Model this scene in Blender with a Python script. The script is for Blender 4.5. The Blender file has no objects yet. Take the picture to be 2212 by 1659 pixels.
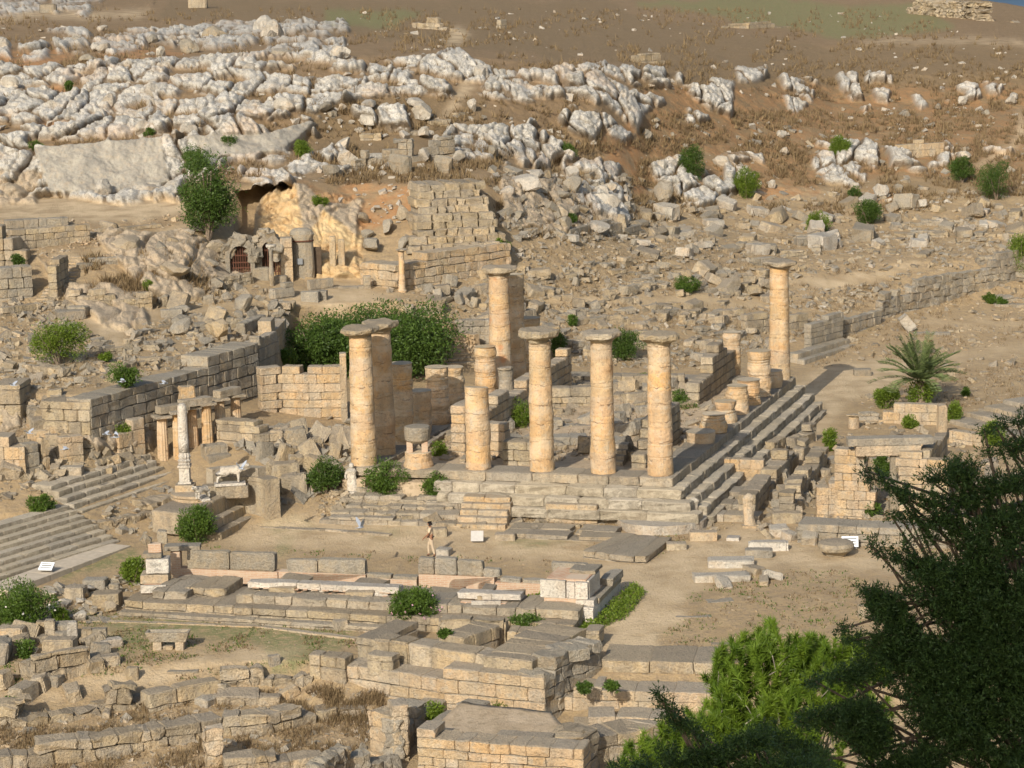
import bpy, math, random
import numpy as np
from mathutils import Vector, Matrix
random.seed(7); RNG = np.random.default_rng(11)
S = bpy.context.scene; COL = S.collection
# ---------------------------------------------------------------- camera, light
FV, PITCH, ROLL, CAMH = 5500.0, math.radians(10), math.radians(1.25), 27.26   # focal length in px of a 2212 px wide picture
cam_d = bpy.data.cameras.new('camera'); cam = bpy.data.objects.new('camera', cam_d); COL.objects.link(cam); S.camera = cam
cam_d.sensor_width = 36; cam_d.lens = FV/2212*36; cam_d.clip_start = .5; cam_d.clip_end = 120000
cam.location = (0, 0, CAMH)
cam.rotation_euler = (Matrix.Rotation(math.pi/2-PITCH, 3, 'X') @ Matrix.Rotation(-ROLL, 3, 'Z')).to_euler()
SUN_AZ, SUN_EL = math.radians(201.5), math.radians(31)     # compass style: from +Y towards +X
W = bpy.data.worlds.new('World'); S.world = W; W.use_nodes = True
nt = W.node_tree; nt.nodes.clear()
sky = nt.nodes.new('ShaderNodeTexSky'); sky.sky_type = 'NISHITA'; sky.sun_disc = False
sky.sun_elevation = SUN_EL; sky.sun_rotation = SUN_AZ; sky.air_density = 1.2; sky.dust_density = 2.5
bg = nt.nodes.new('ShaderNodeBackground'); bg.inputs[1].default_value = .11
wo = nt.nodes.new('ShaderNodeOutputWorld'); nt.links.new(sky.outputs[0], bg.inputs[0]); nt.links.new(bg.outputs[0], wo.inputs[0])
sd = bpy.data.lights.new('sun', 'SUN'); sun = bpy.data.objects.new('sun', sd); COL.objects.link(sun)
sd.energy = 4.1; sd.angle = math.radians(.6); sd.color = (1, .925, .80)
tosun = Vector((math.sin(SUN_AZ)*math.cos(SUN_EL), math.cos(SUN_AZ)*math.cos(SUN_EL), math.sin(SUN_EL)))
sun.rotation_euler = tosun.to_track_quat('Z', 'Y').to_euler(); sun.location = tosun*200
S.view_settings.view_transform = 'Standard'; S.view_settings.look = 'None'; S.view_settings.exposure = .30
S.render.engine = 'CYCLES'; S.cycles.max_bounces = 5; S.cycles.diffuse_bounces = 3; S.cycles.transparent_max_bounces = 6

# ---------------------------------------------------------------- pixel <-> ground
CP, SP, CR, SR = math.cos(PITCH), math.sin(PITCH), math.cos(ROLL), math.sin(ROLL)
def ray(u, v):
    x = np.asarray(u, float)-1106; y = np.asarray(v, float)-829.5
    X = x*CR-y*SR; Y = x*SR+y*CR
    return X, FV*CP-Y*SP, -FV*SP-Y*CP            # world direction
def atY(u, v, Y):
    a, b, c = ray(u, v); t = Y/b
    return np.array([a*t, b*t, CAMH+c*t])
def atZ(u, v, z):
    a, b, c = ray(u, v); t = (z-CAMH)/c
    return np.array([a*t, b*t, CAMH+c*t])
def ppm(P): return FV/(P[1]*CP-(P[2]-CAMH)*SP)       # picture px per metre at P
# ---------------------------------------------------------------- numpy noise
def _h(ix, iy, iz, s):
    n = (ix*374761393+iy*668265263+iz*2147483647*0+iz*1274126177+s*974634777) & 0x7fffffff
    n = ((n ^ (n >> 13))*1274126177) & 0x7fffffff
    n = (n ^ (n >> 16))
    return (n & 0xffff)/65535.0
def vnoise(P, s=0):
    P = np.asarray(P, float); i = np.floor(P).astype(np.int64); f = P-i; f = f*f*(3-2*f)
    x, y, z = i[..., 0], i[..., 1], i[..., 2]; fx, fy, fz = f[..., 0], f[..., 1], f[..., 2]
    r = 0
    for dx in (0, 1):
        for dy in (0, 1):
            for dz in (0, 1):
                w = (fx if dx else 1-fx)*(fy if dy else 1-fy)*(fz if dz else 1-fz)
                r = r+w*_h(x+dx, y+dy, z+dz, s)
    return r*2-1
def fbm(P, o=3, s=0, g=.5):
    r = 0; a = 1; P = np.asarray(P, float)
    for k in range(o): r = r+a*vnoise(P*2**k, s+k*17); a *= g
    return r
def worley(X, Y, s=0):
    ix = np.floor(X).astype(np.int64); iy = np.floor(Y).astype(np.int64)
    f1 = np.full(X.shape, 9.); f2 = np.full(X.shape, 9.); idv = np.zeros(X.shape)
    for dx in (-1, 0, 1):
        for dy in (-1, 0, 1):
            cx, cy = ix+dx, iy+dy
            px = cx+.1+.8*_h(cx, cy, 0*cx, s); py = cy+.1+.8*_h(cx, cy, 0*cx+1, s+5)
            d = np.hypot(X-px, Y-py); h = _h(cx, cy, 0*cx+2, s+9)
            m = d < f1
            f2 = np.where(m, f1, np.minimum(f2, d)); idv = np.where(m, h, idv); f1 = np.where(m, d, f1)
    return f1, f2, idv
# ---------------------------------------------------------------- materials
MATS = {}
def new_mat(name):
    m = bpy.data.materials.new(name); m.use_nodes = True; n = m.node_tree; n.nodes.clear()
    b = n.nodes.new('ShaderNodeBsdfPrincipled'); o = n.nodes.new('ShaderNodeOutputMaterial'); n.links.new(b.outputs[0], o.inputs[0])
    b.inputs['Roughness'].default_value = .92; b.inputs['Specular IOR Level'].default_value = .15
    return m, n, b
def NN(n, t, **k):
    x = n.nodes.new(t)
    for a, v in k.items(): setattr(x, a, v)
    return x
def lk(n, a, b): n.links.new(a, b)
def noise(n, vec, scale, det=4, rough=.6, dist=0):
    x = NN(n, 'ShaderNodeTexNoise'); x.inputs['Scale'].default_value = scale; x.inputs['Detail'].default_value = det
    x.inputs['Roughness'].default_value = rough; x.inputs['Distortion'].default_value = dist; lk(n, vec, x.inputs['Vector']); return x.outputs[0]
def ramp(n, fac, stops):
    x = NN(n, 'ShaderNodeValToRGB'); e = x.color_ramp.elements
    while len(e) < len(stops): e.new(.5)
    for q, (p, c) in zip(e, stops):
        q.position = p; q.color = (c, c, c, 1) if isinstance(c, (int, float)) else (*c, 1)
    lk(n, fac, x.inputs[0]); return x.outputs[0]
def mixc(n, f, a, b, mode='MIX'):
    x = NN(n, 'ShaderNodeMix', data_type='RGBA', blend_type=mode)
    for s, i in ((f, 0), (a, 6), (b, 7)):
        if hasattr(s, 'links'): lk(n, s, x.inputs[i])
        else: x.inputs[i].default_value = s if not isinstance(s, tuple) else (*s, 1)
    return x.outputs[2]
def mth(n, op, a, b=0., c=None):
    x = NN(n, 'ShaderNodeMath', operation=op)
    for i, s in enumerate((a, b, c)):
        if s is None: continue
        if hasattr(s, 'links'): lk(n, s, x.inputs[i])
        else: x.inputs[i].default_value = s
    return x.outputs[0]
def bump(n, b, h, strength=.5, dist=.05):
    x = NN(n, 'ShaderNodeBump'); x.inputs['Strength'].default_value = strength; x.inputs['Distance'].default_value = dist
    lk(n, h, x.inputs['Height']); lk(n, x.outputs[0], b.inputs['Normal'])
def stone_mat(name, base, warm, grey, greyness=.5, spots=.4, scale=1., brk=None, rnd_amt=.3, pale=(.58, .52, .41), drums=False, stain=.55):
    """weathered limestone: base / warm patches / grey patina on upward faces / pale lichen spots"""
    m, n, b = new_mat(name)
    g = NN(n, 'ShaderNodeNewGeometry'); pos = g.outputs['Position']
    at = NN(n, 'ShaderNodeAttribute', attribute_name='rnd'); oi = NN(n, 'ShaderNodeObjectInfo')
    rnd = mth(n, 'FRACT', mth(n, 'ADD', at.outputs['Fac'], oi.outputs['Random']))
    n1 = noise(n, pos, .55*scale, 4, .6); n2 = noise(n, pos, 2.6*scale, 5, .65); n3 = noise(n, pos, 9*scale, 3, .7); n4 = noise(n, pos, 28*scale, 2, .6)
    c = mixc(n, ramp(n, n1, [(.38, 0), (.62, 1)]), base, warm)
    c = mixc(n, mth(n, 'MULTIPLY', ramp(n, n2, [(.5, 0), (.72, 1)]), .55), c, pale)
    sx = NN(n, 'ShaderNodeSeparateXYZ'); lk(n, g.outputs['True Normal'], sx.inputs[0])
    mps = NN(n, 'ShaderNodeMapping'); mps.inputs['Scale'].default_value = (1, 1, .28); lk(n, pos, mps.inputs[0]); n5 = noise(n, mps.outputs[0], 1.5*scale, 4, .65)
    c = mixc(n, mth(n, 'MULTIPLY', ramp(n, n5, [(.44, 0), (.60, 1)]), stain), c, tuple(x*.72 for x in grey))
    up = mth(n, 'MULTIPLY_ADD', sx.outputs[2], .42, n2)
    gm = ramp(n, mth(n, 'ADD', up, (greyness-.5)*.6), [(.5, 0), (.78, 1)])
    c = mixc(n, mth(n, 'MULTIPLY', gm, .85), c, grey)
    dk = ramp(n, n3, [(.3, 1), (.48, 0)]); c = mixc(n, mth(n, 'MULTIPLY', dk, .5), c, tuple(x*.42 for x in grey))
    sp = ramp(n, n4, [(.62, 0), (.68, 1)]); c = mixc(n, mth(n, 'MULTIPLY', sp, spots), c, pale)
    hv = mth(n, 'MULTIPLY_ADD', rnd, rnd_amt, 1-rnd_amt*.5)
    hs = NN(n, 'ShaderNodeHueSaturation'); lk(n, hv, hs.inputs['Value']); lk(n, c, hs.inputs['Color'])
    lk(n, mth(n, 'MULTIPLY_ADD', mth(n, 'FRACT', mth(n, 'MULTIPLY', rnd, 7.3)), .2, .85), hs.inputs['Saturation'])
    c = hs.outputs[0]
    if drums:
        x = NN(n, 'ShaderNodeTexNoise'); mp = NN(n, 'ShaderNodeMapping'); mp.inputs['Scale'].default_value = (.45, .45, 1.0)
        lk(n, pos, mp.inputs[0]); lk(n, mp.outputs[0], x.inputs['Vector']); x.inputs['Scale'].default_value = 1.2; x.inputs['Detail'].default_value = 4
        c = mixc(n, mth(n, 'MULTIPLY', ramp(n, x.outputs[0], [(.54, 0), (.66, 1)]), .5), c, (.60, .49, .35))
        c = mixc(n, mth(n, 'MULTIPLY', ramp(n, x.outputs[0], [(.3, 1), (.44, 0)]), .45), c, (.42, .24, .11))
        sz = NN(n, 'ShaderNodeSeparateXYZ'); lk(n, pos, sz.inputs[0]); wz = mth(n, 'ADD', mth(n, 'MULTIPLY_ADD', n1, .9, sz.outputs[2]), mth(n, 'MULTIPLY_ADD', n2, .28, mth(n, 'MULTIPLY', oi.outputs['Random'], 5.0)))
        fr = mth(n, 'ABSOLUTE', mth(n, 'SUBTRACT', mth(n, 'FRACT', mth(n, 'MULTIPLY', wz, 1.05)), .5)); crk = mth(n, 'MULTIPLY', ramp(n, fr, [(.012, 1), (.035, 0)]), ramp(n, n2, [(.44, .1), (.60, 1)]))
        c = mixc(n, mth(n, 'MULTIPLY', crk, .7), c, (.15, .095, .055)); n4 = mth(n, 'SUBTRACT', n4, mth(n, 'MULTIPLY', crk, 2.0))
        if drums == 2: c = mixc(n, ramp(n, noise(n, pos, .8, 2, .4), [(.60, 0), (.67, .65)]), c, (.46, .20, .08))
    lk(n, c, b.inputs['Base Color'])
    hgt = mth(n, 'ADD', mth(n, 'MULTIPLY', n2, .5), mth(n, 'ADD', n3, mth(n, 'MULTIPLY', n4, .4)))
    bump(n, b, hgt, 1.0 if not drums else .5, .12)
    MATS[name] = m; return m
M_STONE = stone_mat('ashlar_limestone', (.43, .35, .23), (.47, .355, .215), (.27, .225, .165), .5, .35)
M_STONEG = stone_mat('grey_limestone', (.37, .315, .23), (.42, .325, .21), (.27, .24, .19), .66, .6, pale=(.55, .52, .45))
M_WARM = stone_mat('warm_sandstone', (.52, .405, .26), (.55, .375, .205), (.33, .28, .21), .42, .25, rnd_amt=.14, stain=.42)
M_COL = stone_mat('column_sandstone', (.52, .37, .21), (.54, .34, .165), (.35, .30, .215), .38, .18, rnd_amt=.16, drums=True, stain=.35)
M_COLS = stone_mat('stained_sandstone', (.52, .37, .21), (.54, .34, .165), (.35, .30, .215), .36, .15, rnd_amt=.16, drums=2, stain=.3)
M_KARST = stone_mat('white_karst', (.50, .455, .38), (.47, .37, .26), (.34, .31, .26), .40, .5, scale=.8, pale=(.66, .63, .56), rnd_amt=.2)
M_MARBLE = stone_mat('white_marble', (.66, .61, .52), (.58, .50, .40), (.33, .30, .26), .34, .25, pale=(.76, .73, .66), rnd_amt=.12, stain=.2)
M_STAIR = stone_mat('lichen_risers', (.27, .235, .175), (.30, .25, .18), (.46, .395, .295), .72, .35, stain=.15)  # vertical faces dark, upward faces paler
M_STEP = stone_mat('lichen_steps', (.38, .32, .235), (.42, .33, .22), (.29, .25, .19), .5, .5)
def plain_mat(name, col, rough=.85, var=.25, sc=6, bmp=.3, metal=0):
    m, n, b = new_mat(name); g = NN(n, 'ShaderNodeNewGeometry')
    x = noise(n, g.outputs['Position'], sc, 4, .6)
    c = mixc(n, ramp(n, x, [(.3, 0), (.7, 1)]), tuple(k*(1-var) for k in col), tuple(min(1, k*(1+var)) for k in col))
    lk(n, c, b.inputs['Base Color']); b.inputs['Roughness'].default_value = rough; b.inputs['Metallic'].default_value = metal
    if bmp: bump(n, b, x, bmp, .03)
    return m
def brick_mat():
    m, n, b = new_mat('roman_brick'); g = NN(n, 'ShaderNodeNewGeometry')
    sx = NN(n, 'ShaderNodeSeparateXYZ'); lk(n, g.outputs['Position'], sx.inputs[0])
    cb = NN(n, 'ShaderNodeCombineXYZ'); lk(n, mth(n, 'ADD', sx.outputs[0], mth(n, 'MULTIPLY', sx.outputs[1], .6)), cb.inputs[0]); lk(n, sx.outputs[2], cb.inputs[1])
    t = NN(n, 'ShaderNodeTexBrick'); lk(n, cb.outputs[0], t.inputs['Vector'])
    for k, v in (('Color1', (.38, .23, .15, 1)), ('Color2', (.44, .29, .19, 1)), ('Mortar', (.45, .36, .27, 1)), ('Scale', 1), ('Mortar Size', .016), ('Brick Width', .3), ('Row Height', .085)): t.inputs[k].default_value = v
    x = noise(n, g.outputs['Position'], 3, 4, .6)
    c = mixc(n, ramp(n, x, [(.45, 0), (.65, .8)]), t.outputs[0], (.46, .36, .26)); lk(n, c, b.inputs['Base Color']); bump(n, b, t.outputs[1], -.4, .02)
    return m
M_BRICK = brick_mat()
def leaf_mat(name, c1, c2, trans=.25, rough=.5):
    m, n, b = new_mat(name); at = NN(n, 'ShaderNodeAttribute', attribute_name='rnd')
    c = mixc(n, at.outputs['Fac'], c1, c2); lk(n, c, b.inputs['Base Color']); b.inputs['Roughness'].default_value = rough
    b.inputs['Specular IOR Level'].default_value = .3
    tr = NN(n, 'ShaderNodeBsdfTranslucent'); lk(n, c, tr.inputs[0]); mx = NN(n, 'ShaderNodeMixShader'); mx.inputs[0].default_value = trans
    o = [q for q in n.nodes if q.type == 'OUTPUT_MATERIAL'][0]
    lk(n, b.outputs[0], mx.inputs[1]); lk(n, tr.outputs[0], mx.inputs[2]); lk(n, mx.outputs[0], o.inputs[0]); return m
M_LEAF = leaf_mat('bush_leaves', (.040, .078, .012), (.125, .20, .028), .3)
M_LEAFD = leaf_mat('dark_leaves', (.034, .066, .012), (.10, .165, .026), .28)
M_LEAFB = leaf_mat('bright_leaves', (.07, .12, .012), (.19, .26, .03), .3)
M_PINE = leaf_mat('pine_needles', (.055, .115, .012), (.20, .29, .03), .32)
M_CYP = leaf_mat('cypress_leaves', (.022, .048, .016), (.075, .135, .032), .18)
M_PALM = leaf_mat('palm_leaves', (.10, .14, .05), (.20, .25, .09), .3)
M_DRY = leaf_mat('dry_stalks', (.13, .085, .045), (.26, .19, .10), .2, .9)
M_BARK = plain_mat('bark', (.20, .155, .115), .95, .35, 9, .6)
# ---------------------------------------------------------------- mesh + object helpers
def mesh_np(name, V, F, mat, smooth=False, rnd=None):
    """V (n,3); F list of (m,k) arrays"""
    me = bpy.data.meshes.new(name); V = np.ascontiguousarray(V, dtype=np.float32)
    me.vertices.add(len(V)); me.vertices.foreach_set('co', V.ravel())
    F = [np.asarray(f) for f in (F if isinstance(F, (list, tuple)) else [F]) if len(f)]
    loops = np.concatenate([f.ravel() for f in F]).astype(np.int32); cnt = np.concatenate([np.full(len(f), f.shape[1]) for f in F])
    me.loops.add(len(loops)); me.loops.foreach_set('vertex_index', loops)
    me.polygons.add(len(cnt)); st = np.concatenate([[0], np.cumsum(cnt)[:-1]]).astype(np.int32)
    me.polygons.foreach_set('loop_start', st); me.polygons.foreach_set('loop_total', cnt.astype(np.int32))
    me.update(calc_edges=True); me.validate()
    me.polygons.foreach_set('use_smooth', np.full(len(me.polygons), bool(smooth)))
    if rnd is not None and len(rnd) == len(me.vertices):
        a = me.attributes.new('rnd', 'FLOAT', 'POINT'); a.data.foreach_set('value', np.asarray(rnd, dtype=np.float32))
    if mat: me.materials.append(mat)
    return me
def put(name, me, loc=(0, 0, 0), parent=None, rot=None, scale=None):
    o = bpy.data.objects.new(name, me); COL.objects.link(o)
    if parent: o.parent = parent
    o.location = loc
    if rot is not None: o.rotation_euler = rot
    if scale is not None: o.scale = scale
    return o
def tag(o, label=None, cat=None, group=None, kind=None):
    if label and not kind: kind = 'thing'
    if label: o['label'] = label
    if cat: o['category'] = cat
    if group: o['group'] = group
    if kind: o['kind'] = kind
    return o
def thing(name, loc, label, cat, group=None, rz=0):
    o = bpy.data.objects.new(name, None); COL.objects.link(o); o.location = loc; o.rotation_euler = (0, 0, rz); o.empty_display_size = .3
    return tag(o, label, cat, group)
# rounded block template: 4x4x4 lattice surface
def _lattice(t):
    n = len(t); idx = {}; V = []; F = []
    def vid(i, j, k):
        if (i, j, k) not in idx: idx[(i, j, k)] = len(V); V.append((t[i], t[j], t[k]))
        return idx[(i, j, k)]
    for ax in range(3):
        for side in (0, n-1):
            for a in range(n-1):
                for b in range(n-1):
                    q = []
                    for da, db in ((0, 0), (1, 0), (1, 1), (0, 1)):
                        c = [0, 0, 0]; c[ax] = side; c[(ax+1) % 3] = a+da; c[(ax+2) % 3] = b+db; q.append(vid(*c))
                    F.append(q if side else q[::-1])
    V = np.array(V); k = (np.abs(V) > .99).sum(1)
    return V, np.array(F), k
TB4 = _lattice([-1, -.86, 0, .86, 1]); TB6 = _lattice([-1, -.85, -.3, .3, .85, 1]); TB3 = _lattice([-1, 0, 1]); TB2 = _lattice([-1, 1])
class Blocks:
    def __init__(s): s.b = []
    def add(s, c, half, ax=None, noise=.03, rnd_=None, rough=.08):
        """c centre, half sizes, ax: 3x3 columns = local axes"""
        s.b.append((np.asarray(c, float), np.asarray(half, float), np.eye(3) if ax is None else np.asarray(ax), noise, RNG.random() if rnd_ is None else rnd_, rough)); return s
    def arrays(s, tpl=TB4):
        V0, F0, k = tpl; n = len(s.b)
        C = np.array([b[0] for b in s.b]); Hf = np.array([b[1] for b in s.b]); A = np.array([b[2] for b in s.b])
        nz = np.array([b[3] for b in s.b]); r = np.array([b[4] for b in s.b]); rg = np.array([b[5] for b in s.b])
        L = V0[None]*Hf[:, None, :]
        mn = Hf.min(1)
        cut = np.where(k == 2, .35, np.where(k == 3, .75, 0))[None, :]*rg[:, None]*mn[:, None]*.8
        L = L-np.sign(V0)[None]*(np.abs(V0) > .99)[None]*(cut*(k[None] > 1))[..., None]
        Pw = np.einsum('nij,nvj->nvi', A, L)+C[:, None]
        off = np.stack([vnoise(Pw*2.3+31*q, 3+q) for q in range(3)], -1)*.7+np.stack([vnoise(Pw*6.1+7*q, 9+q) for q in range(3)], -1)*.7
        Pw = Pw+off*nz[:, None, None]
        V = Pw.reshape(-1, 3); F = (F0[None]+(np.arange(n)*len(V0))[:, None, None]).reshape(-1, 4)
        return V, F, np.repeat(r, len(V0))
    def mesh(s, name, mat, loc, tpl=TB4):
        V, F, r = s.arrays(tpl); return mesh_np(name, V-np.asarray(loc)[None], F, mat, False, r)
    def build(s, name, mat, parent=None, loc=None, tpl=TB4, base=None):
        """top-level: origin at own base; child: coordinates relative to parent's location (world coords given)"""
        V, F, r = s.arrays(tpl)
        if parent is not None: base = np.array(parent.location)
        elif base is None: base = np.array([V[:, 0].mean(), V[:, 1].mean(), V[:, 2].min()])
        o = put(name, mesh_np(name, V-base[None], F, mat, False, r), (0, 0, 0) if parent is not None else base, parent)
        return o
def axes(d):
    """local x along horizontal direction d, z up"""
    d = np.array([d[0], d[1], 0.]); d /= np.linalg.norm(d); return np.array([[d[0], -d[1], 0], [d[1], d[0], 0], [0, 0, 1]])
def rotm(rx, ry, rz): return np.array(Matrix.Rotation(rz, 3, 'Z') @ Matrix.Rotation(ry, 3, 'Y') @ Matrix.Rotation(rx, 3, 'X'))
# ---------------------------------------------------------------- terrain: feature lines (u, v, 'Y' distance or 'z' height)
def Ln(kind, *p): return [(u, v, kind, q) for u, v, q in p]
LINES = [
 Ln('Y', (-500, -60, 520), (1300, -60, 520), (1700, -40, 500), (1900, -22, 430), (1990, -14, 400), (2100, -4, 390), (2212, 14, 385), (2700, 40, 380)),
 Ln('Y', (-500, 40, 290), (0, 38, 290), (700, 20, 320), (1050, 40, 300), (1400, 60, 300), (1800, 95, 285), (2212, 92, 285), (2700, 100, 280)),
 Ln('Y', (-500, 100, 235), (0, 105, 235), (350, 110, 232), (700, 95, 235), (1000, 105, 235), (1290, 130, 238), (1450, 140, 245), (1800, 165, 262), (2212, 150, 265), (2700, 155, 260)),
 Ln('Y', (-500, 150, 217), (0, 155, 217), (350, 140, 216), (700, 122, 218), (1000, 122, 222), (1290, 145, 226), (1450, 165, 236), (1800, 220, 254), (2212, 230, 255), (2700, 235, 250)),
 Ln('Y', (-500, 305, 190), (0, 305, 190), (90, 312, 189), (370, 300, 190), (480, 270, 193), (690, 235, 199), (735, 215, 202), (900, 205, 206), (1060, 215, 208), (1290, 225, 214), (1400, 280, 222), (1600, 300, 232), (1800, 310, 238), (2212, 320, 238), (2700, 320, 235)),
 Ln('Y', (-500, 440, 183), (0, 440, 183), (110, 427, 184.5), (372, 405, 187), (450, 352, 189), (600, 338, 191), (690, 300, 196), (760, 300, 197), (900, 290, 198), (1050, 300, 200), (1220, 365, 203), (1320, 330, 210), (1400, 400, 213), (1600, 430, 218), (1800, 420, 222), (2212, 430, 220), (2700, 430, 215)),
 Ln('Y', (-500, 480, 172), (0, 478, 172), (200, 480, 172), (400, 470, 173), (500, 400, 180), (640, 395, 180), (760, 400, 183), (900, 400, 181), (1050, 390, 183), (1220, 410, 192), (1400, 470, 203), (1600, 500, 207), (1800, 500, 210), (2212, 500, 208), (2700, 500, 205)),
 Ln('Y', (-500, 560, 163), (0, 560, 163), (200, 560, 162), (400, 560, 164), (500, 590, 168), (680, 600, 169), (780, 610, 169), (900, 615, 169), (1100, 580, 174), (1220, 540, 180), (1400, 560, 186), (1600, 570, 190), (1800, 570, 194), (2212, 560, 196), (2700, 560, 192)),
 Ln('z', (-500, 670, 5.2), (0, 670, 5.2), (200, 670, 5), (400, 660, 4.6), (640, 660, 4.2), (870, 650, 4), (1000, 660, 3.2), (1150, 680, 2), (1400, 680, 1.2), (1700, 660, .3), (1950, 670, -.6), (2212, 650, -.8), (2700, 650, -.8)),
 Ln('z', (-500, 850, 3.5), (0, 845, 3.5), (190, 855, 3.45), (420, 800, 3.45), (570, 755, 3.45), (605, 750, 3), (640, 768, .8), (760, 790, .3), (1000, 800, 0), (1180, 790, 0), (1500, 770, -.2), (1700, 770, -1.5), (1950, 760, -1.7), (2212, 740, -1.7), (2700, 740, -1.7)),
 Ln('z', (-500, 975, 1), (0, 970, 1), (190, 964, 1), (420, 902, .9), (570, 858, .9), (610, 862, .6), (760, 900, 0), (900, 920, -.8), (1400, 900, -1), (1560, 880, -1.6), (1620, 900, -2), (1750, 850, -2.1), (2000, 880, -2.2), (2212, 860, -2.1), (2700, 860, -2.1)),
 Ln('z', (-500, 1062, -.2), (0, 1062, -.2), (100, 1064, -.4), (343, 994, -.45), (400, 980, -.3), (560, 955, .2), (760, 955, -.2), (980, 985, -.9), (1400, 1000, -1.4), (1500, 1000, -1.9), (1800, 1000, -2.2), (2212, 1000, -2.2), (2700, 1000, -2.2)),
 Ln('z', (-500, 1108, -.9), (0, 1108, -.9), (90, 1114, -1.1), (190, 1114, -1.4), (270, 1088, -1.4), (390, 1045, -1.3), (560, 1000, -.4), (760, 1010, -.5), (980, 1050, -1.2), (1400, 1060, -1.8), (1500, 1060, -2.2), (1800, 1100, -2.3), (2212, 1100, -2.3), (2700, 1100, -2.3)),
 Ln('z', (-500, 1200, -2.5), (0, 1185, -2.5), (150, 1172, -2.4), (280, 1150, -2.3), (400, 1145, -2.3), (600, 1140, -2.25), (760, 1130, -2.25), (1000, 1145, -2.25), (1400, 1150, -2.3), (1800, 1180, -2.3), (2212, 1180, -2.3), (2700, 1180, -2.3)),
 Ln('z', (-500, 1300, -2.7), (0, 1290, -2.7), (600, 1290, -2.7), (1100, 1300, -2.6), (1400, 1300, -2.4), (2212, 1300, -2.4), (2700, 1300, -2.4)),
 Ln('z', (-500, 1440, -3), (0, 1430, -3), (400, 1430, -3), (650, 1425, -3.), (900, 1430, -3.), (1300, 1440, -2.9), (2212, 1450, -2.9), (2700, 1450, -2.9)),
 Ln('z', (-500, 1560, -4), (0, 1560, -4), (350, 1520, -4), (650, 1515, -4.3), (700, 1560, -4.6), (1150, 1560, -4.6), (1300, 1520, -3.8), (1500, 1520, -3.8), (2212, 1520, -3.8), (2700, 1520, -3.8)),
 Ln('z', (-500, 1700, -5), (2700, 1700, -5)),
 Ln('z', (-500, 1980, .3), (2700, 1980, .3)),
 Ln('z', (-500, 2700, 5.6), (2700, 2700, 5.6)),
 Ln('z', (-500, 6000, 14), (2700, 6000, 14)),
 Ln('z', (-500, 16000, 22), (2700, 16000, 22)),
]
def _invY(u, v, kind, q):
    if kind == 'Y': return 1/q
    a, b, c = ray(u, v); return 1/(b*(q-CAMH)/c)
_LU = [np.array([p[0] for p in L], float) for L in LINES]; _LV = [np.array([p[1] for p in L], float) for L in LINES]
_LQ = [np.array([_invY(*p) for p in L]) for L in LINES]
def ground_iy(u, v):
    """inverse forward distance of the ground seen at picture position (u, v); arrays (flattened) or scalars"""
    u = np.atleast_1d(np.asarray(u, float)); v = np.atleast_1d(np.asarray(v, float))
    VV = np.stack([np.interp(u, _LU[k], _LV[k]) for k in range(len(LINES))]); QQ = np.stack([np.interp(u, _LU[k], _LQ[k]) for k in range(len(LINES))])
    k = np.clip((v[None] >= VV).sum(0)-1, 0, len(LINES)-2); i = np.arange(len(u))
    v0, v1, q0, q1 = VV[k, i], VV[k+1, i], QQ[k, i], QQ[k+1, i]
    t = np.clip((v-v0)/(v1-v0), 0, 1); return q0+(q1-q0)*t
def G(u, v, dz=0):
    """point on the ground under picture position (u, v)"""
    q = ground_iy(u, v)[0]; P = atY(u, v, 1/q); P[2] += dz; return P
def inpoly(U, V, poly):
    r = np.zeros(U.shape, bool); n = len(poly)
    for i in range(n):
        x1, y1 = poly[i]; x2, y2 = poly[(i+1) % n]
        if y1 == y2: continue
        c = ((y1 > V) != (y2 > V)) & (U < (x2-x1)*(V-y1)/(y2-y1)+x1); r ^= c
    return r
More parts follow.
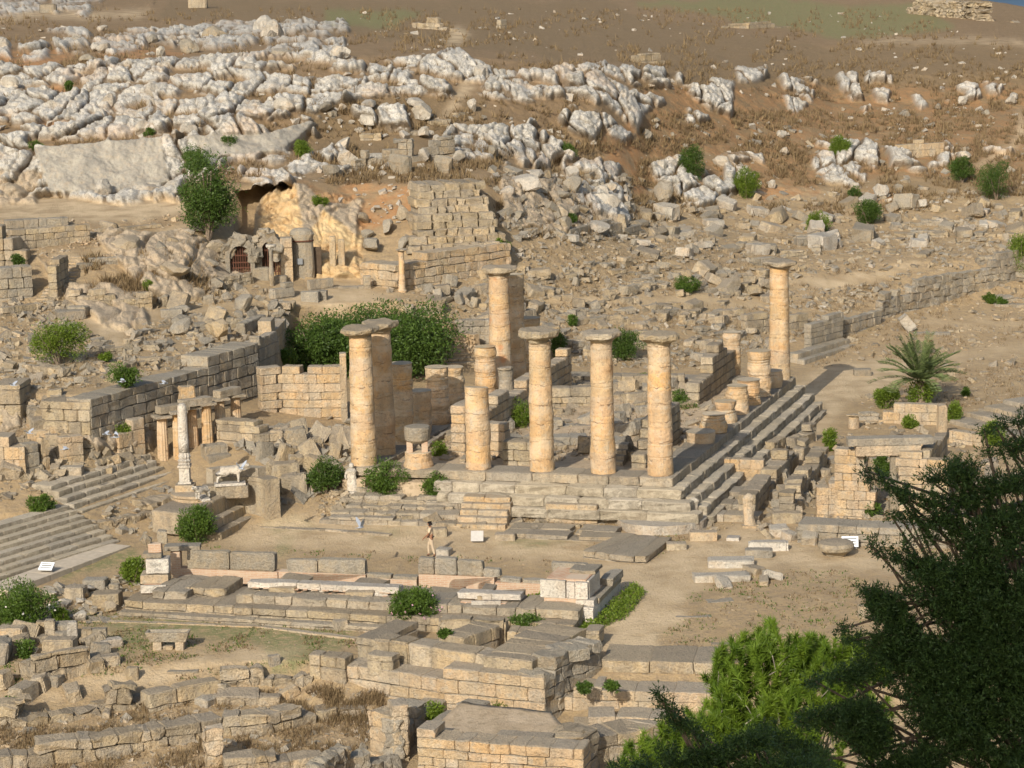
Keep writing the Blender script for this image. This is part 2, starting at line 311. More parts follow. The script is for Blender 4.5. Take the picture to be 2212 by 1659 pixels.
ROCK = [  # pale karst
 [(-500, -60), (105, -60), (100, 26), (60, 34), (0, 30), (-500, 30)], [(108, -60), (200, -60), (197, 22), (178, 34), (120, 24)],
 [(-500, 150), (60, 150), (270, 140), (400, 122), (500, 118), (700, 98), (745, 120), (880, 128), (1000, 108), (1060, 150), (1180, 158), (1290, 140), (1440, 155), (1450, 190), (1440, 235), (1385, 245), (1395, 300), (1340, 330), (1300, 260), (1220, 235), (1060, 212), (900, 208), (735, 218), (700, 250), (690, 300), (655, 320), (600, 345), (500, 355), (445, 385), (400, 400), (380, 440), (300, 440), (150, 425), (-500, 440)],
 [(-500, 95), (30, 100), (40, 128), (-500, 130)], [(50, 95), (95, 98), (96, 130), (52, 128)], [(95, 62), (185, 64), (190, 78), (100, 78)], [(100, 90), (190, 85), (190, 115), (110, 118)],
 [(195, 88), (320, 75), (320, 105), (250, 128), (205, 120)], [(280, 62), (480, 60), (485, 95), (400, 100), (300, 84)], [(430, 58), (560, 50), (600, 50), (740, 45), (745, 80), (600, 75), (500, 98), (430, 100)], [(560, 85), (740, 85), (745, 105), (570, 108)],
 [(1055, 275), (1140, 290), (1135, 355), (1075, 350)], [(1130, 275), (1215, 280), (1225, 330), (1195, 368), (1145, 362)], [(1140, 240), (1300, 222), (1325, 262), (1290, 300), (1240, 318), (1200, 280), (1135, 280)], [(1300, 190), (1385, 230), (1388, 300), (1345, 295), (1310, 250)],
 [(985, 255), (1060, 262), (1062, 345), (1000, 355), (960, 330)], [(770, 235), (880, 235), (880, 290), (790, 300)],
 [(510, 372), (640, 352), (700, 330), (740, 345), (700, 370), (640, 395), (600, 412), (515, 412)], [(700, 330), (760, 315), (770, 365), (710, 380)],
 [(1475, 185), (1530, 195), (1535, 265), (1480, 268)], [(1522, 178), (1580, 185), (1582, 255), (1525, 258)], [(1672, 172), (1770, 180), (1760, 225), (1735, 252), (1700, 240)], [(1820, 158), (1865, 160), (1865, 205), (1878, 240), (1850, 238), (1825, 190)], [(1880, 160), (1915, 162), (1922, 230), (1905, 232), (1882, 190)],
 [(1590, 150), (1650, 150), (1645, 175), (1592, 182)], [(1460, 160), (1470, 160), (1475, 190), (1462, 185)], [(2030, 180), (2120, 190), (2120, 220), (2040, 222)], [(1975, 205), (1995, 205), (1997, 230), (1978, 230)], [(2140, 185), (2175, 190), (2170, 212), (2140, 210)],
 [(1550, 330), (1640, 335), (1665, 420), (1560, 425)], [(1405, 355), (1470, 340), (1560, 400), (1570, 440), (1500, 455), (1410, 400)], [(1760, 305), (1890, 305), (1885, 350), (1870, 400), (1800, 395), (1770, 350)], [(1900, 310), (1950, 330), (2000, 370), (1900, 365)], [(2000, 335), (2060, 330), (2062, 360), (2000, 365)], [(2040, 300), (2090, 345), (2060, 345)],
 [(1220, 330), (1345, 355), (1345, 430), (1280, 440), (1230, 400)], [(1250, 425), (1345, 430), (1350, 490), (1260, 485)], [(2130, 300), (2190, 300), (2180, 330), (2135, 325)],
]
BROWNROCK = [
 [(-500, 350), (75, 340), (95, 400), (80, 440), (-500, 450)], [(90, 560), (130, 600), (330, 640), (330, 700), (230, 700), (130, 640)], [(200, 500), (400, 500), (500, 560), (530, 600), (470, 640), (350, 650), (240, 560)],
 [(680, 430), (780, 440), (780, 610), (680, 600)], [(640, 400), (690, 430), (690, 520), (620, 500)], [(1080, 380), (1340, 400), (1350, 500), (1100, 500)],
 [(0, 840), (50, 845), (50, 930), (0, 940)],
 [(190, 900), (330, 880), (330, 960), (200, 980)],
]
PATH = [
 [(-500, 428), (110, 430), (380, 420), (430, 450), (300, 478), (60, 478), (-500, 480)], [(-500, 30), (250, 24), (330, 20), (300, 36), (-500, 46)], [(190, 540), (320, 500), (420, 480), (430, 490), (260, 545), (160, 560), (100, 550)],
 [(180, 668), (300, 668), (560, 650), (630, 630), (640, 645), (480, 672), (300, 690), (260, 760), (240, 830), (225, 810), (240, 750), (190, 700)], [(560, 640), (760, 620), (900, 640), (700, 670)],
 [(590, 1115), (800, 1120), (990, 1140), (1260, 1160), (1280, 1200), (1300, 1240), (1380, 1280), (1300, 1400), (1290, 1320), (1240, 1215), (900, 1195), (600, 1185), (480, 1180), (390, 1175), (500, 1150)],
 [(1280, 1200), (1400, 1210), (1560, 1150), (1620, 1120), (1640, 1160), (1900, 1190), (2212, 1200), (2212, 1250), (1900, 1240), (1700, 1225), (1560, 1250), (1480, 1290), (1500, 1330), (1420, 1370), (1440, 1410), (1300, 1430), (1290, 1300)],
 [(-500, 1510), (100, 1490), (250, 1455), (420, 1420), (560, 1400), (660, 1400), (640, 1415), (480, 1440), (300, 1480), (120, 1505), (-500, 1540)],
 [(1700, 830), (1760, 800), (1900, 770), (2000, 790), (1900, 850), (1830, 870), (1800, 920), (1750, 980), (1650, 1030), (1580, 1060), (1640, 960), (1740, 890)],
 [(1180, 640), (1500, 640), (1660, 655), (1660, 668), (1500, 655), (1180, 655)], [(1720, 600), (1900, 590), (1980, 560), (1990, 570), (1900, 610), (1760, 625)], [(1500, 610), (1640, 610), (1800, 595), (1800, 605), (1640, 622)],
 [(2200, 240), (2212, 240), (2212, 290), (2175, 330), (2120, 360), (2110, 352), (2165, 325), (2195, 290)], [(1850, 88), (2212, 86), (2500, 86), (2500, 92), (2212, 94), (1900, 97)], [(985, 60), (1010, 70), (985, 98), (970, 95)],
 [(1000, 170), (1020, 180), (980, 230), (950, 255), (940, 250), (970, 210)], [(1990, 690), (2400, 700), (2400, 712), (1990, 702)], [(1950, 780), (2250, 740), (2250, 755), (1960, 800)],
]
GREEN = [
 [(560, 1130), (640, 1120), (690, 1140), (650, 1160), (620, 1200), (585, 1195), (600, 1160)], [(760, 1140), (900, 1140), (880, 1160), (770, 1160)], [(1040, 1160), (1200, 1150), (1260, 1160), (1200, 1180), (1080, 1185)],
 [(100, 1330), (500, 1325), (800, 1370), (650, 1420), (500, 1380), (260, 1360)], [(560, 1400), (640, 1380), (680, 1400), (650, 1450), (580, 1440)], [(240, 1370), (300, 1370), (300, 1400), (240, 1400)], [(120, 1225), (300, 1190), (300, 1210), (130, 1260)],
 [(1500, 0), (1990, 10), (2050, 60), (1900, 80), (1650, 60), (1450, 20)], [(700, 20), (900, 20), (850, 60), (700, 60)], [(1750, 720), (1850, 690), (1900, 700), (1780, 740)],
 [(1560, 1030), (1650, 960), (1670, 965), (1590, 1050)], [(1380, 0), (1700, 0), (1700, 10), (1380, 12)],
]
RED = [[(760, 395), (900, 395), (885, 470), (800, 500), (740, 460)], [(690, 420), (780, 420), (780, 500), (720, 500)], 
 [(760, 390), (900, 395), (890, 440), (870, 470), (790, 500), (740, 470), (700, 440)], [(640, 400), (760, 420), (740, 480), (640, 470)], [(1250, 320), (1400, 260), (1600, 290), (1700, 320), (1560, 340), (1400, 350), (1420, 400), (1330, 440), (1350, 360), (1300, 340)],
 [(1390, 190), (2400, 180), (2400, 400), (1900, 380), (1660, 400), (1440, 400)], [(120, 180), (210, 200), (230, 260), (150, 240), (130, 300), (90, 280)], [(210, 110), (400, 105), (380, 130), (200, 140)], [(490, 600), (520, 540), (560, 560), (520, 610)], [(0, 110), (80, 100), (180, 130), (60, 148), (0, 145)],
 [(1600, 340), (1760, 350), (1780, 420), (1640, 440)], [(1860, 400), (1990, 410), (1980, 440), (1880, 430)],
]
RUINF = [[(1380, 440), (2300, 430), (2300, 560), (1950, 600), (1700, 640), (1350, 640), (1150, 640), (1150, 500)]]
DARKVEG = [[(1390, 150), (2400, 140), (2400, 420), (1900, 410), (1400, 400)], [(640, 210), (1060, 215), (1050, 380), (900, 400), (700, 370)], [(350, 0), (1300, 0), (1400, 40), (1700, 90), (2250, 100), (2250, 170), (1700, 170), (1440, 150), (1000, 100), (600, 60), (350, 40)], [(1430, 165), (2250, 160), (2250, 300), (1430, 250)], [(520, 350), (650, 355), (640, 380), (520, 385)], [(270, 590), (450, 600), (430, 650), (300, 640)]]
def build_terrain():
    us = np.concatenate([np.arange(-2400, -480, 40.), np.arange(-480, -30, 7.), np.arange(-30, 2245, 2.3), np.arange(2248, 2690, 7.), np.arange(2700, 4800, 40.)]); vs = np.concatenate([np.arange(0, 1.0001, 1/540)**1.0*1, []])   # rows: parameter 0..1 from the crest line down
    rows_v = np.concatenate([np.arange(0, 640, 1.75), np.arange(640, 1700, 3.2), np.array([1760, 1830, 1900, 1980, 2150, 2400, 2700, 3500, 4500, 6000, 9000, 16000.])])
    top = np.interp(us, _LU[0], _LV[0])
    V2 = np.where(rows_v[:, None] <= 1700, top[None]+(1700-top[None])*(rows_v[:, None]/1700), rows_v[:, None]); U2 = np.broadcast_to(us[None], V2.shape).copy()
    shp = V2.shape; uf, vf = U2.ravel(), V2.ravel()
    q = ground_iy(uf, vf)
    qq = q.reshape(shp).copy()
    for _ in range(14): qq[:, 1:-1] = (qq[:, :-2]+qq[:, 2:]+2*qq[:, 1:-1])/4
    q = qq.ravel(); X, Y, Z = [a for a in atY(uf, vf, 1/q)]
    P = np.stack([X, Y, Z], -1)
    # masks with ragged edges
    W2 = np.stack([uf/60, vf/60*1.0, np.zeros_like(uf)], -1)
    ju = uf+fbm(W2, 3, 1)*16; jv = vf+fbm(W2+50, 3, 2)*9
    def mask(polys):
        m = np.zeros(uf.shape, bool)
        for p in polys:
            xs = [a for a, b in p]; ys = [b for a, b in p]
            s = (ju > min(xs)) & (ju < max(xs)) & (jv > min(ys)) & (jv < max(ys))
            if s.any(): m[s] |= inpoly(ju[s], jv[s], p)
        return m.astype(float)
    def blur(m, k=1):
        a = m.reshape(shp)
        for _ in range(k):
            a = (np.roll(a, 1, 0)+np.roll(a, -1, 0)+a*2)/4; a = (np.roll(a, 1, 1)+np.roll(a, -1, 1)+a*2)/4
        return a.ravel()
    rk = mask(ROCK); br = mask(BROWNROCK); pa = blur(mask(PATH), 20); gr = blur(mask(GREEN), 8); rd = blur(mask(RED), 10); dv = blur(mask(DARKVEG), 6); rf = blur(mask(RUINF), 8)
    inp = lambda p: inpoly(uf, vf, p).astype(float)
    cut = blur(inp([(78, 326), (200, 314), (350, 303), (372, 402), (240, 420), (112, 424)])+inp([(410, 300), (520, 300), (560, 300), (640, 275), (688, 268), (645, 310), (600, 335), (455, 348)]), 1)
    # soil pockets inside the karst
    pk = vnoise(np.stack([X/3.2, (Y+Z*1.2)/3.2, X*0], -1), 41)
    soil = (pk+.3*vnoise(np.stack([X/1.1, (Y+Z*1.2)/1.1, X*0], -1), 44) > .40) & (cut < .5); rk = blur(rk*np.where(soil, 0., 1.), 2); br = blur(br, 2)*(1-rk)
    # rocks: rounded, vertically fluted lumps pushed towards the open air
    sx, sy = X, (Y*.45+Z*1.15)
    wx = sx+fbm(np.stack([sx/4, sy/4, X*0], -1), 2, 5)*1.0; wy = sy+fbm(np.stack([sx/4, sy/4, X*0+9], -1), 2, 8)*.8
    f1, f2, hid = worley(wx/2.5, wy/5.0, 3); g1, g2, hid2 = worley(wx/.9, wy/2.0, 13)
    dome = np.clip((f2-f1)/.15, 0, 1)**.8; dome2 = np.clip((g2-g1)/.34, 0, 1)**.6
    rough = fbm(P*1.1, 4, 21, .6); flute = vnoise(np.stack([sx*1.5, sy*.16, X*0], -1), 77); dd = np.clip(f1, 0, 1)
    led = fbm(np.stack([sx*.06, sy*.55, X*0], -1), 2, 91)
    amp = dome*(.45+hid*1.25-dd*dd*.35)+dome2*(.12+hid2*.46)+rough*.30+fbm(P*2.6, 3, 33, .65)*.20+flute*.22+led*.22
    flat = cut*1.0
    d = rk*(amp*(1-flat)+flat*(1.05+rough*.16+flute*.05+dome2*.05))+br*(dome*(.3+hid*.5)+dome2*(.1+hid2*.3)+rough*.3)
    ylm = blur(inpoly(uf, vf, [(565, 425), (640, 405), (780, 430), (790, 600), (560, 600), (585, 500), (556, 490)]).astype(float), 2)
    d += ylm*(1-br)*(rough*.45+dome2*.3+led*.3)
    # hummocky soil
    d += (1-rk)*(fbm(P*.35, 3, 61)*.10+fbm(P*1.5, 2, 71)*.05)*np.where(vf < 640, 2.0, .45)*(1-pa*.7)*np.where(vf > 1700, .2, 1)
    # ribs/steps on the hillside banks
    near = np.clip((vf-1750)/100, 0, 1)
    P[:, 1] -= d*.86*(1-near); P[:, 2] += d*.38*(1-near)
    # openings pushed back into the hill
    cave = blur(inp([(508, 412), (560, 408), (632, 404), (630, 413), (590, 419), (562, 430), (550, 455), (546, 512), (528, 522), (505, 520), (508, 470)]), 0)
    tomb = inp([(197, -50), (222, -50), (222, 14), (205, 14)])+inp([(255, -20), (330, -20), (330, 10), (262, 14)])
    P[:, 1] += cave*4.5+tomb*3
    P[:, 1] += np.where((vf > 395) & (vf < 600) & (uf > 560) & (uf < 690), 0, 0)
    nr, nc = shp; i = np.arange(nr*nc).reshape(shp)
    F = np.stack([i[:-1, :-1], i[1:, :-1], i[1:, 1:], i[:-1, 1:]], -1).reshape(-1, 4)
    # back slope beyond the crest and the far skirt
    topr = P[i[0]]; b1 = topr+np.array([0, 60, -14.]); b2 = topr+np.array([0, 500, -140.]); b3 = topr+np.array([0, 2500, -290.])
    n0 = len(P); P = np.concatenate([P, b1, b2, b3]); last = i[0]
    FF = [F]
    for k in range(3):
        cur = n0+k*nc+np.arange(nc); FF.append(np.stack([cur[:-1], last[:-1], last[1:], cur[1:]], -1)); last = cur
    last = i[-1]
    for off in ((0, -14, 5.), (0, -70, 16.)):
        n1 = len(P); P = np.concatenate([P, P[i[-1]]+np.array(off)]); cur = n1+np.arange(nc); FF.append(np.stack([last[:-1], cur[:-1], cur[1:], last[1:]], -1)); last = cur
    F = np.concatenate(FF); ex = np.zeros(5*nc)
    me = mesh_np('hillside', P, F, None, True)
    ca = me.color_attributes.new('mask', 'FLOAT_COLOR', 'POINT'); cb = me.color_attributes.new('mask2', 'FLOAT_COLOR', 'POINT')
    wall = blur(inp([(570, 425), (640, 405), (660, 520), (700, 460), (780, 520), (785, 600), (560, 600), (590, 500), (560, 490)]), 2)
    A = np.stack([np.concatenate([a, ex]) for a in (rk, pa, gr, rd)], -1); B = np.stack([np.concatenate([a, ex]) for a in (br, dv, rf, np.maximum(wall, cut*.0))], -1)
    ca.data.foreach_set('color', A.astype(np.float32).ravel()); cb.data.foreach_set('color', B.astype(np.float32).ravel())
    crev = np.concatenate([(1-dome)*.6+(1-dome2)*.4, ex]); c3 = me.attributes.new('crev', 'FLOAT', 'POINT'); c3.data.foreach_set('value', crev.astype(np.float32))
    cc = me.attributes.new('cut', 'FLOAT', 'POINT'); cc.data.foreach_set('value', np.concatenate([cut, ex]).astype(np.float32))
    return me
def terrain_mat():
    m, n, b = new_mat('hillside_soil_and_rock')
    g = NN(n, 'ShaderNodeNewGeometry'); pos = g.outputs['Position']
    a1 = NN(n, 'ShaderNodeAttribute', attribute_name='mask'); s1 = NN(n, 'ShaderNodeSeparateColor'); lk(n, a1.outputs['Color'], s1.inputs[0])
    a2 = NN(n, 'ShaderNodeAttribute', attribute_name='mask2'); s2 = NN(n, 'ShaderNodeSeparateColor'); lk(n, a2.outputs['Color'], s2.inputs[0])
    rk, pa, gr, rd = s1.outputs[0], s1.outputs[1], s1.outputs[2], a1.outputs['Alpha']; br, dv, rf, yl = s2.outputs[0], s2.outputs[1], s2.outputs[2], a2.outputs['Alpha']
    spz = NN(n, 'ShaderNodeSeparateXYZ'); lk(n, pos, spz.inputs[0]); hi = ramp(n, mth(n, 'MULTIPLY', spz.outputs[2], .05), [(.30, 0), (.60, 1)])
    n0 = noise(n, pos, .12, 4, .6); n1 = noise(n, pos, .6, 5, .65); n2 = noise(n, pos, 2.4, 5, .7); n3 = noise(n, pos, 8, 4, .7); n4 = noise(n, pos, 26, 2, .6)
    soil = mixc(n, ramp(n, n1, [(.35, 0), (.65, 1)]), (.36, .26, .145), (.445, .33, .19))
    soil = mixc(n, ramp(n, n2, [(.42, 0), (.62, .75)]), soil, (.27, .205, .135))
    soil = mixc(n, mth(n, 'MULTIPLY', hi, .8), soil, mixc(n, n1, (.165, .112, .062), (.245, .165, .095)))
    soil = mixc(n, mth(n, 'MULTIPLY', rd, ramp(n, n1, [(.36, 0), (.58, .85)])), soil, (.39, .205, .09))
    soil = mixc(n, mth(n, 'MULTIPLY', dv, ramp(n, n2, [(.3, .75), (.7, .2)])), soil, (.185, .135, .075))
    grf = mth(n, 'MULTIPLY', gr, ramp(n, n2, [(.34, 0), (.55, .85)])); soil = mixc(n, grf, soil, (.19, .20, .085))
    soil = mixc(n, mth(n, 'MULTIPLY', pa, ramp(n, n1, [(.35, .25), (.6, .95)])), soil, (.56, .435, .28))
    sp = ramp(n, n3, [(.60, 0), (.68, 1)]); soil = mixc(n, mth(n, 'MULTIPLY', sp, .35), soil, (.55, .46, .35))
    dk = ramp(n, n3, [(.30, 1), (.42, 0)]); soil = mixc(n, mth(n, 'MULTIPLY', dk, .5), soil, (.17, .13, .08))
    rock = mixc(n, ramp(n, n1, [(.4, 0), (.6, 1)]), (.55, .525, .475), (.43, .40, .345))
    rock = mixc(n, ramp(n, n2, [(.52, 0), (.72, .8)]), rock, (.67, .65, .60))
    rock = mixc(n, ramp(n, n3, [(.36, .85), (.50, 0)]), rock, (.23, .205, .17))
    ca = NN(n, 'ShaderNodeAttribute', attribute_name='crev')
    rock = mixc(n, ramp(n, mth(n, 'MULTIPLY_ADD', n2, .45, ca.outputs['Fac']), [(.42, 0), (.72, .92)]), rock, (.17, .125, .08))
    rock = mixc(n, ramp(n, n0, [(.55, 0), (.7, .6)]), rock, (.50, .36, .24))
    ct = NN(n, 'ShaderNodeAttribute', attribute_name='cut'); mp = NN(n, 'ShaderNodeMapping'); mp.inputs['Scale'].default_value = (1, 1, .22); lk(n, pos, mp.inputs[0]); ns = noise(n, mp.outputs[0], .9, 5, .65)
    cutc = mixc(n, ramp(n, ns, [(.38, 0), (.62, 1)]), (.41, .375, .31), (.27, .25, .215)); cutc = mixc(n, ramp(n, n2, [(.5, 0), (.7, .5)]), cutc, (.45, .35, .24)); cutc = mixc(n, ramp(n, n3, [(.34, .5), (.46, 0)]), cutc, (.25, .22, .18)); rock = mixc(n, ct.outputs['Fac'], rock, cutc)
    brock = mixc(n, ramp(n, n2, [(.35, 0), (.6, 1)]), (.34, .285, .21), (.46, .365, .26)); brock = mixc(n, ramp(n, n3, [(.36, .6), (.5, 0)]), brock, (.20, .165, .12))
    c = mixc(n, br, soil, brock); c = mixc(n, rk, c, rock)
    yel = mixc(n, ramp(n, n1, [(.35, 0), (.65, 1)]), (.62, .47, .26), (.50, .32, .16)); yel = mixc(n, ramp(n, n2, [(.55, 0), (.7, .6)]), yel, (.36, .25, .14)); c = mixc(n, yl, c, yel)
    lk(n, c, b.inputs['Base Color'])
    h = mth(n, 'ADD', mth(n, 'MULTIPLY', n2, .9), mth(n, 'ADD', mth(n, 'MULTIPLY', n3, .7), mth(n, 'MULTIPLY', n4, .25))); bump(n, b, h, .9, .16)
    return m
TM = build_terrain(); TM.materials.append(terrain_mat()); tag(put('hillside', TM), kind='structure')
# far sea / lowland beyond the hill
wm = plain_mat('far_sea', (.045, .085, .14), .5, .25, .0006, 0)
sea = mesh_np('sea', np.array([[-60000, 1500, -262], [60000, 1500, -262], [60000, 60000, -262], [-60000, 60000, -262.]]), np.array([[0, 1, 2, 3]]), wm); tag(put('sea', sea), kind='structure')
lowm = plain_mat('lowland', (.10, .11, .075), .9, .3, .01, 0)
low = mesh_np('lowland', np.array([[-9000, -200, -258], [9000, -200, -258], [9000, 5500, -260], [-9000, 5500, -260.]]), np.array([[0, 1, 2, 3]]), lowm); tag(put('lowland', low), kind='structure')
# ---------------------------------------------------------------- builders for walls, steps, columns
def wall(name, label, cat, pts, t=.6, course=.48, blen=1.0, mat=None, rag=.5, holes=(), nz=.035, seed=0, z=None, group=None, parent=None, bury=.35, rough=.28, build=True, B=None, tpl=None, zadd=0, gap=.002):
    """pts: (u, v, height in picture px) along the foot of the wall, seen on the ground (or at height z)"""
    rg = np.random.default_rng(abs(int(seed*13+pts[0][0]*7+pts[0][1]))); mat = mat or M_STONE; B = B or Blocks()
    P = [(atZ(u, v, z) if z is not None else G(u, v)) for u, v, h in pts]; H = [h/ppm(p) for (u, v, h), p in zip(pts, P)]
    if nz == .035 and mat is M_WARM: nz, rough = .02, .12
    hol = list(holes); g0 = min(p[2] for p in P)-bury+zadd; zmax = max(p[2]+h for p, h in zip(P, H))+zadd; CZ = [g0]
    while CZ[-1] < zmax-.1: CZ.append(CZ[-1]+course*rg.uniform(.78, 1.22))
    CZ[-1] = max(CZ[-2]+.15, zmax) if CZ[-1]-zmax > .25*course else CZ[-1]; LS = [math.hypot(*(P[q+1]-P[q])[:2]) for q in range(len(P)-1)]
    for i in range(len(P)-1):
        a, b = P[i], P[i+1]; d = b-a; Lh = math.hypot(d[0], d[1])
        if Lh < .05: continue
        A = axes(d); n = A[:, 1]*(1 if A[1, 1] >= 0 else -1); ex = A[:, 0]
        for k in range(len(CZ)-1):
            zc, hc = CZ[k], CZ[k+1]-CZ[k]
            if zc > max(a[2]+H[i], b[2]+H[i+1])+zadd+.1: break
            lo = -.32 if (k % 2 and i > 0 and min(LS[i], LS[i-1]) > 1) else 0; Le = Lh-.32 if (k % 2 and i < len(P)-2 and min(LS[i], LS[i+1]) > 1) else Lh; s = lo-rg.random()*.5*blen if k % 2 else lo
            while s < Le-.05:
                w = blen*rg.uniform(.5, 1.55); s1 = min(s+w, Le)
                if Le-s1 < blen*.3: s1 = Le
                s0 = max(s, lo); s = s+w if s1 < Le else Le
                if s1-s0 < .1: continue
                m = (s0+s1)/2; f = m/Lh; gz = a[2]*(1-f)+b[2]*f+zadd; hh = gz+H[i]*(1-f)+H[i+1]*f
                hh += rag*(vnoise(np.array([[m*.55+seed*3.1, i*5.7+a[0], 1.]]), seed)[0]-.25)*course*1.6
                if zc+hc*.55 > hh or zc+hc < gz-.35: continue
                if any(ii == i and h0 < f < h1 and q0 < (zc+hc/2-gz)/max(H[i], .01) < q1 for (h0, h1, q0, q1, ii) in hol): continue
                cc = a+ex*m+n*(t/2+rg.uniform(-.02, .03)); cc = np.array([cc[0], cc[1], zc+hc/2])
                B.add(cc, ((s1-s0)/2-gap, t/2, hc/2-gap*.6), A, nz*1.35, rg.random(), rough*rg.uniform(.5, 1.8))
    if not build: return B
    if not B.b: return None
    if parent is not None: return B.build(name, mat, parent, tpl=tpl or TB4)
    return tag(B.build(name, mat, tpl=tpl or TB4), label, cat, group)
def stairs(name, label, cat, p0, p1, n, rise, tread, mat=None, z=None, blen=1.3, group=None, back=None, nz=.03, seed=0, parent=None, depth=None):
    """p0, p1: picture positions of the two ends of the foot of the lowest riser; steps rise away from it"""
    rg = np.random.default_rng(abs(int(seed+p0[0]))); B = Blocks(); mat = mat or M_STEP
    a = atZ(*p0, z) if z is not None else G(*p0); b = atZ(*p1, z) if z is not None else G(*p1)
    z0 = min(a[2], b[2]); d = b-a; Lh = math.hypot(d[0], d[1]); A = axes(d); nn = A[:, 1]*(1 if A[1, 1] >= 0 else -1)
    if back is not None: nn = np.array([*back, 0.]); nn /= np.linalg.norm(nn)
    for k in range(n):
        s = -rg.random()*blen if k % 2 else 0
        while s < Lh-.05:
            w = blen*rg.uniform(.7, 1.3); s0 = max(s, 0); s1 = min(s+w, Lh); s = s1
            if s1-s0 < .15: continue
            dp = depth or (tread+.35); c = np.array([a[0], a[1], 0])+A[:, 0]*(s0+s1)/2+nn*(k*tread+dp/2)
            zt_ = z0+rise*(k+1)+rg.uniform(-.015, .015); zb_ = z0-.7; c[2] = (zt_+zb_)/2; B.add(c, ((s1-s0)/2-.004, dp/2, (zt_-zb_)/2), A, nz*.8, rg.random(), .10)
    if parent is not None: return B.build(name, mat, parent)
    return tag(B.build(name, mat), label, cat, group)
def lathe(prof, seg=26, nz=.0, seed=0, off=(0, 0, 0), close=True, flute=0):
    """prof: (r, z) list -> V, F"""
    pr = np.array(prof, float); th = np.linspace(0, 2*math.pi, seg, endpoint=False)
    R = pr[:, 0][:, None]*np.ones(seg)[None]; Z = pr[:, 1][:, None]*np.ones(seg)[None]
    if flute: R = R*(1-flute*(np.arange(seg) % 2)[None]*(pr[:, 0] > 0)[:, None])
    X, Y = R*np.cos(th), R*np.sin(th)
    V = np.stack([X, Y, Z], -1)
    if nz:
        Q = V+np.array([seed*7.3, seed*3.1, 0]); s = vnoise(Q*1.1, seed)*.8+vnoise(Q*2.7, seed+2)*.6+vnoise(Q*7, seed+4)*.3
        k = nz*s/np.maximum(R, .05); V[..., 0] *= 1+k; V[..., 1] *= 1+k
    V = V.reshape(-1, 3)+np.array(off); m = len(prof); i = np.arange(m*seg).reshape(m, seg); j = np.roll(i, -1, 1)
    F = [np.stack([i[:-1], j[:-1], j[1:], i[1:]], -1).reshape(-1, 4)]
    if close:
        c0 = len(V); V = np.concatenate([V, [[off[0], off[1], pr[0, 1]+off[2]], [off[0], off[1], pr[-1, 1]+off[2]]]])
        F.append(np.stack([j[0], i[0], np.full(seg, c0)], -1)); F.append(np.stack([i[-1], j[-1], np.full(seg, c0+1)], -1))
    return V, F
def top_h(P, v):
    """height above P whose picture row is v"""
    lo, hi = 0., 15.
    for _ in range(40):
        m = (lo+hi)/2; Q = (P[0], P[1], P[2]+m)
        dep = Q[1]*CP-(Q[2]-CAMH)*SP; up = Q[1]*SP+(Q[2]-CAMH)*CP; x = FV*Q[0]/dep; y = -FV*up/dep; vv = 829.5-x*SR+y*CR
        if vv > v: lo = m
        else: hi = m
    return lo
def shaft_profile(h, r0, r1, seed=0, drum=1.0, groove=.022, erode=.0):
    rg = np.random.default_rng(seed); js = []; z = 0
    while z < h: z += drum*rg.uniform(.6, 1.3); js.append((z, groove*rg.uniform(.3, 1.4)))
    out = []; zz = 0
    while zz <= h+1e-6:
        r = r0+(r1-r0)*zz/max(h, .1)
        for j, g in js:
            w = .05 if not erode else .12
            if abs(zz-j) < w: r -= g*(1-abs(zz-j)/w)
        if erode: r -= erode*(.5+.5*math.sin(zz*7+seed))*rg.uniform(.4, 1)
        out.append((r, zz)); zz += .05
    if out[-1][1] < h: out.append((r1, h))
    return out
def column(P, h, r, label, name='stone_column', cat='column', cap=None, seed=0, mat=None, nz=.042, group=None, capmat=None, erode=0, top_tilt=0, taper=.86, base=0):
    t = thing(name, P, label, cat, group, rz=seed*1.7)
    hs = h-(cap[1] if cap else 0)
    V, F = lathe(shaft_profile(hs, r, r*taper, seed, erode=erode), 30, nz, seed)
    if top_tilt:
        s = V[:, 2]/hs; V[:, 2] -= np.clip(s-.9, 0, 1)*10*top_tilt*(V[:, 0]*.8+V[:, 1]*.4+vnoise(V*2, seed)*.3)
    dr = np.floor(V[:, 2]/.95+vnoise(V*1.3, seed)*.12+seed*.4); put('shaft', mesh_np('shaft', V, F, mat or M_COL, False, (dr*.377+seed*.13) % .999), (0, 0, 0), t)
    if cap:
        rc, hc = cap; r1 = r*taper
        V, F = lathe([(r1*.96, -.02), (r1*1.0, hc*.08), (r1*1.08, hc*.2), (rc*.84, hc*.34), (rc*.97, hc*.48), (rc, hc*.80), (rc*.94, hc*.98), (rc*.6, hc*1.0)], 34, .17, seed+3, off=(0, 0, hs))
        V[:, 2] += (vnoise(V*1.6, seed+9)*.09+vnoise(V*4.2, seed+7)*.04)*(V[:, 2] > hs+.1)
        put('capital', mesh_np('capital', V, F, capmat or M_STONE, False, np.full(len(V), .4)), (0, 0, 0), t)
    if base:
        V, F = lathe([(r*1.25, -.1), (r*1.3, base*.4), (r*1.12, base*.7), (r*1.02, base)], 26, .02, seed); put('column_base', mesh_np('column_base', V, F, mat or M_COL, False), (0, 0, 0), t)
    return t
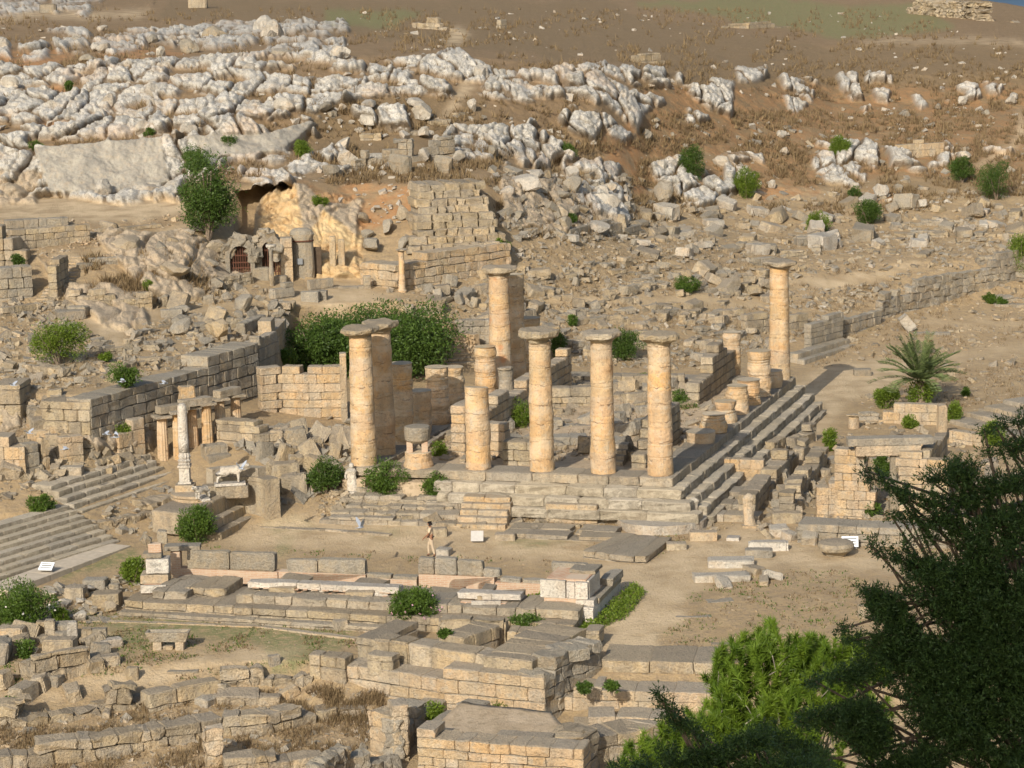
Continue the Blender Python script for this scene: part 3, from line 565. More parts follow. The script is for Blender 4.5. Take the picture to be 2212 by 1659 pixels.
# ---------------------------------------------------------------- the temple
TFR, TFL, TBR = atZ(1427, 1024, 0), atZ(787, 1002, 0), atZ(1684, 818, 0)
EA = (TFL-TFR)/np.linalg.norm(TFL-TFR); EB = (TBR-TFR)/np.linalg.norm(TBR-TFR); TW, TL = np.linalg.norm(TFL-TFR), np.linalg.norm(TBR-TFR)
def TP(a, b, z=0): P = TFR+EA*a+EB*b; return np.array([P[0], P[1], z])      # metres left / back from the front right column
RA = np.array([[EA[0], EB[0], 0], [EA[1], EB[1], 0], [0, 0, 1.]])
tp = thing('temple_platform', TP(TW/2, TL/2, -2.3), 'stepped stone platform of the ruined temple carrying the tall sandstone columns', 'platform')
def tblocks(B, a0, a1, b0, b1, z0, z1, L=1.5, along='a', nz=.03, rough=.45, rg=RNG):
    lo, hi = (a0, a1) if along == 'a' else (b0, b1); s = lo
    while s < hi-.1:
        w = L*rg.uniform(.7, 1.35); s1 = min(s+w, hi)
        if hi-s1 < .4: s1 = hi
        m, hw = (s+s1)/2, (s1-s)/2-.008; j = rg.uniform(-.03, .03)
        if along == 'a': B.add(TP(m, (b0+b1)/2+j, (z0+z1)/2), (hw, (b1-b0)/2, (z1-z0)/2), RA, nz, rg.random(), rough)
        else: B.add(TP((a0+a1)/2+j, m, (z0+z1)/2), ((a1-a0)/2, hw, (z1-z0)/2), RA, nz, rg.random(), rough)
        s = s1
B = Blocks(); e = .85
tblocks(B, -e, TW+e, -e, .85, -.5, 0, 2.2, 'a', .05); tblocks(B, -e, .85, .86, TL+e, -.5, 0, 1.6, 'b', .05); tblocks(B, TW-.85, TW+e, .86, TL+e, -.5, 0, 1.8, 'b'); tblocks(B, .86, TW-.86, TL-.8, TL+e, -.5, 0, 1.8, 'a')
B.build('stylobate', M_STEP, tp)
for k, (o, L2) in enumerate(((.62, 1.4), (1.2, 1.5), (1.75, 1.3), (2.1, 1.6))):
    B = Blocks(); z1 = -.47*(k+1); z0 = z1-.5 if k < 3 else z1-.3
    tblocks(B, -e-o, -e-o+.85, -e-.1, TL+e-(.3*k), z0, z1, L2, 'b', .06)
    if k < 3: tblocks(B, -e-o, (11.6, 11.2, 7.5)[k], -e-(.75, 1.35, 1.9)[k], -e-(.75, 1.35, 1.9)[k]+.9, z0, z1, 2.0, 'a', .07)
    B.build('step', M_STAIR, tp); B = Blocks()
    if k < 2: tblocks(B, TW+e+o-.85, TW+e+o, -e, TL+e, z0, z1, 1.7, 'b', .04); B.build('step', M_STAIR, tp)
def ground_patch(name, corners, z, mat, step=.35, amp=.07, parent=None, skirt=1.5):
    """rough soil sheet over a quadrilateral (world corners a, b, c, d)"""
    a, b, c, d = [np.array(q, float) for q in corners]; nu = max(2, int(np.linalg.norm(b-a)/step)); nv = max(2, int(np.linalg.norm(d-a)/step))
    s = np.linspace(0, 1, nu+1)[None, :, None]; t = np.linspace(0, 1, nv+1)[:, None, None]
    P = (a*(1-s)+b*s)*(1-t)+(d*(1-s)+c*s)*t
    P[..., 2] = (z if z is not None else P[..., 2])+(vnoise(P*.8, 3)+.5*vnoise(P*2.3, 5))*amp
    i = np.arange(P.shape[0]*P.shape[1]).reshape(P.shape[:2]); F = np.stack([i[:-1, :-1], i[:-1, 1:], i[1:, 1:], i[1:, :-1]], -1).reshape(-1, 4)
    V = P.reshape(-1, 3); ring = np.concatenate([i[0, :], i[1:, -1], i[-1, :-1][::-1], i[:-1, 0][::-1][:-1]]) if False else np.concatenate([i[0, :-1], i[:-1, -1], i[-1, :0:-1], i[:0:-1, 0]])
    lo = V[ring]-np.array([0, 0, skirt]); n0 = len(V); V = np.concatenate([V, lo]); k = len(ring); q = n0+np.arange(k)
    F2 = np.stack([ring, q, np.roll(q, -1), np.roll(ring, -1)], -1); F = np.concatenate([F, F2])
    base = np.array(parent.location) if parent is not None else np.array([a[0], a[1], 0])
    return put(name, mesh_np(name, V-base, F, mat, True), (0, 0, 0) if parent is not None else base, parent)
def soil_mat(name='dusty_soil', c1=(.38, .29, .19), c2=(.46, .36, .25), c3=(.27, .21, .13)):
    m, n, b = new_mat(name); g = NN(n, 'ShaderNodeNewGeometry'); pos = g.outputs['Position']
    n1 = noise(n, pos, .7, 5, .65); n2 = noise(n, pos, 3, 5, .7); n3 = noise(n, pos, 11, 3, .7)
    c = mixc(n, ramp(n, n1, [(.35, 0), (.65, 1)]), c1, c2); c = mixc(n, ramp(n, n2, [(.5, 0), (.66, .8)]), c, c3); c = mixc(n, ramp(n, n3, [(.62, 0), (.7, .4)]), c, (.5, .42, .3))
    lk(n, c, b.inputs['Base Color']); bump(n, b, mth(n, 'ADD', n2, n3), .7, .08); return m
M_SOIL = soil_mat()
ground_patch('inner_floor', [TP(TW-.84, .84), TP(.84, .84), TP(.84, TL-.8), TP(TW-.84, TL-.8)], -.28, M_SOIL, parent=tp)
FRV = lambda u: atZ(u, 1002+(u-787)*22/640., 0)
FULL = (.98, .52)
column(FRV(1427), 7.3, .66, 'complete front column at the right corner of the temple, first from the right flank steps', cap=FULL, seed=1)
column(FRV(1303), top_h(FRV(1303), 714), .65, 'complete front column with a grey capital, second from the right corner of the temple', cap=FULL, seed=2)
column(FRV(1171), top_h(FRV(1171), 711), .65, 'complete front column with the largest overhanging grey capital, third from the right corner', cap=(1.08, .62), seed=3)
column(FRV(1034), top_h(FRV(1034), 836), .66, 'broken front column without capital, half the height of its three complete neighbours', seed=4, top_tilt=.12, taper=.93)
column(FRV(787), top_h(FRV(787), 706), .69, 'complete front column at the left corner of the temple, in full sun', cap=(1.02, .5), seed=5)
# stub with brick piers
P = FRV(904); t = thing('column_stub', P, 'low column stub with two brick piers carrying a grey drum, on the temple front', 'column stub')
V, F = lathe([(.82, -.1), (.80, .1), (.70, .3), (.66, .75), (.6, .8)], 28, .06, 8); put('lower_drum', mesh_np('lower_drum', V, F, M_COL, False), (0, 0, 0), t)
V, F = lathe([(.5, 1.28), (.66, 1.42), (.69, 1.7), (.70, 2.0), (.66, 2.12), (.4, 2.14)], 20, .05, 9); put('upper_drum', mesh_np('upper_drum', V, F, M_STONEG, False), (0, 0, 0), t)
for sx in (-.42, .36):
    b = Blocks(); b.add(P+np.array([sx, -.1, 1.05]), (.16, .3, .29), noise=.01, rough=.05); b.build('brick_pier', M_BRICK, t)
# left flank (a = TW)
def flank(k, u=None): return TP(TW if u is None else u, TL*k/10.)
column(flank(1), top_h(flank(1), 694), .67, 'complete temple column standing in the shadow of the left front corner column', cap=(1.0, .5), seed=6)
column(flank(2), top_h(flank(2), 784), .66, 'dark shaded column stub with worn drums, third along the left flank of the temple', seed=7, erode=.06, nz=.06, taper=.98)
column(flank(3), top_h(flank(3), 843), .66, 'lowest shaded column stub on the left flank, topped by a dark grey drum', seed=8, erode=.06, nz=.05, taper=1.)
column(flank(4), top_h(flank(4), 792), .67, 'bulging column stub of loose drums, fifth along the left flank of the temple', seed=9, erode=.09, nz=.08, taper=1.)
column(flank(5), top_h(flank(5), 792), .67, 'column stub with a flat overhanging worn top drum, sixth along the left flank', seed=10, erode=.09, nz=.08, taper=1.02)
column(flank(7), top_h(flank(7), 748), .66, 'column stub of four stacked drums just in front of the orange stained tall column', seed=11, erode=.08, nz=.06, taper=1.)
column(flank(8), top_h(flank(8), 576), .68, 'tall back column with an orange stain and a wide broken capital', cap=(1.05, .55), seed=12, taper=.9, mat=M_COLS)
column(flank(9), top_h(flank(9), 592), .68, 'tall shaded column close behind the orange stained one, without capital', seed=13, erode=.05, nz=.06, taper=.92)
column(flank(10), top_h(flank(10), 686), .72, 'flat topped shaded column at the back left corner of the temple', seed=14, erode=.05, nz=.05, taper=1.)
P = TP(TW-2.2, TL*.60, -.2); column(P, top_h(P, 793), .45, 'slim pale grey column with a disc cap between the worn column stubs', cap=(.52, .2), seed=15, mat=M_STONEG, taper=.95)
# right flank
for k, (b, vt, er, lb, tf) in enumerate(((3, 931, .03, 'single flat dark drum, nearest the front on the right flank of the temple', 1.), (4, 893, .12, 'two squashed worn drums on the right flank, second from the front', .85), (5, 866, .12, 'wide worn pair of drums on the right flank, third from the front', .9),
        (6, 832, .08, 'tapering column stub of three drums on the right flank, in front of a shorter twin', .9), (7, 819, .09, 'column stub partly hidden behind the tapering stub on the right flank', 1.), (8, 757, .10, 'teetering tall stack of thin worn drums near the last right flank column', 1.), (9, 800, .05, 'short dark drum stack right in front of the last tall column of the right flank', 1.))):
    P = TP(0 if b < 9 else -.1, TL*b/10.); column(P, max(.45, top_h(P, vt)), .70 if b > 4 else .82, lb, name='column_stub', cat='column stub', seed=20+k, erode=er, nz=.07, taper=tf)
column(TP(0, TL), top_h(TP(0, TL), 563), .66, 'isolated tall column at the far right corner of the temple with a mossy capital', cap=(1.0, .42), seed=30)
P = atZ(1581, 815, -.25); column(P, top_h(P, 717), .60, 'thick crumbling column stub standing inside the far right end of the temple', name='column_stub', cat='column stub', seed=31, erode=.07, nz=.07, taper=.95)
# cella walls: names say where they stand
def cella(name, label, u, v, L, hpx, t=.8, z=-.3, back=EB, mat=M_STONE, course=.5, rag=.8, seed=0, bl=1.1, segs=None):
    a = atZ(u, v, z); B = Blocks(); rg = np.random.default_rng(seed+int(u)); A = axes(back); H = hpx/ppm(a); zc = z-.2; ex = A[:, 0]; k = 0
    while zc < z+H*1.2:
        hc = course*rg.uniform(.85, 1.15); s = -rg.random()*.6 if k % 2 else 0
        while s < L:
            w = bl*rg.uniform(.7, 1.3); s0 = max(s, 0); s1 = min(s+w, L); s = s+w; m = (s0+s1)/2
            hh = H*(np.interp(m/L, *segs) if segs else 1)+rag*(vnoise(np.array([[m*.5+seed, 2.3, u*.1]]), 4)[0]-.3)*course
            if s1-s0 < .15 or zc+hc*.5 > z+hh: continue
            c = a+ex*m; c[2] = zc+hc/2; B.add(c, ((s1-s0)/2-.01, t/2, hc/2-.006), A, .04, rg.random(), .5)
        zc += hc; k += 1
    return tag(B.build(name, mat), label, 'wall')
cella('cella_wall', 'left inner temple wall ending in a smooth orange pier beside the broken front column', 990, 985, 20, 118, segs=([0, .12, .16, .3, 1], [1, 1, .62, .72, .9]), mat=M_WARM)
cella('cella_wall', 'right inner wall of the temple with its dark shaded side, nearest the front right column', 1378, 1012, 7.5, 118, segs=([0, .2, .35, 1], [.35, .6, 1, .75]), mat=M_STONE, rag=1.6)
cella('cella_wall', 'dark shaded inner wall with a stepped top, before the crumbling stub inside the temple', 1496, 878, 10.5, 88, segs=([0, .3, .34, .62, .66, 1], [.45, .75, 1.15, 1.1, .9, 1]), rag=.8)
cella('cella_pier', 'short rendered pier right of the broken front column, reaching half its height', 1070, 985, 1.0, 74, mat=M_WARM, rag=.1, t=1.1)
def cross(name, label, p0, p1, h, t=.6, z=-.3, mat=None, **k): return wall(name, label, 'wall', [(p0[0], p0[1], h), (p1[0], p1[1], h)], t=t, z=z, mat=mat, **k)
cross('cross_wall', 'low ashlar cross wall inside the temple between the broken column and its complete neighbour', (1085, 1003), (1165, 1006), 50, 1.)
cross('cross_wall', 'low dark slab wall inside the temple behind the gap between the two middle columns', (1190, 965), (1270, 962), 42, 1.2, mat=M_STONEG)
cross('cross_wall', 'stepped foundation wall across the middle of the temple, behind the front columns', (1190, 925), (1330, 920), 26, 1.0, mat=M_STONEG)
cross('cross_wall', 'long rendered cross wall with a pale face deep inside the temple', (1150, 882), (1290, 878), 40, .8, mat=M_STONE)
cross('cross_wall', 'far cross wall of pale blocks at the back of the temple interior', (1190, 838), (1480, 834), 24, .8, mat=M_STONE)
cross('cross_wall', 'short cross wall of large slabs left of the middle column, before the green fig bush', (1046, 968), (1130, 962), 24, .9, mat=M_STONEG)
stairs('inner_steps', 'small flight of shaded steps inside the temple beside the right front column', 'steps', (1290, 1004), (1345, 1006), 4, .22, .4, z=-.3)
cross('kerb_line', 'low kerb of long blocks running back between the left front columns', (880, 1000), (985, 930), 10, .3, mat=M_STEP)
cross('kerb_line', 'low stone kerb leading towards the left inner wall of the temple', (1005, 1000), (1060, 945), 9, .3, mat=M_STEP)
M_DARK = plain_mat('cave_shadow_rock', (.09, .065, .045), 1, .3, 2, .3)  # near-black colour stands for the shade inside openings
# ---------------------------------------------------------------- single blocks, slabs
def block(u, v, w, d, h, rot, label, name='stone_block', cat='stone block', mat=None, z=None, tilt=(0, 0), nz=.04, rough=.4, group=None, sink=.06, parent=None, rnd_=None):
    P = atZ(u, v, z) if z is not None else G(u, v); B = Blocks(); R = rotm(math.radians(tilt[0]), math.radians(tilt[1]), math.radians(rot))
    c = P+np.array([0, d*.35, h/2-sink]); B.add(c, (w/2, d/2, h/2), R, nz, rnd_, rough)
    if parent is not None: return B.build(name, mat or M_STONE, parent)
    return tag(B.build(name, mat or M_STONE), label, cat, group)
def prism(name, outline, thick, mat, loc, rot, parent=None, holes=None):
    """outline in local (x, z); extruded along local y by thick; triangulated by Blender (may be concave)"""
    import bmesh
    bm = bmesh.new(); vs = [bm.verts.new((x, 0, z)) for x, z in outline]; f = bm.faces.new(vs)
    bmesh.ops.triangulate(bm, faces=[f]); g = bmesh.ops.extrude_face_region(bm, geom=bm.faces[:])
    for q in g['geom']:
        if isinstance(q, bmesh.types.BMVert): q.co.y += thick
    bmesh.ops.recalc_face_normals(bm, faces=bm.faces[:]); me = bpy.data.meshes.new(name); bm.to_mesh(me); bm.free(); me.materials.append(mat)
    return put(name, me, loc, parent, (0, 0, rot))
# ---------------------------------------------------------------- walls of the whole site, from the upper left to the lower right
S_, SG, WA = M_STONE, M_STONEG, M_WARM
WALLS = [
 ('ashlar_wall', 'upper row of big grey brown ashlars on the left terrace below the quarried cliff', [(12, 502, 19), (149, 491, 22)], dict(course=.62, blen=1.0, mat=SG, rag=.1, t=.9)),
 ('ashlar_wall', 'lower three course ashlar wall at the left terrace, above the rock-cut stairway', [(26, 545, 46), (120, 530, 40), (196, 519, 38)], dict(course=.45, blen=.75, mat=S_, rag=.2)),
 ('wall_end', 'stepped pile of large blocks at the left picture edge, left of the three course wall', [(-60, 575, 100), (10, 573, 88), (30, 575, 55), (58, 574, 22)], dict(course=.75, blen=1.4, mat=S_, rag=.2, t=1.2)),
 ('kerb_wall', 'one course kerb of small blocks leading right from the left terrace wall along the path', [(196, 509, 9), (350, 492, 10)], dict(course=.3, blen=.7, rag=0, t=.4)),
 ('ashlar_wall', 'wall of big blocks carrying a green shrub, left of the stairway foot', [(-40, 660, 80), (73, 641, 66)], dict(course=.6, blen=.9, mat=SG, rag=.1, t=1.2)),
 ('low_wall', 'low two course wall at the left edge below the stairway', [(-40, 695, 22), (90, 672, 12)], dict(course=.35, mat=S_)),
 ('stairway_wall', 'rough wall lining the right side of the rock-cut stairway', [(126, 650, 60), (150, 600, 50)], dict(course=.5, blen=.8, mat=S_, rag=.9)),
 ('retaining_wall', 'rubble retaining wall under the overgrown mound right of the stairway', [(150, 655, 30), (200, 664, 34), (330, 669, 40)], dict(course=.38, blen=.6, rag=.8, nz=.07)),
 ('coping_row', 'row of long whitish coping blocks crowning the overgrown mound right of the stairway', [(172, 584, 12), (205, 574, 16), (266, 574, 20)], dict(course=.7, blen=1.6, mat=SG, rag=0)),
 ('rubble_wall', 'small rubble wall of pale stones in front of the left grated cave', [(478, 620, 34), (548, 614, 22)], dict(course=.25, blen=.35, nz=.06, rag=1.2)),
 ('low_wall', 'dark smooth low wall corner below the slim grey column', [(592, 650, 20), (637, 643, 34)], dict(course=.55, blen=1.3, mat=SG, rag=0)),
 ('low_wall', 'row of upright grey slabs in front of the yellow rock face', [(670, 628, 16), (730, 622, 20), (802, 624, 22)], dict(course=.7, blen=.9, mat=SG, rag=.5, t=.35)),
 ('coping_wall', 'dark wall with a rounded coping running towards the big green tree', [(530, 728, 36), (592, 700, 14)], dict(course=.6, blen=1.3, mat=SG, rag=0)),
 ('wall_pier', 'pale upright pier left of the big green tree', [(588, 768, 76), (622, 764, 72)], dict(course=.7, blen=.8, mat=WA, rag=.1, t=.8)),
 ('massive_wall', 'warm ashlar foundation wall under the stepped block pyramid', [(778, 612, 52), (862, 626, 66), (960, 612, 70), (1105, 586, 62)], dict(course=.58, blen=.95, mat=WA, rag=.25, t=1.6, nz=.06)),
 ('ashlar_wall', 'grey ashlar ruin left of the big white boulders', [(745, 372, 30), (800, 360, 55), (880, 352, 50), (890, 352, 52), (985, 345, 42)], dict(course=.6, blen=.9, mat=SG, rag=1.3, nz=.06)),
 ('low_wall', 'broken row of slabs left of the grey ashlar wall ruin under the karst cliff', [(690, 385, 12), (745, 378, 20)], dict(course=.4, mat=SG, rag=1)),
 ('distant_wall', 'small ruined stone wall high on the slope with a tumbled top, upper middle', [(890, 62, 20), (950, 66, 26), (985, 72, 12)], dict(course=.5, blen=.9, rag=1.8, nz=.08)),
 ('distant_wall', 'tiny grey ruin of upright blocks near the top middle of the hillside', [(1040, 62, 8), (1095, 62, 24)], dict(course=.7, blen=.7, mat=SG, rag=1.8)),
 ('distant_wall', 'two pale door jamb stumps on the slope above the right end of the karst cliff', [(1372, 135, 18), (1452, 142, 24)], dict(course=.5, blen=.8, rag=2, mat=S_)),
 ('distant_wall', 'low broken line of stones across the upper slope right of the middle', [(1550, 60, 8), (1620, 62, 12), (1710, 60, 8)], dict(course=.5, blen=1.2, rag=2.2, mat=S_)),
 ('hilltop_ruin', 'ruined pinkish stone wall on the crest at the top right corner', [(1960, 30, 28), (2020, 36, 30), (2080, 40, 30), (2110, 44, 38), (2205, 50, 34)], dict(course=.42, blen=.6, mat=M_STONE, rag=4.5, nz=.22, t=2.2, rough=1.2)),
 ('ashlar_wall', 'small reddish ashlar wall fragment on the right hand slope above the dark shrubs', [(1940, 345, 30), (1985, 340, 38), (2040, 335, 36)], dict(course=.55, blen=.9, mat=WA, rag=.9)),
 ('bank_wall', 'long dark weathered terrace wall rising to the right edge', [(1905, 690, 40), (1950, 676, 55), (2080, 640, 62), (2200, 606, 58), (2330, 575, 60)], dict(course=.5, blen=.8, mat=SG, rag=.7, nz=.09)),
 ('terrace_wall', 'grey terrace wall joining the pilaster wall to the dark weathered wall', [(1828, 728, 40), (1905, 700, 42)], dict(course=.5, blen=.8, mat=SG, rag=.8, nz=.06)),
 ('pilaster_wall', 'smooth pale grey wall face between two pilasters right of the isolated tall column', [(1752, 764, 66), (1822, 738, 62)], dict(course=.36, blen=.8, mat=SG, rag=0, nz=.015, rough=.2)),
 ('inner_wall', 'pale block wall standing behind the isolated tall column', [(1612, 716, 34), (1746, 712, 36)], dict(course=.5, blen=1.3, mat=S_, rag=.2)),
 ('long_retaining_wall', 'lower left half of the long grey retaining wall behind the small colonnade', [(202, 985, 120), (300, 948, 114), (452, 896, 100)], dict(course=.62, blen=1.05, mat=SG, rag=0, t=1.6, nz=.035)),
 ('long_retaining_wall', 'taller right half of the long grey retaining wall, with sockets along its top', [(453, 896, 128), (563, 857, 112)], dict(course=.62, blen=1.0, mat=SG, rag=0, t=1.8, nz=.03)),
 ('return_wall', 'stepped grey wall turning back from the right end of the long retaining wall', [(564, 838, 112), (604, 800, 76)], dict(course=.62, blen=1.1, mat=SG, rag=.4)),
 ('corner_wall', 'pale corner block course facing left at the low end of the retaining wall', [(90, 940, 62), (200, 985, 118)], dict(course=.62, blen=1.2, mat=S_, rag=.3, t=1.4)),
 ('stepped_wall', 'warm yellow ashlar wall with a stepped top between retaining wall and temple', [(566, 888, 100), (612, 893, 104), (668, 901, 98), (743, 908, 136)], dict(course=.52, blen=1.25, mat=WA, rag=.15, nz=.02, t=.8)),
 ('door_post', 'dark narrow upright post of stone at the right end of the stepped yellow wall', [(738, 912, 150), (752, 913, 150)], dict(course=1.0, blen=2, mat=WA, rag=0)),
 ('foundation_row', 'low dressed foundation course at the foot of the stepped yellow wall', [(560, 930, 16), (750, 945, 18)], dict(course=.35, blen=.8, mat=WA, rag=.4)),
 ('sunken_wall', 'rough long wall stub behind the heap of fallen drums, right of the small colonnade', [(468, 955, 50), (560, 962, 48), (640, 960, 24)], dict(course=.5, blen=1.1, mat=S_, rag=.3, t=1)),
 ('block_wall', 'block wall with a deep shadow at the far left edge, below the shrub with slab', [(-60, 925, 95), (0, 925, 85), (47, 925, 78)], dict(course=.8, blen=1.6, mat=S_, rag=.5, t=2.2)),
 ('block_wall', 'pale ashlar wall at the left edge above the upper stair flight', [(-60, 1030, 120), (44, 1034, 100), (57, 1034, 90)], dict(course=.7, blen=.9, mat=WA, rag=.5, t=1.3)),
 ('block_pillar', 'tall grey faced block pillar with a dark side beside the pale left wall', [(57, 1030, 64), (88, 1020, 66)], dict(course=.75, blen=1.2, mat=SG, rag=0)),
 ('block_pillar', 'slender eroded orange pillar behind the grey faced block pillar', [(91, 1016, 72), (110, 1012, 70)], dict(course=1.0, blen=1, mat=WA, rag=.6, nz=.09)),
 ('block_wall', 'broken wall of two big pale blocks above the solitary cut block', [(133, 1003, 58), (182, 998, 56)], dict(course=.72, blen=1.2, mat=WA, rag=.3)),
 ('block_wall', 'back row of low rendered walls left of the bush under the retaining wall', [(60, 958, 34), (130, 950, 30), (200, 948, 22)], dict(course=.5, blen=1.0, mat=WA, rag=.9)),
 ('block_wall', 'jagged upright slab wall above the middle of the left picture edge', [(100, 975, 60), (190, 968, 40)], dict(course=.6, blen=1.1, mat=S_, rag=1.4)),
 ('rendered_wall', 'pink rendered wall with a slanted top ending in a pilaster by the small colonnade', [(258, 988, 50), (290, 986, 74), (316, 986, 86)], dict(course=.9, blen=2.2, mat=WA, rag=.1, nz=.02)),
 ('rubble_wall', 'ragged low wall between the pale left walls and the pink rendered wall', [(190, 968, 24), (255, 975, 36)], dict(course=.4, blen=.8, mat=S_, rag=1.2)),
 ('terrace_edge', 'crumbling terrace edge left of the shrub with the slab', [(0, 800, 44), (80, 812, 32), (160, 826, 22)], dict(course=.5, blen=1.0, mat=S_, rag=1.2, nz=.08)),
 ('terrace_edge', 'dark broken terrace edge below the shrub with the slab', [(60, 905, 22), (145, 860, 30)], dict(course=.6, blen=1.1, mat=SG, rag=1., nz=.08)),
 ('stair_parapet', 'pale parapet of blocks running down along the stairway behind the big green tree', [(854, 665, 20), (905, 690, 30), (960, 712, 30), (980, 730, 34), (1026, 765, 30)], dict(course=.6, blen=1.1, mat=WA, rag=.4, t=.5)),
 ('ashlar_wall', 'grey blue ashlar wall left of the orange stained column', [(982, 724, 34), (1063, 748, 66)], dict(course=.55, blen=.8, mat=SG, rag=.2)),
 ('low_wall', 'low terrace wall of long blocks above the stairway parapet', [(1063, 690, 40), (1100, 700, 44), (1160, 690, 30)], dict(course=.5, blen=.9, mat=SG, rag=1)),
 ('rubble_terrace', 'ragged terrace wall at the foot of the boulder slope, above the middle columns', [(1160, 640, 26), (1240, 655, 30), (1330, 650, 18)], dict(course=.4, blen=.7, mat=S_, rag=1.5, nz=.08)),
 ('rubble_terrace', 'collapsed terrace wall between the second and third front columns, far behind', [(1180, 745, 34), (1270, 752, 30), (1330, 740, 20)], dict(course=.45, blen=.8, mat=S_, rag=1.4, nz=.08)),
 ('rubble_terrace', 'low ruined wall right of the front column tops, far behind the temple', [(1465, 700, 18), (1540, 690, 16), (1640, 690, 12)], dict(course=.4, blen=.8, mat=S_, rag=1.2, nz=.07)),
 ('rubble_terrace', 'line of slabs on the rubble slope right of the tilted slab', [(1215, 515, 14), (1330, 505, 18), (1395, 510, 12)], dict(course=.45, blen=1.3, mat=SG, rag=1)),
 ('room_wall', 'rear wall of the small roofless room at the right foot of the temple steps', [(1548, 1046, 66), (1650, 1052, 58)], dict(course=.48, blen=.95, mat=WA, rag=.4)),
 ('room_wall', 'dark left wall of the small roofless room, touching the temple platform corner', [(1497, 1078, 70), (1530, 1046, 60)], dict(course=.5, blen=.9, mat=S_, rag=.7, t=.6)),
 ('room_wall', 'long shaded right wall of the small roofless room', [(1632, 1118, 52), (1668, 1070, 56), (1706, 1030, 58)], dict(course=.5, blen=.9, mat=S_, rag=.7, t=.9)),
 ('front_ledge', 'upper front ledge of weathered blocks before the small roofless room', [(1500, 1082, 20), (1630, 1088, 22)], dict(course=.45, blen=1.2, rag=.2, t=1.4, mat=M_STEP)),
 ('front_ledge', 'middle front ledge of weathered blocks beside the white headless statue', [(1506, 1103, 18), (1610, 1108, 18)], dict(course=.4, blen=1.2, rag=.2, t=1.2, mat=M_STEP)),
 ('front_ledge', 'lowest front ledge of big slabs right of the white headless statue', [(1508, 1124, 16), (1640, 1130, 18)], dict(course=.36, blen=1.3, rag=.2, t=1.2, mat=M_STEP)),
 ('slab_row', 'row of upright dark slabs leading back beside the right temple steps', [(1655, 1005, 30), (1700, 980, 40), (1765, 952, 34)], dict(course=.95, blen=.8, mat=S_, rag=1.2, nz=.08)),
 ('slab_row', 'second row of upright slabs parallel to the slab row by the temple steps', [(1690, 1046, 44), (1722, 1010, 40), (1748, 985, 30)], dict(course=1.0, blen=.9, mat=S_, rag=1, nz=.07)),
 ('low_wall', 'low wall running back left of the building with the doorway', [(1716, 1120, 56), (1748, 1060, 30), (1790, 1000, 16)], dict(course=.5, blen=1.0, mat=S_, rag=1, t=.8)),
 ('front_podium', 'long moulded podium wall in front of the building with the doorway', [(1722, 1172, 44), (1850, 1180, 46), (1990, 1184, 44), (2080, 1186, 40)], dict(course=.44, blen=1.4, mat=SG, rag=0, t=1.6)),
 ('stepped_buttress', 'stepped warm masonry left of the tall pilasters of the doorway building', [(1764, 1118, 50), (1790, 1118, 74), (1840, 1118, 76)], dict(course=.5, blen=1.2, mat=WA, rag=.2, t=.8)),
 ('back_room_wall', 'small rear room of pale blocks behind the doorway building', [(1860, 912, 34), (1930, 915, 44), (2035, 918, 42)], dict(course=.6, blen=.9, mat=WA, rag=1.1)),
 ('side_room_wall', 'roofless side room right of the doorway building', [(2050, 955, 30), (2100, 962, 42), (2120, 965, 20)], dict(course=.5, blen=.9, mat=WA, rag=.7)),
 ('ashlar_wall', 'ruined wall half hidden by the conifer branches at the right edge', [(2090, 1160, 40), (2250, 1165, 40)], dict(course=.5, blen=1, mat=S_, rag=.8)),
 ('ledge_row', 'row of thin rough slabs forming the broken left part of the temple front steps', [(690, 1130, 14), (850, 1136, 14), (985, 1138, 13)], dict(course=.3, blen=.9, rag=.2, t=1.0, nz=.06, mat=M_STEP)),
 ('ledge_row', 'second row from below of the broken slabs left of the front stairs', [(715, 1117, 14), (850, 1122, 13), (992, 1122, 13)], dict(course=.3, blen=.8, rag=.3, t=1.0, nz=.06, mat=M_STEP)),
 ('ledge_row', 'third row from below of the broken slabs left of the front stairs', [(745, 1103, 14), (880, 1107, 13), (978, 1107, 12)], dict(course=.3, blen=.8, rag=.4, t=1.0, nz=.06, mat=M_STEP)),
 ('ledge_row', 'uppermost broken slab row under the two green bushes at the temple front', [(755, 1086, 13), (880, 1092, 14), (998, 1094, 16)], dict(course=.35, blen=.9, rag=.5, t=1.0, nz=.06, mat=M_STEP)),
 ('ledge_row', 'top row with large slabs beside the white torso statue', [(770, 1070, 12), (860, 1074, 14), (905, 1080, 12)], dict(course=.4, blen=.9, rag=.5, t=.8, nz=.06, mat=M_STEP)),
 ('pale_wall', 'smooth pale ashlar block wall low in front of the middle columns', [(1179, 1128, 42), (1290, 1134, 42)], dict(course=.5, blen=1.5, rag=0, t=.5, mat=M_WARM, nz=.015, rough=.15)),
 ('back_ledge', 'plain foundation face under the right half of the temple front', [(1095, 1112, 34), (1330, 1122, 38), (1440, 1124, 36)], dict(course=.42, blen=1.2, rag=.3, t=1.6, mat=M_STEP)),
 ('ledge_row', 'upper long ledge of thin slabs crossing the temple forecourt on the right', [(1100, 1150, 10), (1250, 1156, 10), (1330, 1160, 9)], dict(course=.22, blen=1.4, rag=.3, t=1.3, mat=M_STEP)),
 ('ledge_row', 'lower long ledge of thin slabs nearest the trodden forecourt', [(1085, 1162, 8), (1250, 1170, 8), (1335, 1172, 7)], dict(course=.2, blen=1.5, rag=.2, t=1.2, mat=M_STEP)),
 ('kerb_line', 'thin stone kerb across the forecourt left of the walking man', [(560, 1140, 5), (700, 1148, 5), (880, 1163, 5)], dict(course=.16, blen=1.0, rag=.6, t=.4, mat=M_STEP)),
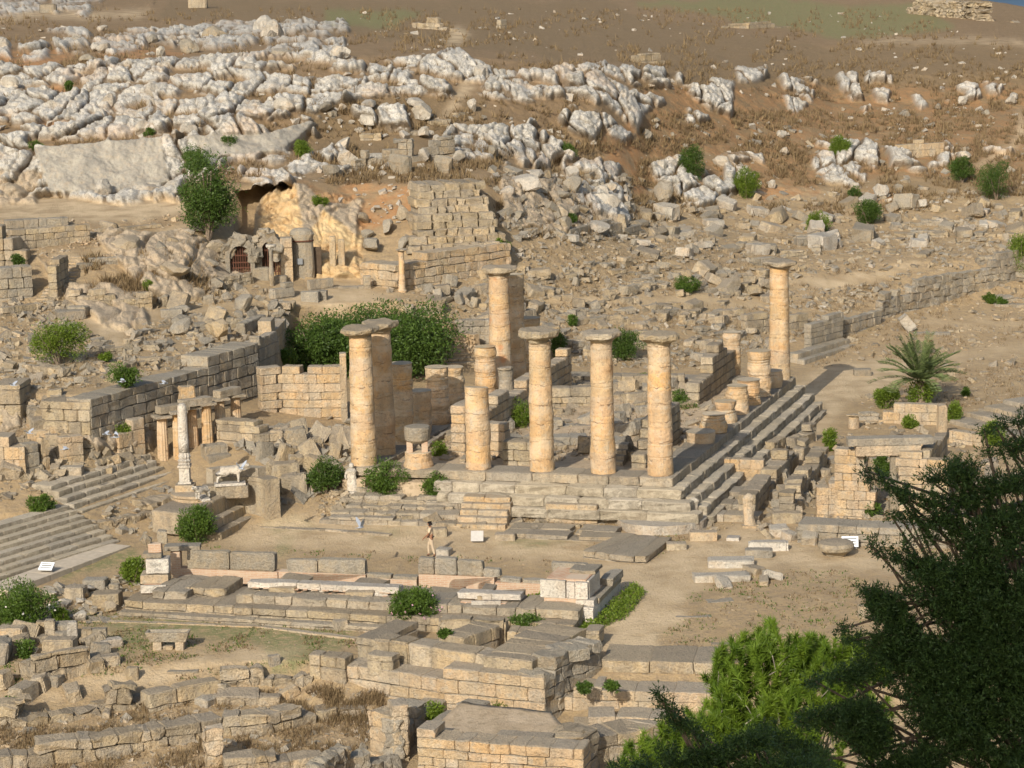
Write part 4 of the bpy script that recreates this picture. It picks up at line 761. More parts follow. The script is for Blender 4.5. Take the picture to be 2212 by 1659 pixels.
 ('pavement_edge', 'raised platform of large paving slabs on the right of the forecourt', [(1258, 1205, 14), (1330, 1214, 18), (1398, 1218, 20)], dict(course=.36, blen=1.3, rag=0, t=4.2, mat=M_STEP, nz=.05)),
 ('rubble_row', 'row of large upright boulders across the lower left foreground', [(-20, 1570, 56), (60, 1572, 50), (165, 1558, 50), (245, 1538, 54), (300, 1532, 46), (395, 1500, 40)], dict(course=.75, blen=.85, mat=S_, rag=.9, nz=.13, t=1.0, rough=1.)),
 ('rubble_wall', 'dark row of rounded blocks ending at the big foreground building', [(478, 1486, 32), (560, 1482, 30), (676, 1474, 28)], dict(course=.6, blen=.9, mat=S_, rag=.5, nz=.11, rough=1.)),
 ('face_wall', 'shallow smooth wall face below the upright foreground boulders', [(325, 1540, 44), (400, 1522, 42), (480, 1500, 34)], dict(course=.6, blen=1.3, mat=S_, rag=.2, t=.9)),
 ('curved_wall', 'long low wall curving across the bottom left foreground', [(-30, 1676, 44), (80, 1662, 44), (200, 1646, 46), (330, 1622, 48), (480, 1590, 48), (580, 1588, 46), (700, 1560, 26), (790, 1545, 14)], dict(course=.5, blen=1.15, mat=S_, rag=.3, nz=.08, t=1.1, rough=.8)),
 ('foreground_wall', 'low wall along the bottom edge left of the dark stone wall', [(488, 1688, 50), (600, 1676, 46), (735, 1660, 30)], dict(course=.5, blen=1.0, mat=S_, rag=.3, nz=.07, t=.9)),
 ('stone_stack', 'free standing stack of eroded orange blocks at the bottom left', [(447, 1665, 84), (486, 1660, 88)], dict(course=.5, blen=.8, mat=WA, rag=.2, nz=.11, rough=1.)),
 ('dark_wall', 'dark fluted stone wall with a jagged top at the bottom, left of the pale building', [(690, 1720, 108), (760, 1700, 100), (800, 1690, 66), (866, 1668, 40)], dict(course=.5, blen=.5, mat=SG, rag=.8, nz=.12)),
 ('angled_wall', 'angled stack of long lichen blotched blocks at the left foreground', [(80, 1490, 60), (130, 1476, 68), (195, 1452, 56)], dict(course=.5, blen=1.5, mat=S_, rag=.5, nz=.07, rough=.8)),
 ('angled_wall', 'rough wall stub at the left edge below the standing stones', [(-30, 1460, 44), (40, 1462, 30), (76, 1484, 40)], dict(course=.6, blen=1.0, mat=S_, rag=.8, nz=.09, rough=.8)),
 ('rut_kerb', 'long thin stone kerb crossing the open ground behind the trough', [(150, 1330, 3), (420, 1334, 3), (700, 1350, 3), (830, 1372, 3)], dict(course=.12, blen=1.6, rag=0, t=.25, bury=.2, mat=M_WARM)),
 ('rut_kerb', 'second thin stone kerb nearer the trough, parallel to the first', [(152, 1343, 3), (400, 1350, 3), (560, 1356, 3), (840, 1395, 4)], dict(course=.12, blen=1.6, rag=0, t=.3, bury=.2, mat=M_WARM)),
 ('rut_kerb', 'thin stone kerb on the open field right of the foreground building', [(1302, 1416, 3), (1620, 1436, 3)], dict(course=.12, blen=1.6, rag=0, t=.3, bury=.2, mat=M_WARM)),
 ('low_wall', 'rough low wall of stones below the foot of the upper stair flight', [(215, 1150, 20), (300, 1128, 20), (388, 1090, 22)], dict(course=.4, blen=.7, rag=.9, nz=.09, mat=S_, t=1.4, rough=.9)),
 ('rear_ledge', 'long low stepped masonry right of the big foreground building', [(1300, 1450, 16), (1420, 1456, 26), (1560, 1462, 24)], dict(course=.5, blen=1.4, mat=S_, rag=.4, t=2.5)),
 ('side_wall', 'warm wall face right of the corner of the big foreground building', [(1180, 1536, 40), (1300, 1530, 46), (1560, 1540, 50)], dict(course=.5, blen=1.2, mat=WA, rag=.4, t=1.5)),
 ('side_wall', 'low pale wall piece behind the bright green pine', [(1240, 1600, 44), (1330, 1588, 40), (1440, 1596, 52)], dict(course=.5, blen=1.1, mat=WA, rag=.5, t=1.4)),
]
for nm, lb, pts, kw in WALLS: wall(nm, lb, 'wall', pts, seed=len(lb), **kw)
# ---------------------------------------------------------------- stairs
stairs('rock_stairway', 'narrow rock-cut stairway climbing at the upper left', 'stairway', (76, 648), (124, 650), 14, .145, .46, mat=M_WARM, back=(.22, 1), blen=3, nz=.03)
stairs('upper_stair_flight', 'upper flight of wide grey steps ending below the small colonnade', 'stairs', (178, 1114), (388, 1043), 5, .28, .48, z=-1.4, nz=.03, depth=1.3, mat=M_STAIR)
stairs('lower_stair_flight', 'broad flight of eight grey steps at the left edge, descending to the pavement', 'stairs', (-90, 1283), (260, 1174), 8, .205, .46, z=-2.45, nz=.025, blen=1.8, mat=M_STAIR)
stairs('temple_front_stairs', 'narrow five step stair in the middle of the temple front', 'stairs', (985, 1140), (1092, 1145), 5, .26, .42, mat=M_WARM, nz=.05)
stairs('tree_stairway', 'stairway descending behind the big green tree towards the temple', 'stairway', (968, 792), (1030, 786), 17, .21, .46, mat=M_WARM, back=(-.45, 1), blen=3)
stairs('far_steps', 'long shallow steps receding at the right beyond the doorway building', 'stairs', (2050, 915), (2330, 985), 4, .28, 1.3, nz=.05, mat=M_STEP)
stairs('pilaster_steps', 'two long grey steps at the foot of the wall with pilasters', 'stairs', (1738, 788), (1850, 745), 2, .35, .5, mat=M_STONEG)
stairs('plinth_steps', 'two grey steps under the last columns of the small colonnade', 'stairs', (452, 1003), (500, 985), 2, .45, .5, mat=M_STONEG)
# pavement strip below the lower flight
a, b = atZ(20, 1283, -2.5), atZ(285, 1186, -2.5); A = axes(b-a); B = Blocks(); n_ = A[:, 1]*(1 if A[1, 1] > 0 else -1)
for k in range(6):
    p, q = k/6, (k+1)/6; L = np.linalg.norm(b-a); B.add(a+(b-a)*(p+q)/2+n_*.8+np.array([0, 0, -.02]), (L/12-.01, .75, .2), A, .01, None, .1)
o = B.build('pavement', plain_mat('smooth_pavement', (.42, .36, .28), .9, .12, 3, .2)); tag(o, kind='structure')
# pyramid of stepped courses
def pyramid():
    t0 = G(1000, 598); B = Blocks(); rg = np.random.default_rng(5)
    for k in range(9):
        f = k/8.; uL = 893+f*16; uR = 1100-f*48; v = 540-f*132
        zc = 27.26 - 0; a = atY(uL, v, 172.2+k*.50); b = atY(uR, v-12, 173.6+k*.50); b[2] = a[2]; A = axes(b-a); n = A[:, 1]*(1 if A[1, 1] > 0 else -1); L = np.linalg.norm(b-a)-rg.uniform(0, .7); s = -rg.uniform(-.2, .5)
        while s < L-.1:
            w = rg.uniform(.5, 1.4); s1 = min(s+w, L)
            if L-s1 < .3: s1 = L
            c = a+A[:, 0]*(s+s1)/2+n*(.9); c[2] = a[2]; B.add(c+n*(.5+rg.uniform(-.16, .2)+(.18 if k % 2 else 0)), ((s1-s)/2-.012, 1.5, .28), A, .12, rg.random(), 1.1); s = s1
    return tag(B.build('block_pyramid', M_STONE), 'tall corner of stepped projecting block courses standing on the warm foundation wall', 'masonry')
pyramid()
# ---------------------------------------------------------------- grated cave fronts
M_IRON = plain_mat('rusty_iron', (.11, .05, .032), .8, .3, 12, .1)
M_PLQ = plain_mat('grey_plaque', (.20, .21, .22), .5, .1, 12, 0)
def arch(name, label, u0, u1, v0, h, ow, oh, mat, thick=1.2, grille=True, arch_r=None, off=0.):
    a, b = G(u0, v0), G(u1, v0); L = abs(b[0]-a[0]); t = thing(name, a, label, 'rock arch')
    pts = [(0, -.4)]; nn = 12; rg = np.random.default_rng(int(u0))
    for k in range(nn+1):
        x = L*k/nn; pts.append((x, h*(.86+.14*math.sin(math.pi*k/nn))+rg.uniform(-.12, .12)))
    pts.append((L, -.4)); cx = L/2+off; pts.append((cx+ow/2, -.4)); r = ow/2; sp = oh-r
    for k in range(9): an = math.pi*k/8; pts.append((cx+r*math.cos(an), sp+r*math.sin(an)))
    pts.append((cx-ow/2, -.4)); prism('rock_face', pts, thick, mat, (0, 0, 0), 0, t)
    VV, FF, bb = [], [], 0
    for k in range(15):
        an = math.pi*(k/14); q = Blocks(); q.add((L/2+L*.47*math.cos(an)+rg.uniform(-.1, .1), .25+rg.uniform(-.15, .5), max(.1, h*.45+h*.52*math.sin(an))), rg.uniform(.22, .42, 3), rotm(*rg.uniform(-.6, .6, 3)), .12, None, 1.2); V_, F_, r_ = q.arrays(); VV.append(V_); FF.append(F_+bb); bb += len(V_)
    put('rock_crust', mesh_np('rock_crust', np.concatenate(VV), np.concatenate(FF), mat), (0, 0, 0), t)
    dk = put('dark_back', prism_box('dark_back', ow*1.3, .3, oh+.4), (cx, thick+.8, (oh)/2-.2), t);  # dark panel painted as the shade behind the arch opening
    if grille:
        V = []; F = []
        B = Blocks(); n = int(ow/.16)
        P0 = np.array(a)
        for k in range(n+1):
            x = -ow/2+.04+(ow-.08)*k/n; hh = sp+math.sqrt(max(0, r*r-x*x)); B.add(P0+np.array([cx+x, .35, hh/2]), (.028, .028, hh/2), None, 0, None, 0)
        for z in (.35, sp*.6, sp): B.add(P0+np.array([cx, .35, z]), (ow/2, .02, .035), None, 0, None, 0)
        B.build('iron_grille', M_IRON, t, tpl=TB2)
    return t
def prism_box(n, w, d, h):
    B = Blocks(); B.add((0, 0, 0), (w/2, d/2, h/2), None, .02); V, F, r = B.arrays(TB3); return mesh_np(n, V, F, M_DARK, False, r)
arch('rock_arch', 'left rounded cave arch closed by a leaning rusty grille', 488, 556, 592, 2.3, 1.35, 1.85, M_STONEG)
arch('rock_arch', 'right cave arch with a tall red brown iron grille behind the slim grey column', 548, 610, 600, 2.9, 1.25, 2.4, M_STONEG, off=.28)
wall('rock_pillar', 'smooth pale upright rock pillar right of the red brown grille', 'rock pillar', [(608, 606, 92), (634, 608, 90)], t=1.0, course=1.3, blen=2, mat=M_WARM, rag=.1)
t = thing('rock_pillar', G(653, 600), 'broad rounded rock pillar with a square grey plaque and an iron band', 'rock pillar')
V, F = lathe([(.78, -.3), (.80, .6), (.78, 1.6), (.74, 2.4), (.78, 2.6), (.82, 2.9), (.7, 3.15), (.4, 3.3)], 22, .10, 3); put('pillar_body', mesh_np('pillar_body', V*[1, .8, 1], F, M_STONEG, False), (0, .3, 0), t)
B = Blocks(); B.add(np.array(t.location)+[-.1, -.42, 1.15], (.2, .04, .2), None, 0, None, 0); B.build('plaque', M_PLQ, t, tpl=TB2)
V, F = lathe([(.80, 2.42), (.84, 2.44), (.84, 2.5), (.80, 2.52)], 22, 0, 0, close=False); put('iron_band', mesh_np('iron_band', V*[1, .8, 1], F, M_IRON), (0, .3, 0), t)
for k, (u0, lb) in enumerate(((716, 'left of the two flat pilasters carved in the yellow rock face'), (735, 'right of the two flat pilasters carved in the yellow rock face'))):
    block(u0+4, 592, .42, .5, 2.6-.2*k, 0, lb, 'carved_pilaster', 'pilaster', M_WARM, nz=.03)
block(684, 596, .7, .25, 2.0, 0, 'dark doorway recess between the rock pillar and the carved pilasters', 'cave_doorway', 'doorway', M_DARK)  # solid dark slab, its colour stands for shade in the recess
# slim columns near the caves
column(G(587.5, 617), top_h(G(587.5, 617), 528), .155, 'slim dark grey column with a worn white capital in front of the caves', cap=(.32, .28), seed=41, mat=M_STONEG, capmat=M_MARBLE, taper=.95)
column(G(869, 630), top_h(G(869, 630), 538), .225, 'slim beige column with a square capital before the warm foundation wall', cap=(.40, .14), seed=42, mat=M_COL, base=.2, taper=.95)
# ---------------------------------------------------------------- small colonnade
def doric(u, v, vt, label, seed, h=None):
    P = G(u, v); h = h or top_h(P, vt); t = thing('fluted_column', P, label, 'column', 'columns of the small colonnade')
    V, F = lathe([(.31, -.2), (.315, 0), (.30, .5*h), (.265, h-.22), (.27, h-.2)], 24, 0, seed, flute=.10); put('shaft', mesh_np('shaft', V, F, M_COL, False), (0, 0, 0), t)
    V, F = lathe([(.27, h-.22), (.32, h-.17), (.40, h-.12), (.41, h-.1)], 24); put('echinus', mesh_np('echinus', V, F, M_COL), (0, 0, 0), t)
    B = Blocks(); B.add(P+[0, 0, h-.04], (.46, .46, .07), axes((1, .5)), .01, None, .1); B.build('abacus', M_STEP, t); return t, P, h
cl = []
for k, (u, v, vt, lb) in enumerate(((353, 990, 898, 'leftmost fluted column of the small colonnade'), (387, 989, 888, 'second column from the left in the small colonnade, next to the white column'),
        (417, 962, 878, 'third column of the small colonnade, just right of the white marble column'), (449, 957, 870, 'fourth column of the small colonnade, ending the long architrave'),
        (477, 935, 860, 'fifth column of the small colonnade with a broken orange top, under the short architrave'), (511, 922, 852, 'last right column of the small colonnade in front of the retaining wall'))): cl.append(doric(u, v, vt, lb, k))
def beam(label, p, q, h0, name='architrave', hh=.42):
    a = p[1]+[0, 0, p[2]]; b = q[1]+[0, 0, q[2]]; d = b-a; A = axes(d); L = math.hypot(d[0], d[1]); B = Blocks(); n = max(2, int(L/2.1))
    for k in range(n):
        c = a+d*((k+.5)/n)*1.0; B.add(c+[0, 0, hh/2+.03], (L/n/2+(.22 if n < 3 else .05), .30, hh/2), A, .02, None, .15)
    return tag(B.build(name, M_STEP), label, 'architrave')
beam('long architrave lying on the first four columns of the small colonnade', cl[0], cl[3], 0); beam('short architrave on the fifth and last column of the small colonnade', cl[4], cl[5], 0)
a = cl[2][1]; B = Blocks(); B.add(a+np.array([-.25, 0, cl[2][2]+.8]), (.38, .3, .36), axes((1, .5)), .07, None, .5); tag(B.build('frieze_block', M_WARM), 'single eroded block standing on the long architrave', 'stone block')
# white marble column on a pedestal
P = G(401.5, 1075); P = atZ(401.5, 1072, -.95); t = thing('marble_column', P, 'white marble column standing on a carved capital and panelled pedestal', 'column')
Hh = lambda v: top_h(P, v)
B = Blocks(); B.add(P+[0, 0, Hh(1045)/2], (.50, .45, Hh(1045)/2), None, .02, None, .1); B.build('plinth', M_WARM, t)
B = Blocks(); B.add(P+[0, 0, (Hh(1043)+Hh(1008))/2], (.27, .27, (Hh(1008)-Hh(1043))/2), None, .012, None, .1); B.add(P+[0, 0, Hh(1043)+.05], (.34, .34, .06), None, .01, None, .1); B.add(P+[0, 0, Hh(1006)], (.33, .33, .06), None, .01, None, .1); B.build('pedestal', M_MARBLE, t)
z0, z1 = Hh(1004), Hh(976)
V, F = lathe([(.30, z0), (.33, z0+.08), (.29, z0+.14), (.36, z0+.25), (.27, z0+.34), (.33, z0+.45), (.25, z1)], 22, .05, 4, flute=.12); put('carved_capital', mesh_np('carved_capital', V, F, M_MARBLE), (0, 0, 0), t)
V, F = lathe([(.27, z1), (.265, z1+.6), (.235, Hh(885)), (.21, Hh(876)), (.12, Hh(871))], 24, .012, 4); put('shaft', mesh_np('shaft', V, F, M_MARBLE, True), (0, 0, 0), t)
# ---------------------------------------------------------------- exedra
t = thing('exedra', atZ(470, 1110, -2.3), 'curved stone bench platform with stepped base carrying two animal statues', 'monument'); TL_ = np.array(t.location)
dE = atZ(590, 1108, -2.3)-atZ(478, 1165, -2.3); AE = axes(dE); nE = AE[:, 1]*(1 if AE[1, 1] > 0 else -1); lE = np.linalg.norm(dE); c0 = atZ(478, 1165, -2.3)
for k, (o_, z0, z1, s0) in enumerate(((0, -2.4, -1.92, 0), (.5, -1.95, -1.42, .0), (.95, -1.5, -.65, .0))):
    B = Blocks(); tb = 0; L = lE-(.0, .6, 1.0)[k]
    while tb < L-.1:
        w = RNG.uniform(.9, 1.5); s1 = min(tb+w, L); s1 = L if L-s1 < .4 else s1
        B.add(np.array([*(c0+AE[:, 0]*(tb+s1)/2+nE*(o_+(.6, .5, .25)[k]))[:2], (z0+z1)/2]), ((s1-tb)/2-.01, (.6, .5, .25)[k], (z1-z0)/2), AE, .03, None, .35); tb = s1
    B.build('base_step', M_STONE, t)
fl = atZ(555, 1083, -.95); 
B = Blocks(); cc_ = c0+AE[:, 0]*(lE-1.1)*.45+nE*2.6; cc_[2] = -1.6; B.add(cc_, ((lE-1.1)*.47, 1.25, .62), AE, .04, None, .2); B.build('platform_floor', M_STONE, t)
def arc_wall(u, v, z, r, a0, a1, h, th, name, mat, n=14, mould=True, par=t):
    c = atZ(u, v, z); V = []; 
    q0 = -1.45; pr = [(r, q0), (r, h*.78), (r-.07, h*.8), (r-.07, h), (r+th, h), (r+th, q0)] if mould else [(r, q0), (r, h), (r+th, h), (r+th, q0)]
    k = len(pr); aa = np.radians(np.linspace(a0, a1, n)); V = np.array([[rr*math.cos(x), rr*math.sin(x), zz] for x in aa for rr, zz in pr]); i = np.arange(n*k).reshape(n, k); j = np.roll(i, -1, 1)
    F = [np.stack([i[:-1], i[1:], j[1:], j[:-1]], -1).reshape(-1, 4), i[:1, ::-1], i[-1:]]
    return put(name, mesh_np(name, V, F, mat, False, np.full(len(V), .5)), tuple(c-np.array(par.location)), par)
arc_wall(505, 1088, -.95, 1.75, 25, 125, 1.05, .75, 'curved_backrest', M_STONE)
V, F = lathe([(1.25, 0), (1.27, 1.05), (1.36, 1.12), (1.36, 1.25), (1.2, 1.27)], 30, .02, 5); put('rounded_pedestal', mesh_np('rounded_pedestal', V, F, M_WARM, False), tuple(atZ(425, 1118, -1.9)+np.array([0, .6, 0])-TL_), t)
arc_wall(505, 1088, -.95, 1.85, 52, 130, 1.5, .6, 'bench_top', M_STEP, mould=False)
# ---------------------------------------------------------------- building with the doorway
db = thing('doorway_building', G(1920, 1118), 'roofless warm ashlar building with a lintel over a doorway and tall pilasters', 'building')
FH = 154/ppm(G(1840, 1118))
wall('front_wall', '', '', [(1802, 1118, 152), (2048, 1131, 146)], t=.7, course=.46, blen=.8, mat=WA, rag=0, nz=.02, holes=((.33, .62, -.5, 1.1, 0),), parent=db, rough=.2)
def pbox(name, u, v, z, w, d, h, mat, par, off=(0, 0, 0), ax=None, nz=.015, rough=.15):
    P = atZ(u, v, z)+np.array(off) if z is not None else G(u, v)+np.array(off); B = Blocks(); B.add(P+[0, 0, h/2], (w/2, d/2, h/2), ax, nz, None, rough); return B.build(name, mat, par)
Pd = G(1850, 1118); k_ = ppm(Pd)
pbox('lintel', 1919, 1123, None, 3.3, .78, .54, M_WARM, db, (0, .33, 3.30)); pbox('cornice', 1923, 1123, None, 4.3, .82, .38, M_STONEG, db, (0, .34, 3.85))
pbox('pilaster', 1845, 1108, None, .22, .22, 3.2, M_MARBLE, db, (0, -.3, 0)); pbox('pilaster', 1856, 1108, None, .22, .22, 3.15, M_STONEG, db, (.02, -.22, 0)); pbox('pilaster_cap', 1853, 1108, None, .8, .4, .12, M_MARBLE, db, (.1, -.3, 3.2))
pbox('pilaster', 1930, 1122, None, .32, .3, 3.3, M_STONEG, db, (0, .2, .0))
wall('side_wall', '', '', [(2010, 1125, 160), (2046, 1060, 130)], t=.6, course=.5, blen=1.1, mat=M_STONE, rag=.2, parent=db)
wall('rear_wall', '', '', [(1880, 985, 40), (2040, 990, 60)], t=.6, course=.5, blen=1.0, mat=WA, rag=.6, parent=db)
# tall post and details behind
block(2035, 950, .5, .45, 2.1, 10, 'narrow upright stone post with a small cap behind the doorway building', 'stone_post', 'post', M_WARM)
column(G(1844, 925), .85, .34, 'short pedestal stub with a disc cap beside the leaning slabs', 'pedestal_stub', 'pedestal', cap=(.45, .16), seed=51, mat=M_WARM)
# ---------------------------------------------------------------- the long altar monument
al = thing('long_altar', atZ(780, 1320, -2.65), 'long ruined altar with stepped base, standing slabs, brick arches and marble corner blocks', 'monument')
def aw(name, pts, **k): return wall(name, '', '', pts, parent=al, **k)
aw('lowest_step', [(255, 1325, 5), (560, 1342, 6), (860, 1360, 6)], z=-2.65, t=1.6, course=.2, blen=2.2, rag=.1, mat=M_STEP)
aw('front_step', [(268, 1318, 20), (560, 1335, 22), (850, 1352, 22), (1240, 1370, 22)], z=-2.64, t=2.4, course=.45, blen=1.5, rag=0, mat=M_STONE, nz=.04)
aw('second_tier', [(330, 1302, 26), (560, 1314, 30), (860, 1330, 28), (1130, 1342, 30), (1250, 1348, 30)], z=-2.4, t=2.2, course=.42, blen=1.1, rag=.4, mat=M_STEP, nz=.06)
aw('third_tier', [(350, 1284, 30), (540, 1294, 26), (860, 1310, 18), (1180, 1324, 20)], z=-2.2, t=2.4, course=.32, blen=.9, rag=.6, mat=M_STONE, nz=.08)
aw('brick_piers', [(540, 1284, 16), (862, 1297, 15)], z=-1.98, t=.7, course=.30, blen=.5, rag=0, mat=M_BRICK, nz=.005, gap=.10)
aw('marble_band', [(534, 1268, 11), (640, 1271, 11), (740, 1276, 11), (862, 1281, 11)], z=-1.66, t=.7, course=.26, blen=1.8, rag=0, mat=M_MARBLE, nz=.03, bury=.05)
aw('brick_piers', [(990, 1308, 14), (1124, 1314, 14)], z=-1.98, t=.7, course=.30, blen=.5, rag=0, mat=M_BRICK, nz=.005, gap=.10)
aw('marble_band', [(988, 1291, 12), (1124, 1297, 12)], z=-1.68, t=.7, course=.26, blen=1.5, rag=0, mat=M_MARBLE, nz=.03, bury=.05)
for (u, v, w) in ((688, 1285, .62), (812, 1292, 1.1), (1050, 1310, 1.3)):
    pbox('marble_panel', u, v, -1.95, w, .12, .28, M_MARBLE, al, (0, -.06, 0))
# back wall: brick base with arches, standing slabs on top
def bwall(u0, u1, hb, arcs=()):
    y = lambda u: 1246+(u-370)*.040
    a, b = atZ(u0, y(u0), -2.25), atZ(u1, y(u1), -2.25); d = b-a; L = math.hypot(d[0], d[1]); pts = [(0, -.2), (0, hb), (L, hb), (L, -.2)]
    hole = []
    for uc, r in sorted(arcs, reverse=True):
        x = L*(uc-u0)/(u1-u0); pts += [(x+r, -.2)]+[(x+r*math.cos(q*math.pi/8), .12+r*.8*math.sin(q*math.pi/8)) for q in range(9)]+[(x-r, -.2)]
    return prism('brick_wall', pts, .55, M_BRICK, tuple(a-np.array(al.location)), math.atan2(d[1], d[0]), al)
bwall(374, 600, .42); bwall(602, 790, .46, ((635, .36), (686, .3))); bwall(792, 900, .30, ()); bwall(905, 1068, .58, ((989, .4), (1049, .36)))
bwall(1070, 1172, .35)
for uc in (635, 686, 989, 1049): pbox('arch_hollow', uc, 1246+(uc-370)*.040, -2.25, 1.0, .3, .5, M_DARK, al, (0, .72, -.1))  # dark boxes behind the brick arches, coloured as the shade in them
def sslab(u0, u1, zb, h, top=0., mat=M_STONEG, t=.42):
    y = lambda u: 1246+(u-370)*.040
    a, b = atZ(u0, y(u0), -2.25), atZ(u1, y(u1), -2.25); A = axes(b-a); L = np.linalg.norm(b-a); B = Blocks(); n = A[:, 1]*(1 if A[1, 1] > 0 else -1)
    c = (a+b)/2+n*(t/2+.05); c[2] = -2.25+zb+h/2; B.add(c, (L/2-.015, t/2, h/2), A, .045, None, .45); return B.build('standing_slab', mat, al)
for u0, u1, zb, h in ((404, 496, .40, .90), (497, 594, .42, .86), (619, 686, .44, .60), (687, 790, .46, .66), (792, 845, .28, .22), (848, 902, .28, .18), (904, 937, .58, .78), (938, 987, .58, .80), (988, 1043, .58, .72), (1044, 1080, .56, .4), (1080, 1125, .3, .25), (1128, 1170, .3, .22)): sslab(u0, u1, zb, h)
pbox('top_slab', 395, 1246, -2.25, 1.7, .8, .22, M_STONEG, al, (0, .4, 1.25)); pbox('brick_pier', 380, 1248, -2.25, .5, .5, 1.1, M_BRICK, al, (0, .4, .1))
# left corner pillar
q = lambda nm, u, v, z, w, d, h, m, **k: pbox(nm, u, v, z, w, d, h, m, al, **k)
q('corner_pier', 340, 1298, -2.65, 1.25, 1.0, .75, M_BRICK); q('marble_panel', 336, 1300, -2.65, 1.15, .12, .36, M_MARBLE, off=(-.0, -.45, .55)); q('corner_block', 338, 1290, -2.65, 1.3, 1.1, .42, M_WARM, off=(0, .1, .75))
mb = q('inscribed_marble_block', 343, 1290, -2.65, 1.06, .8, .70, M_MARBLE, off=(0.05, -.05, 1.22))
q('cornice', 337, 1290, -2.65, .86, .7, .22, M_STONEG, off=(-.05, 0, 1.94)); q('brick_stump', 338, 1290, -2.65, .6, .5, .42, M_BRICK, off=(.05, .05, 2.16)); q('carved_block', 350, 1290, -2.65, .44, .4, .62, M_STONEG, off=(.12, .3, 2.5), nz=.06)
q('scroll_fragment', 326, 1290, -2.65, .5, .3, .42, M_STONEG, off=(-.12, 0, 2.55), nz=.14, ax=rotm(0, .5, .2))
def text_on(s, P, size, mat, rot, name, parent=None, ext=.006, cat=None, label=None):
    c = bpy.data.curves.new(name, 'FONT'); c.body = s; c.size = size; c.extrude = ext; c.align_x = 'CENTER'; c.align_y = 'CENTER'; c.materials.append(mat); tmp = bpy.data.objects.new('tmp', c); COL.objects.link(tmp); bpy.context.view_layer.update(); me = bpy.data.meshes.new_from_object(tmp.evaluated_get(bpy.context.evaluated_depsgraph_get())); bpy.data.objects.remove(tmp)
    o = bpy.data.objects.new(name, me); COL.objects.link(o); o.rotation_euler = rot
    if parent: o.parent = parent
    o.location = tuple(np.array(P)-(np.array(parent.location) if parent else 0)); return o
M_INK = plain_mat('faded_scratches', (.40, .38, .34), .9, .1, 5, 0); M_INKD = plain_mat('dark_print', (.06, .06, .06), .9, .1, 5, 0)
Pm = atZ(343, 1290, -2.65)+np.array([.05, -.05, 1.22]); text_on('Galaxi', Pm+[-.08, -.425, .48], .2, M_INK, (math.pi/2, 0, 0), 'scratched_letters', al); text_on('JALLC', Pm+[.05, -.425, .2], .15, M_INK, (math.pi/2, 0, 0), 'scratched_letters', al)
# right corner of the altar
dA = atZ(1280, 1342, -2.4)-atZ(1121, 1333, -2.4); AA = axes(dA); nA = AA[:, 1]*(1 if AA[1, 1] > 0 else -1); xA = AA[:, 0]; C0 = atZ(1282, 1343, -2.5)
def abox(name, x0, x1, y0, y1, z0, z1, mat, nz=.012):
    B = Blocks(); c = C0+xA*(x0+x1)/2+nA*(y0+y1)/2; c[2] = (z0+z1)/2; B.add(c, ((x1-x0)/2, (y1-y0)/2, (z1-z0)/2), AA, nz, None, .12); return B.build(name, mat, al)
abox('lower_marble_base', -.70, 0, 0, 5.0, -2.6, -1.95, M_MARBLE); abox('foundation_course', -3.3, -.72, .1, 4.9, -2.6, -2.2, M_WARM); abox('marble_course', -3.4, -.02, .05, .9, -2.2, -1.88, M_MARBLE, .02); abox('marble_course', -.7, .03, .92, 5.0, -1.94, -1.70, M_STONEG, .03)
abox('brick_core', -2.35, -.35, .35, 3.0, -1.88, -1.60, M_BRICK); abox('marble_corner_stone', -.85, -.05, .25, .9, -1.9, -1.62, M_MARBLE, .04)
abox('marble_facing', -2.5, -1.35, .32, .52, -1.60, -.80, M_MARBLE); abox('marble_facing', -1.30, -.92, .32, .52, -1.60, -.86, M_MARBLE); abox('marble_facing', -.9, -.33, .32, .52, -1.60, -.84, M_MARBLE)
abox('marble_facing', -.42, -.30, .53, 2.4, -1.60, -.80, M_MARBLE); abox('brick_core', -2.3, -.45, .55, 2.9, -1.59, -.78, M_BRICK); abox('top_slab', -1.5, -.3, 1.6, 2.9, -.78, -.62, M_STONEG, .05); abox('top_slab', -2.6, -1.0, 2.6, 3.0, -1.0, -.60, M_STONEG, .05)
abox('far_side_block', -.5, .1, 3.2, 5.0, -1.7, -1.35, M_STONEG, .05)
# ---------------------------------------------------------------- big foreground building
fb = thing('foreground_building', G(900, 1560), 'large ruined ashlar building in the foreground with open compartments on its flat top', 'building')
f = lambda nm, pts, **k: wall(nm, '', '', pts, parent=fb, **k)
f('front_wall', [(668, 1500, 44), (757, 1520, 96), (960, 1552, 104), (1178, 1575, 118)], mat=WA, t=1.3, course=.50, blen=1.6, rag=.1, nz=.03, z=-4.5, rough=.2)
f('corner_cornice', [(1068, 1478, 22), (1150, 1483, 26)], z=-3.2, mat=WA, t=1.2, course=.5, blen=1.7, rag=0)
f('side_wall', [(1178, 1577, 124), (1238, 1500, 96), (1302, 1440, 66)], mat=SG, t=1.3, course=.5, blen=1.0, rag=.3, nz=.08, z=None)
f('upper_course', [(806, 1416, 30), (930, 1434, 36), (1068, 1454, 40), (1130, 1462, 36)], z=-2.65, mat=M_STONE, t=1.1, course=.9, blen=1.7, rag=.1, nz=.05)
f('middle_partition', [(1000, 1420, 40), (1080, 1390, 34)], z=-2.6, mat=M_STONE, t=1.3, course=.7, blen=1.6, rag=.1)
f('left_partition', [(820, 1412, 30), (905, 1372, 26)], z=-2.6, mat=M_STONE, t=1.2, course=.6, blen=1.3, rag=.2)
f('rear_course', [(944, 1378, 44), (1092, 1384, 46)], z=-2.6, mat=M_STONE, t=.8, course=1.0, blen=2.0, rag=0, rough=.9, nz=.06)
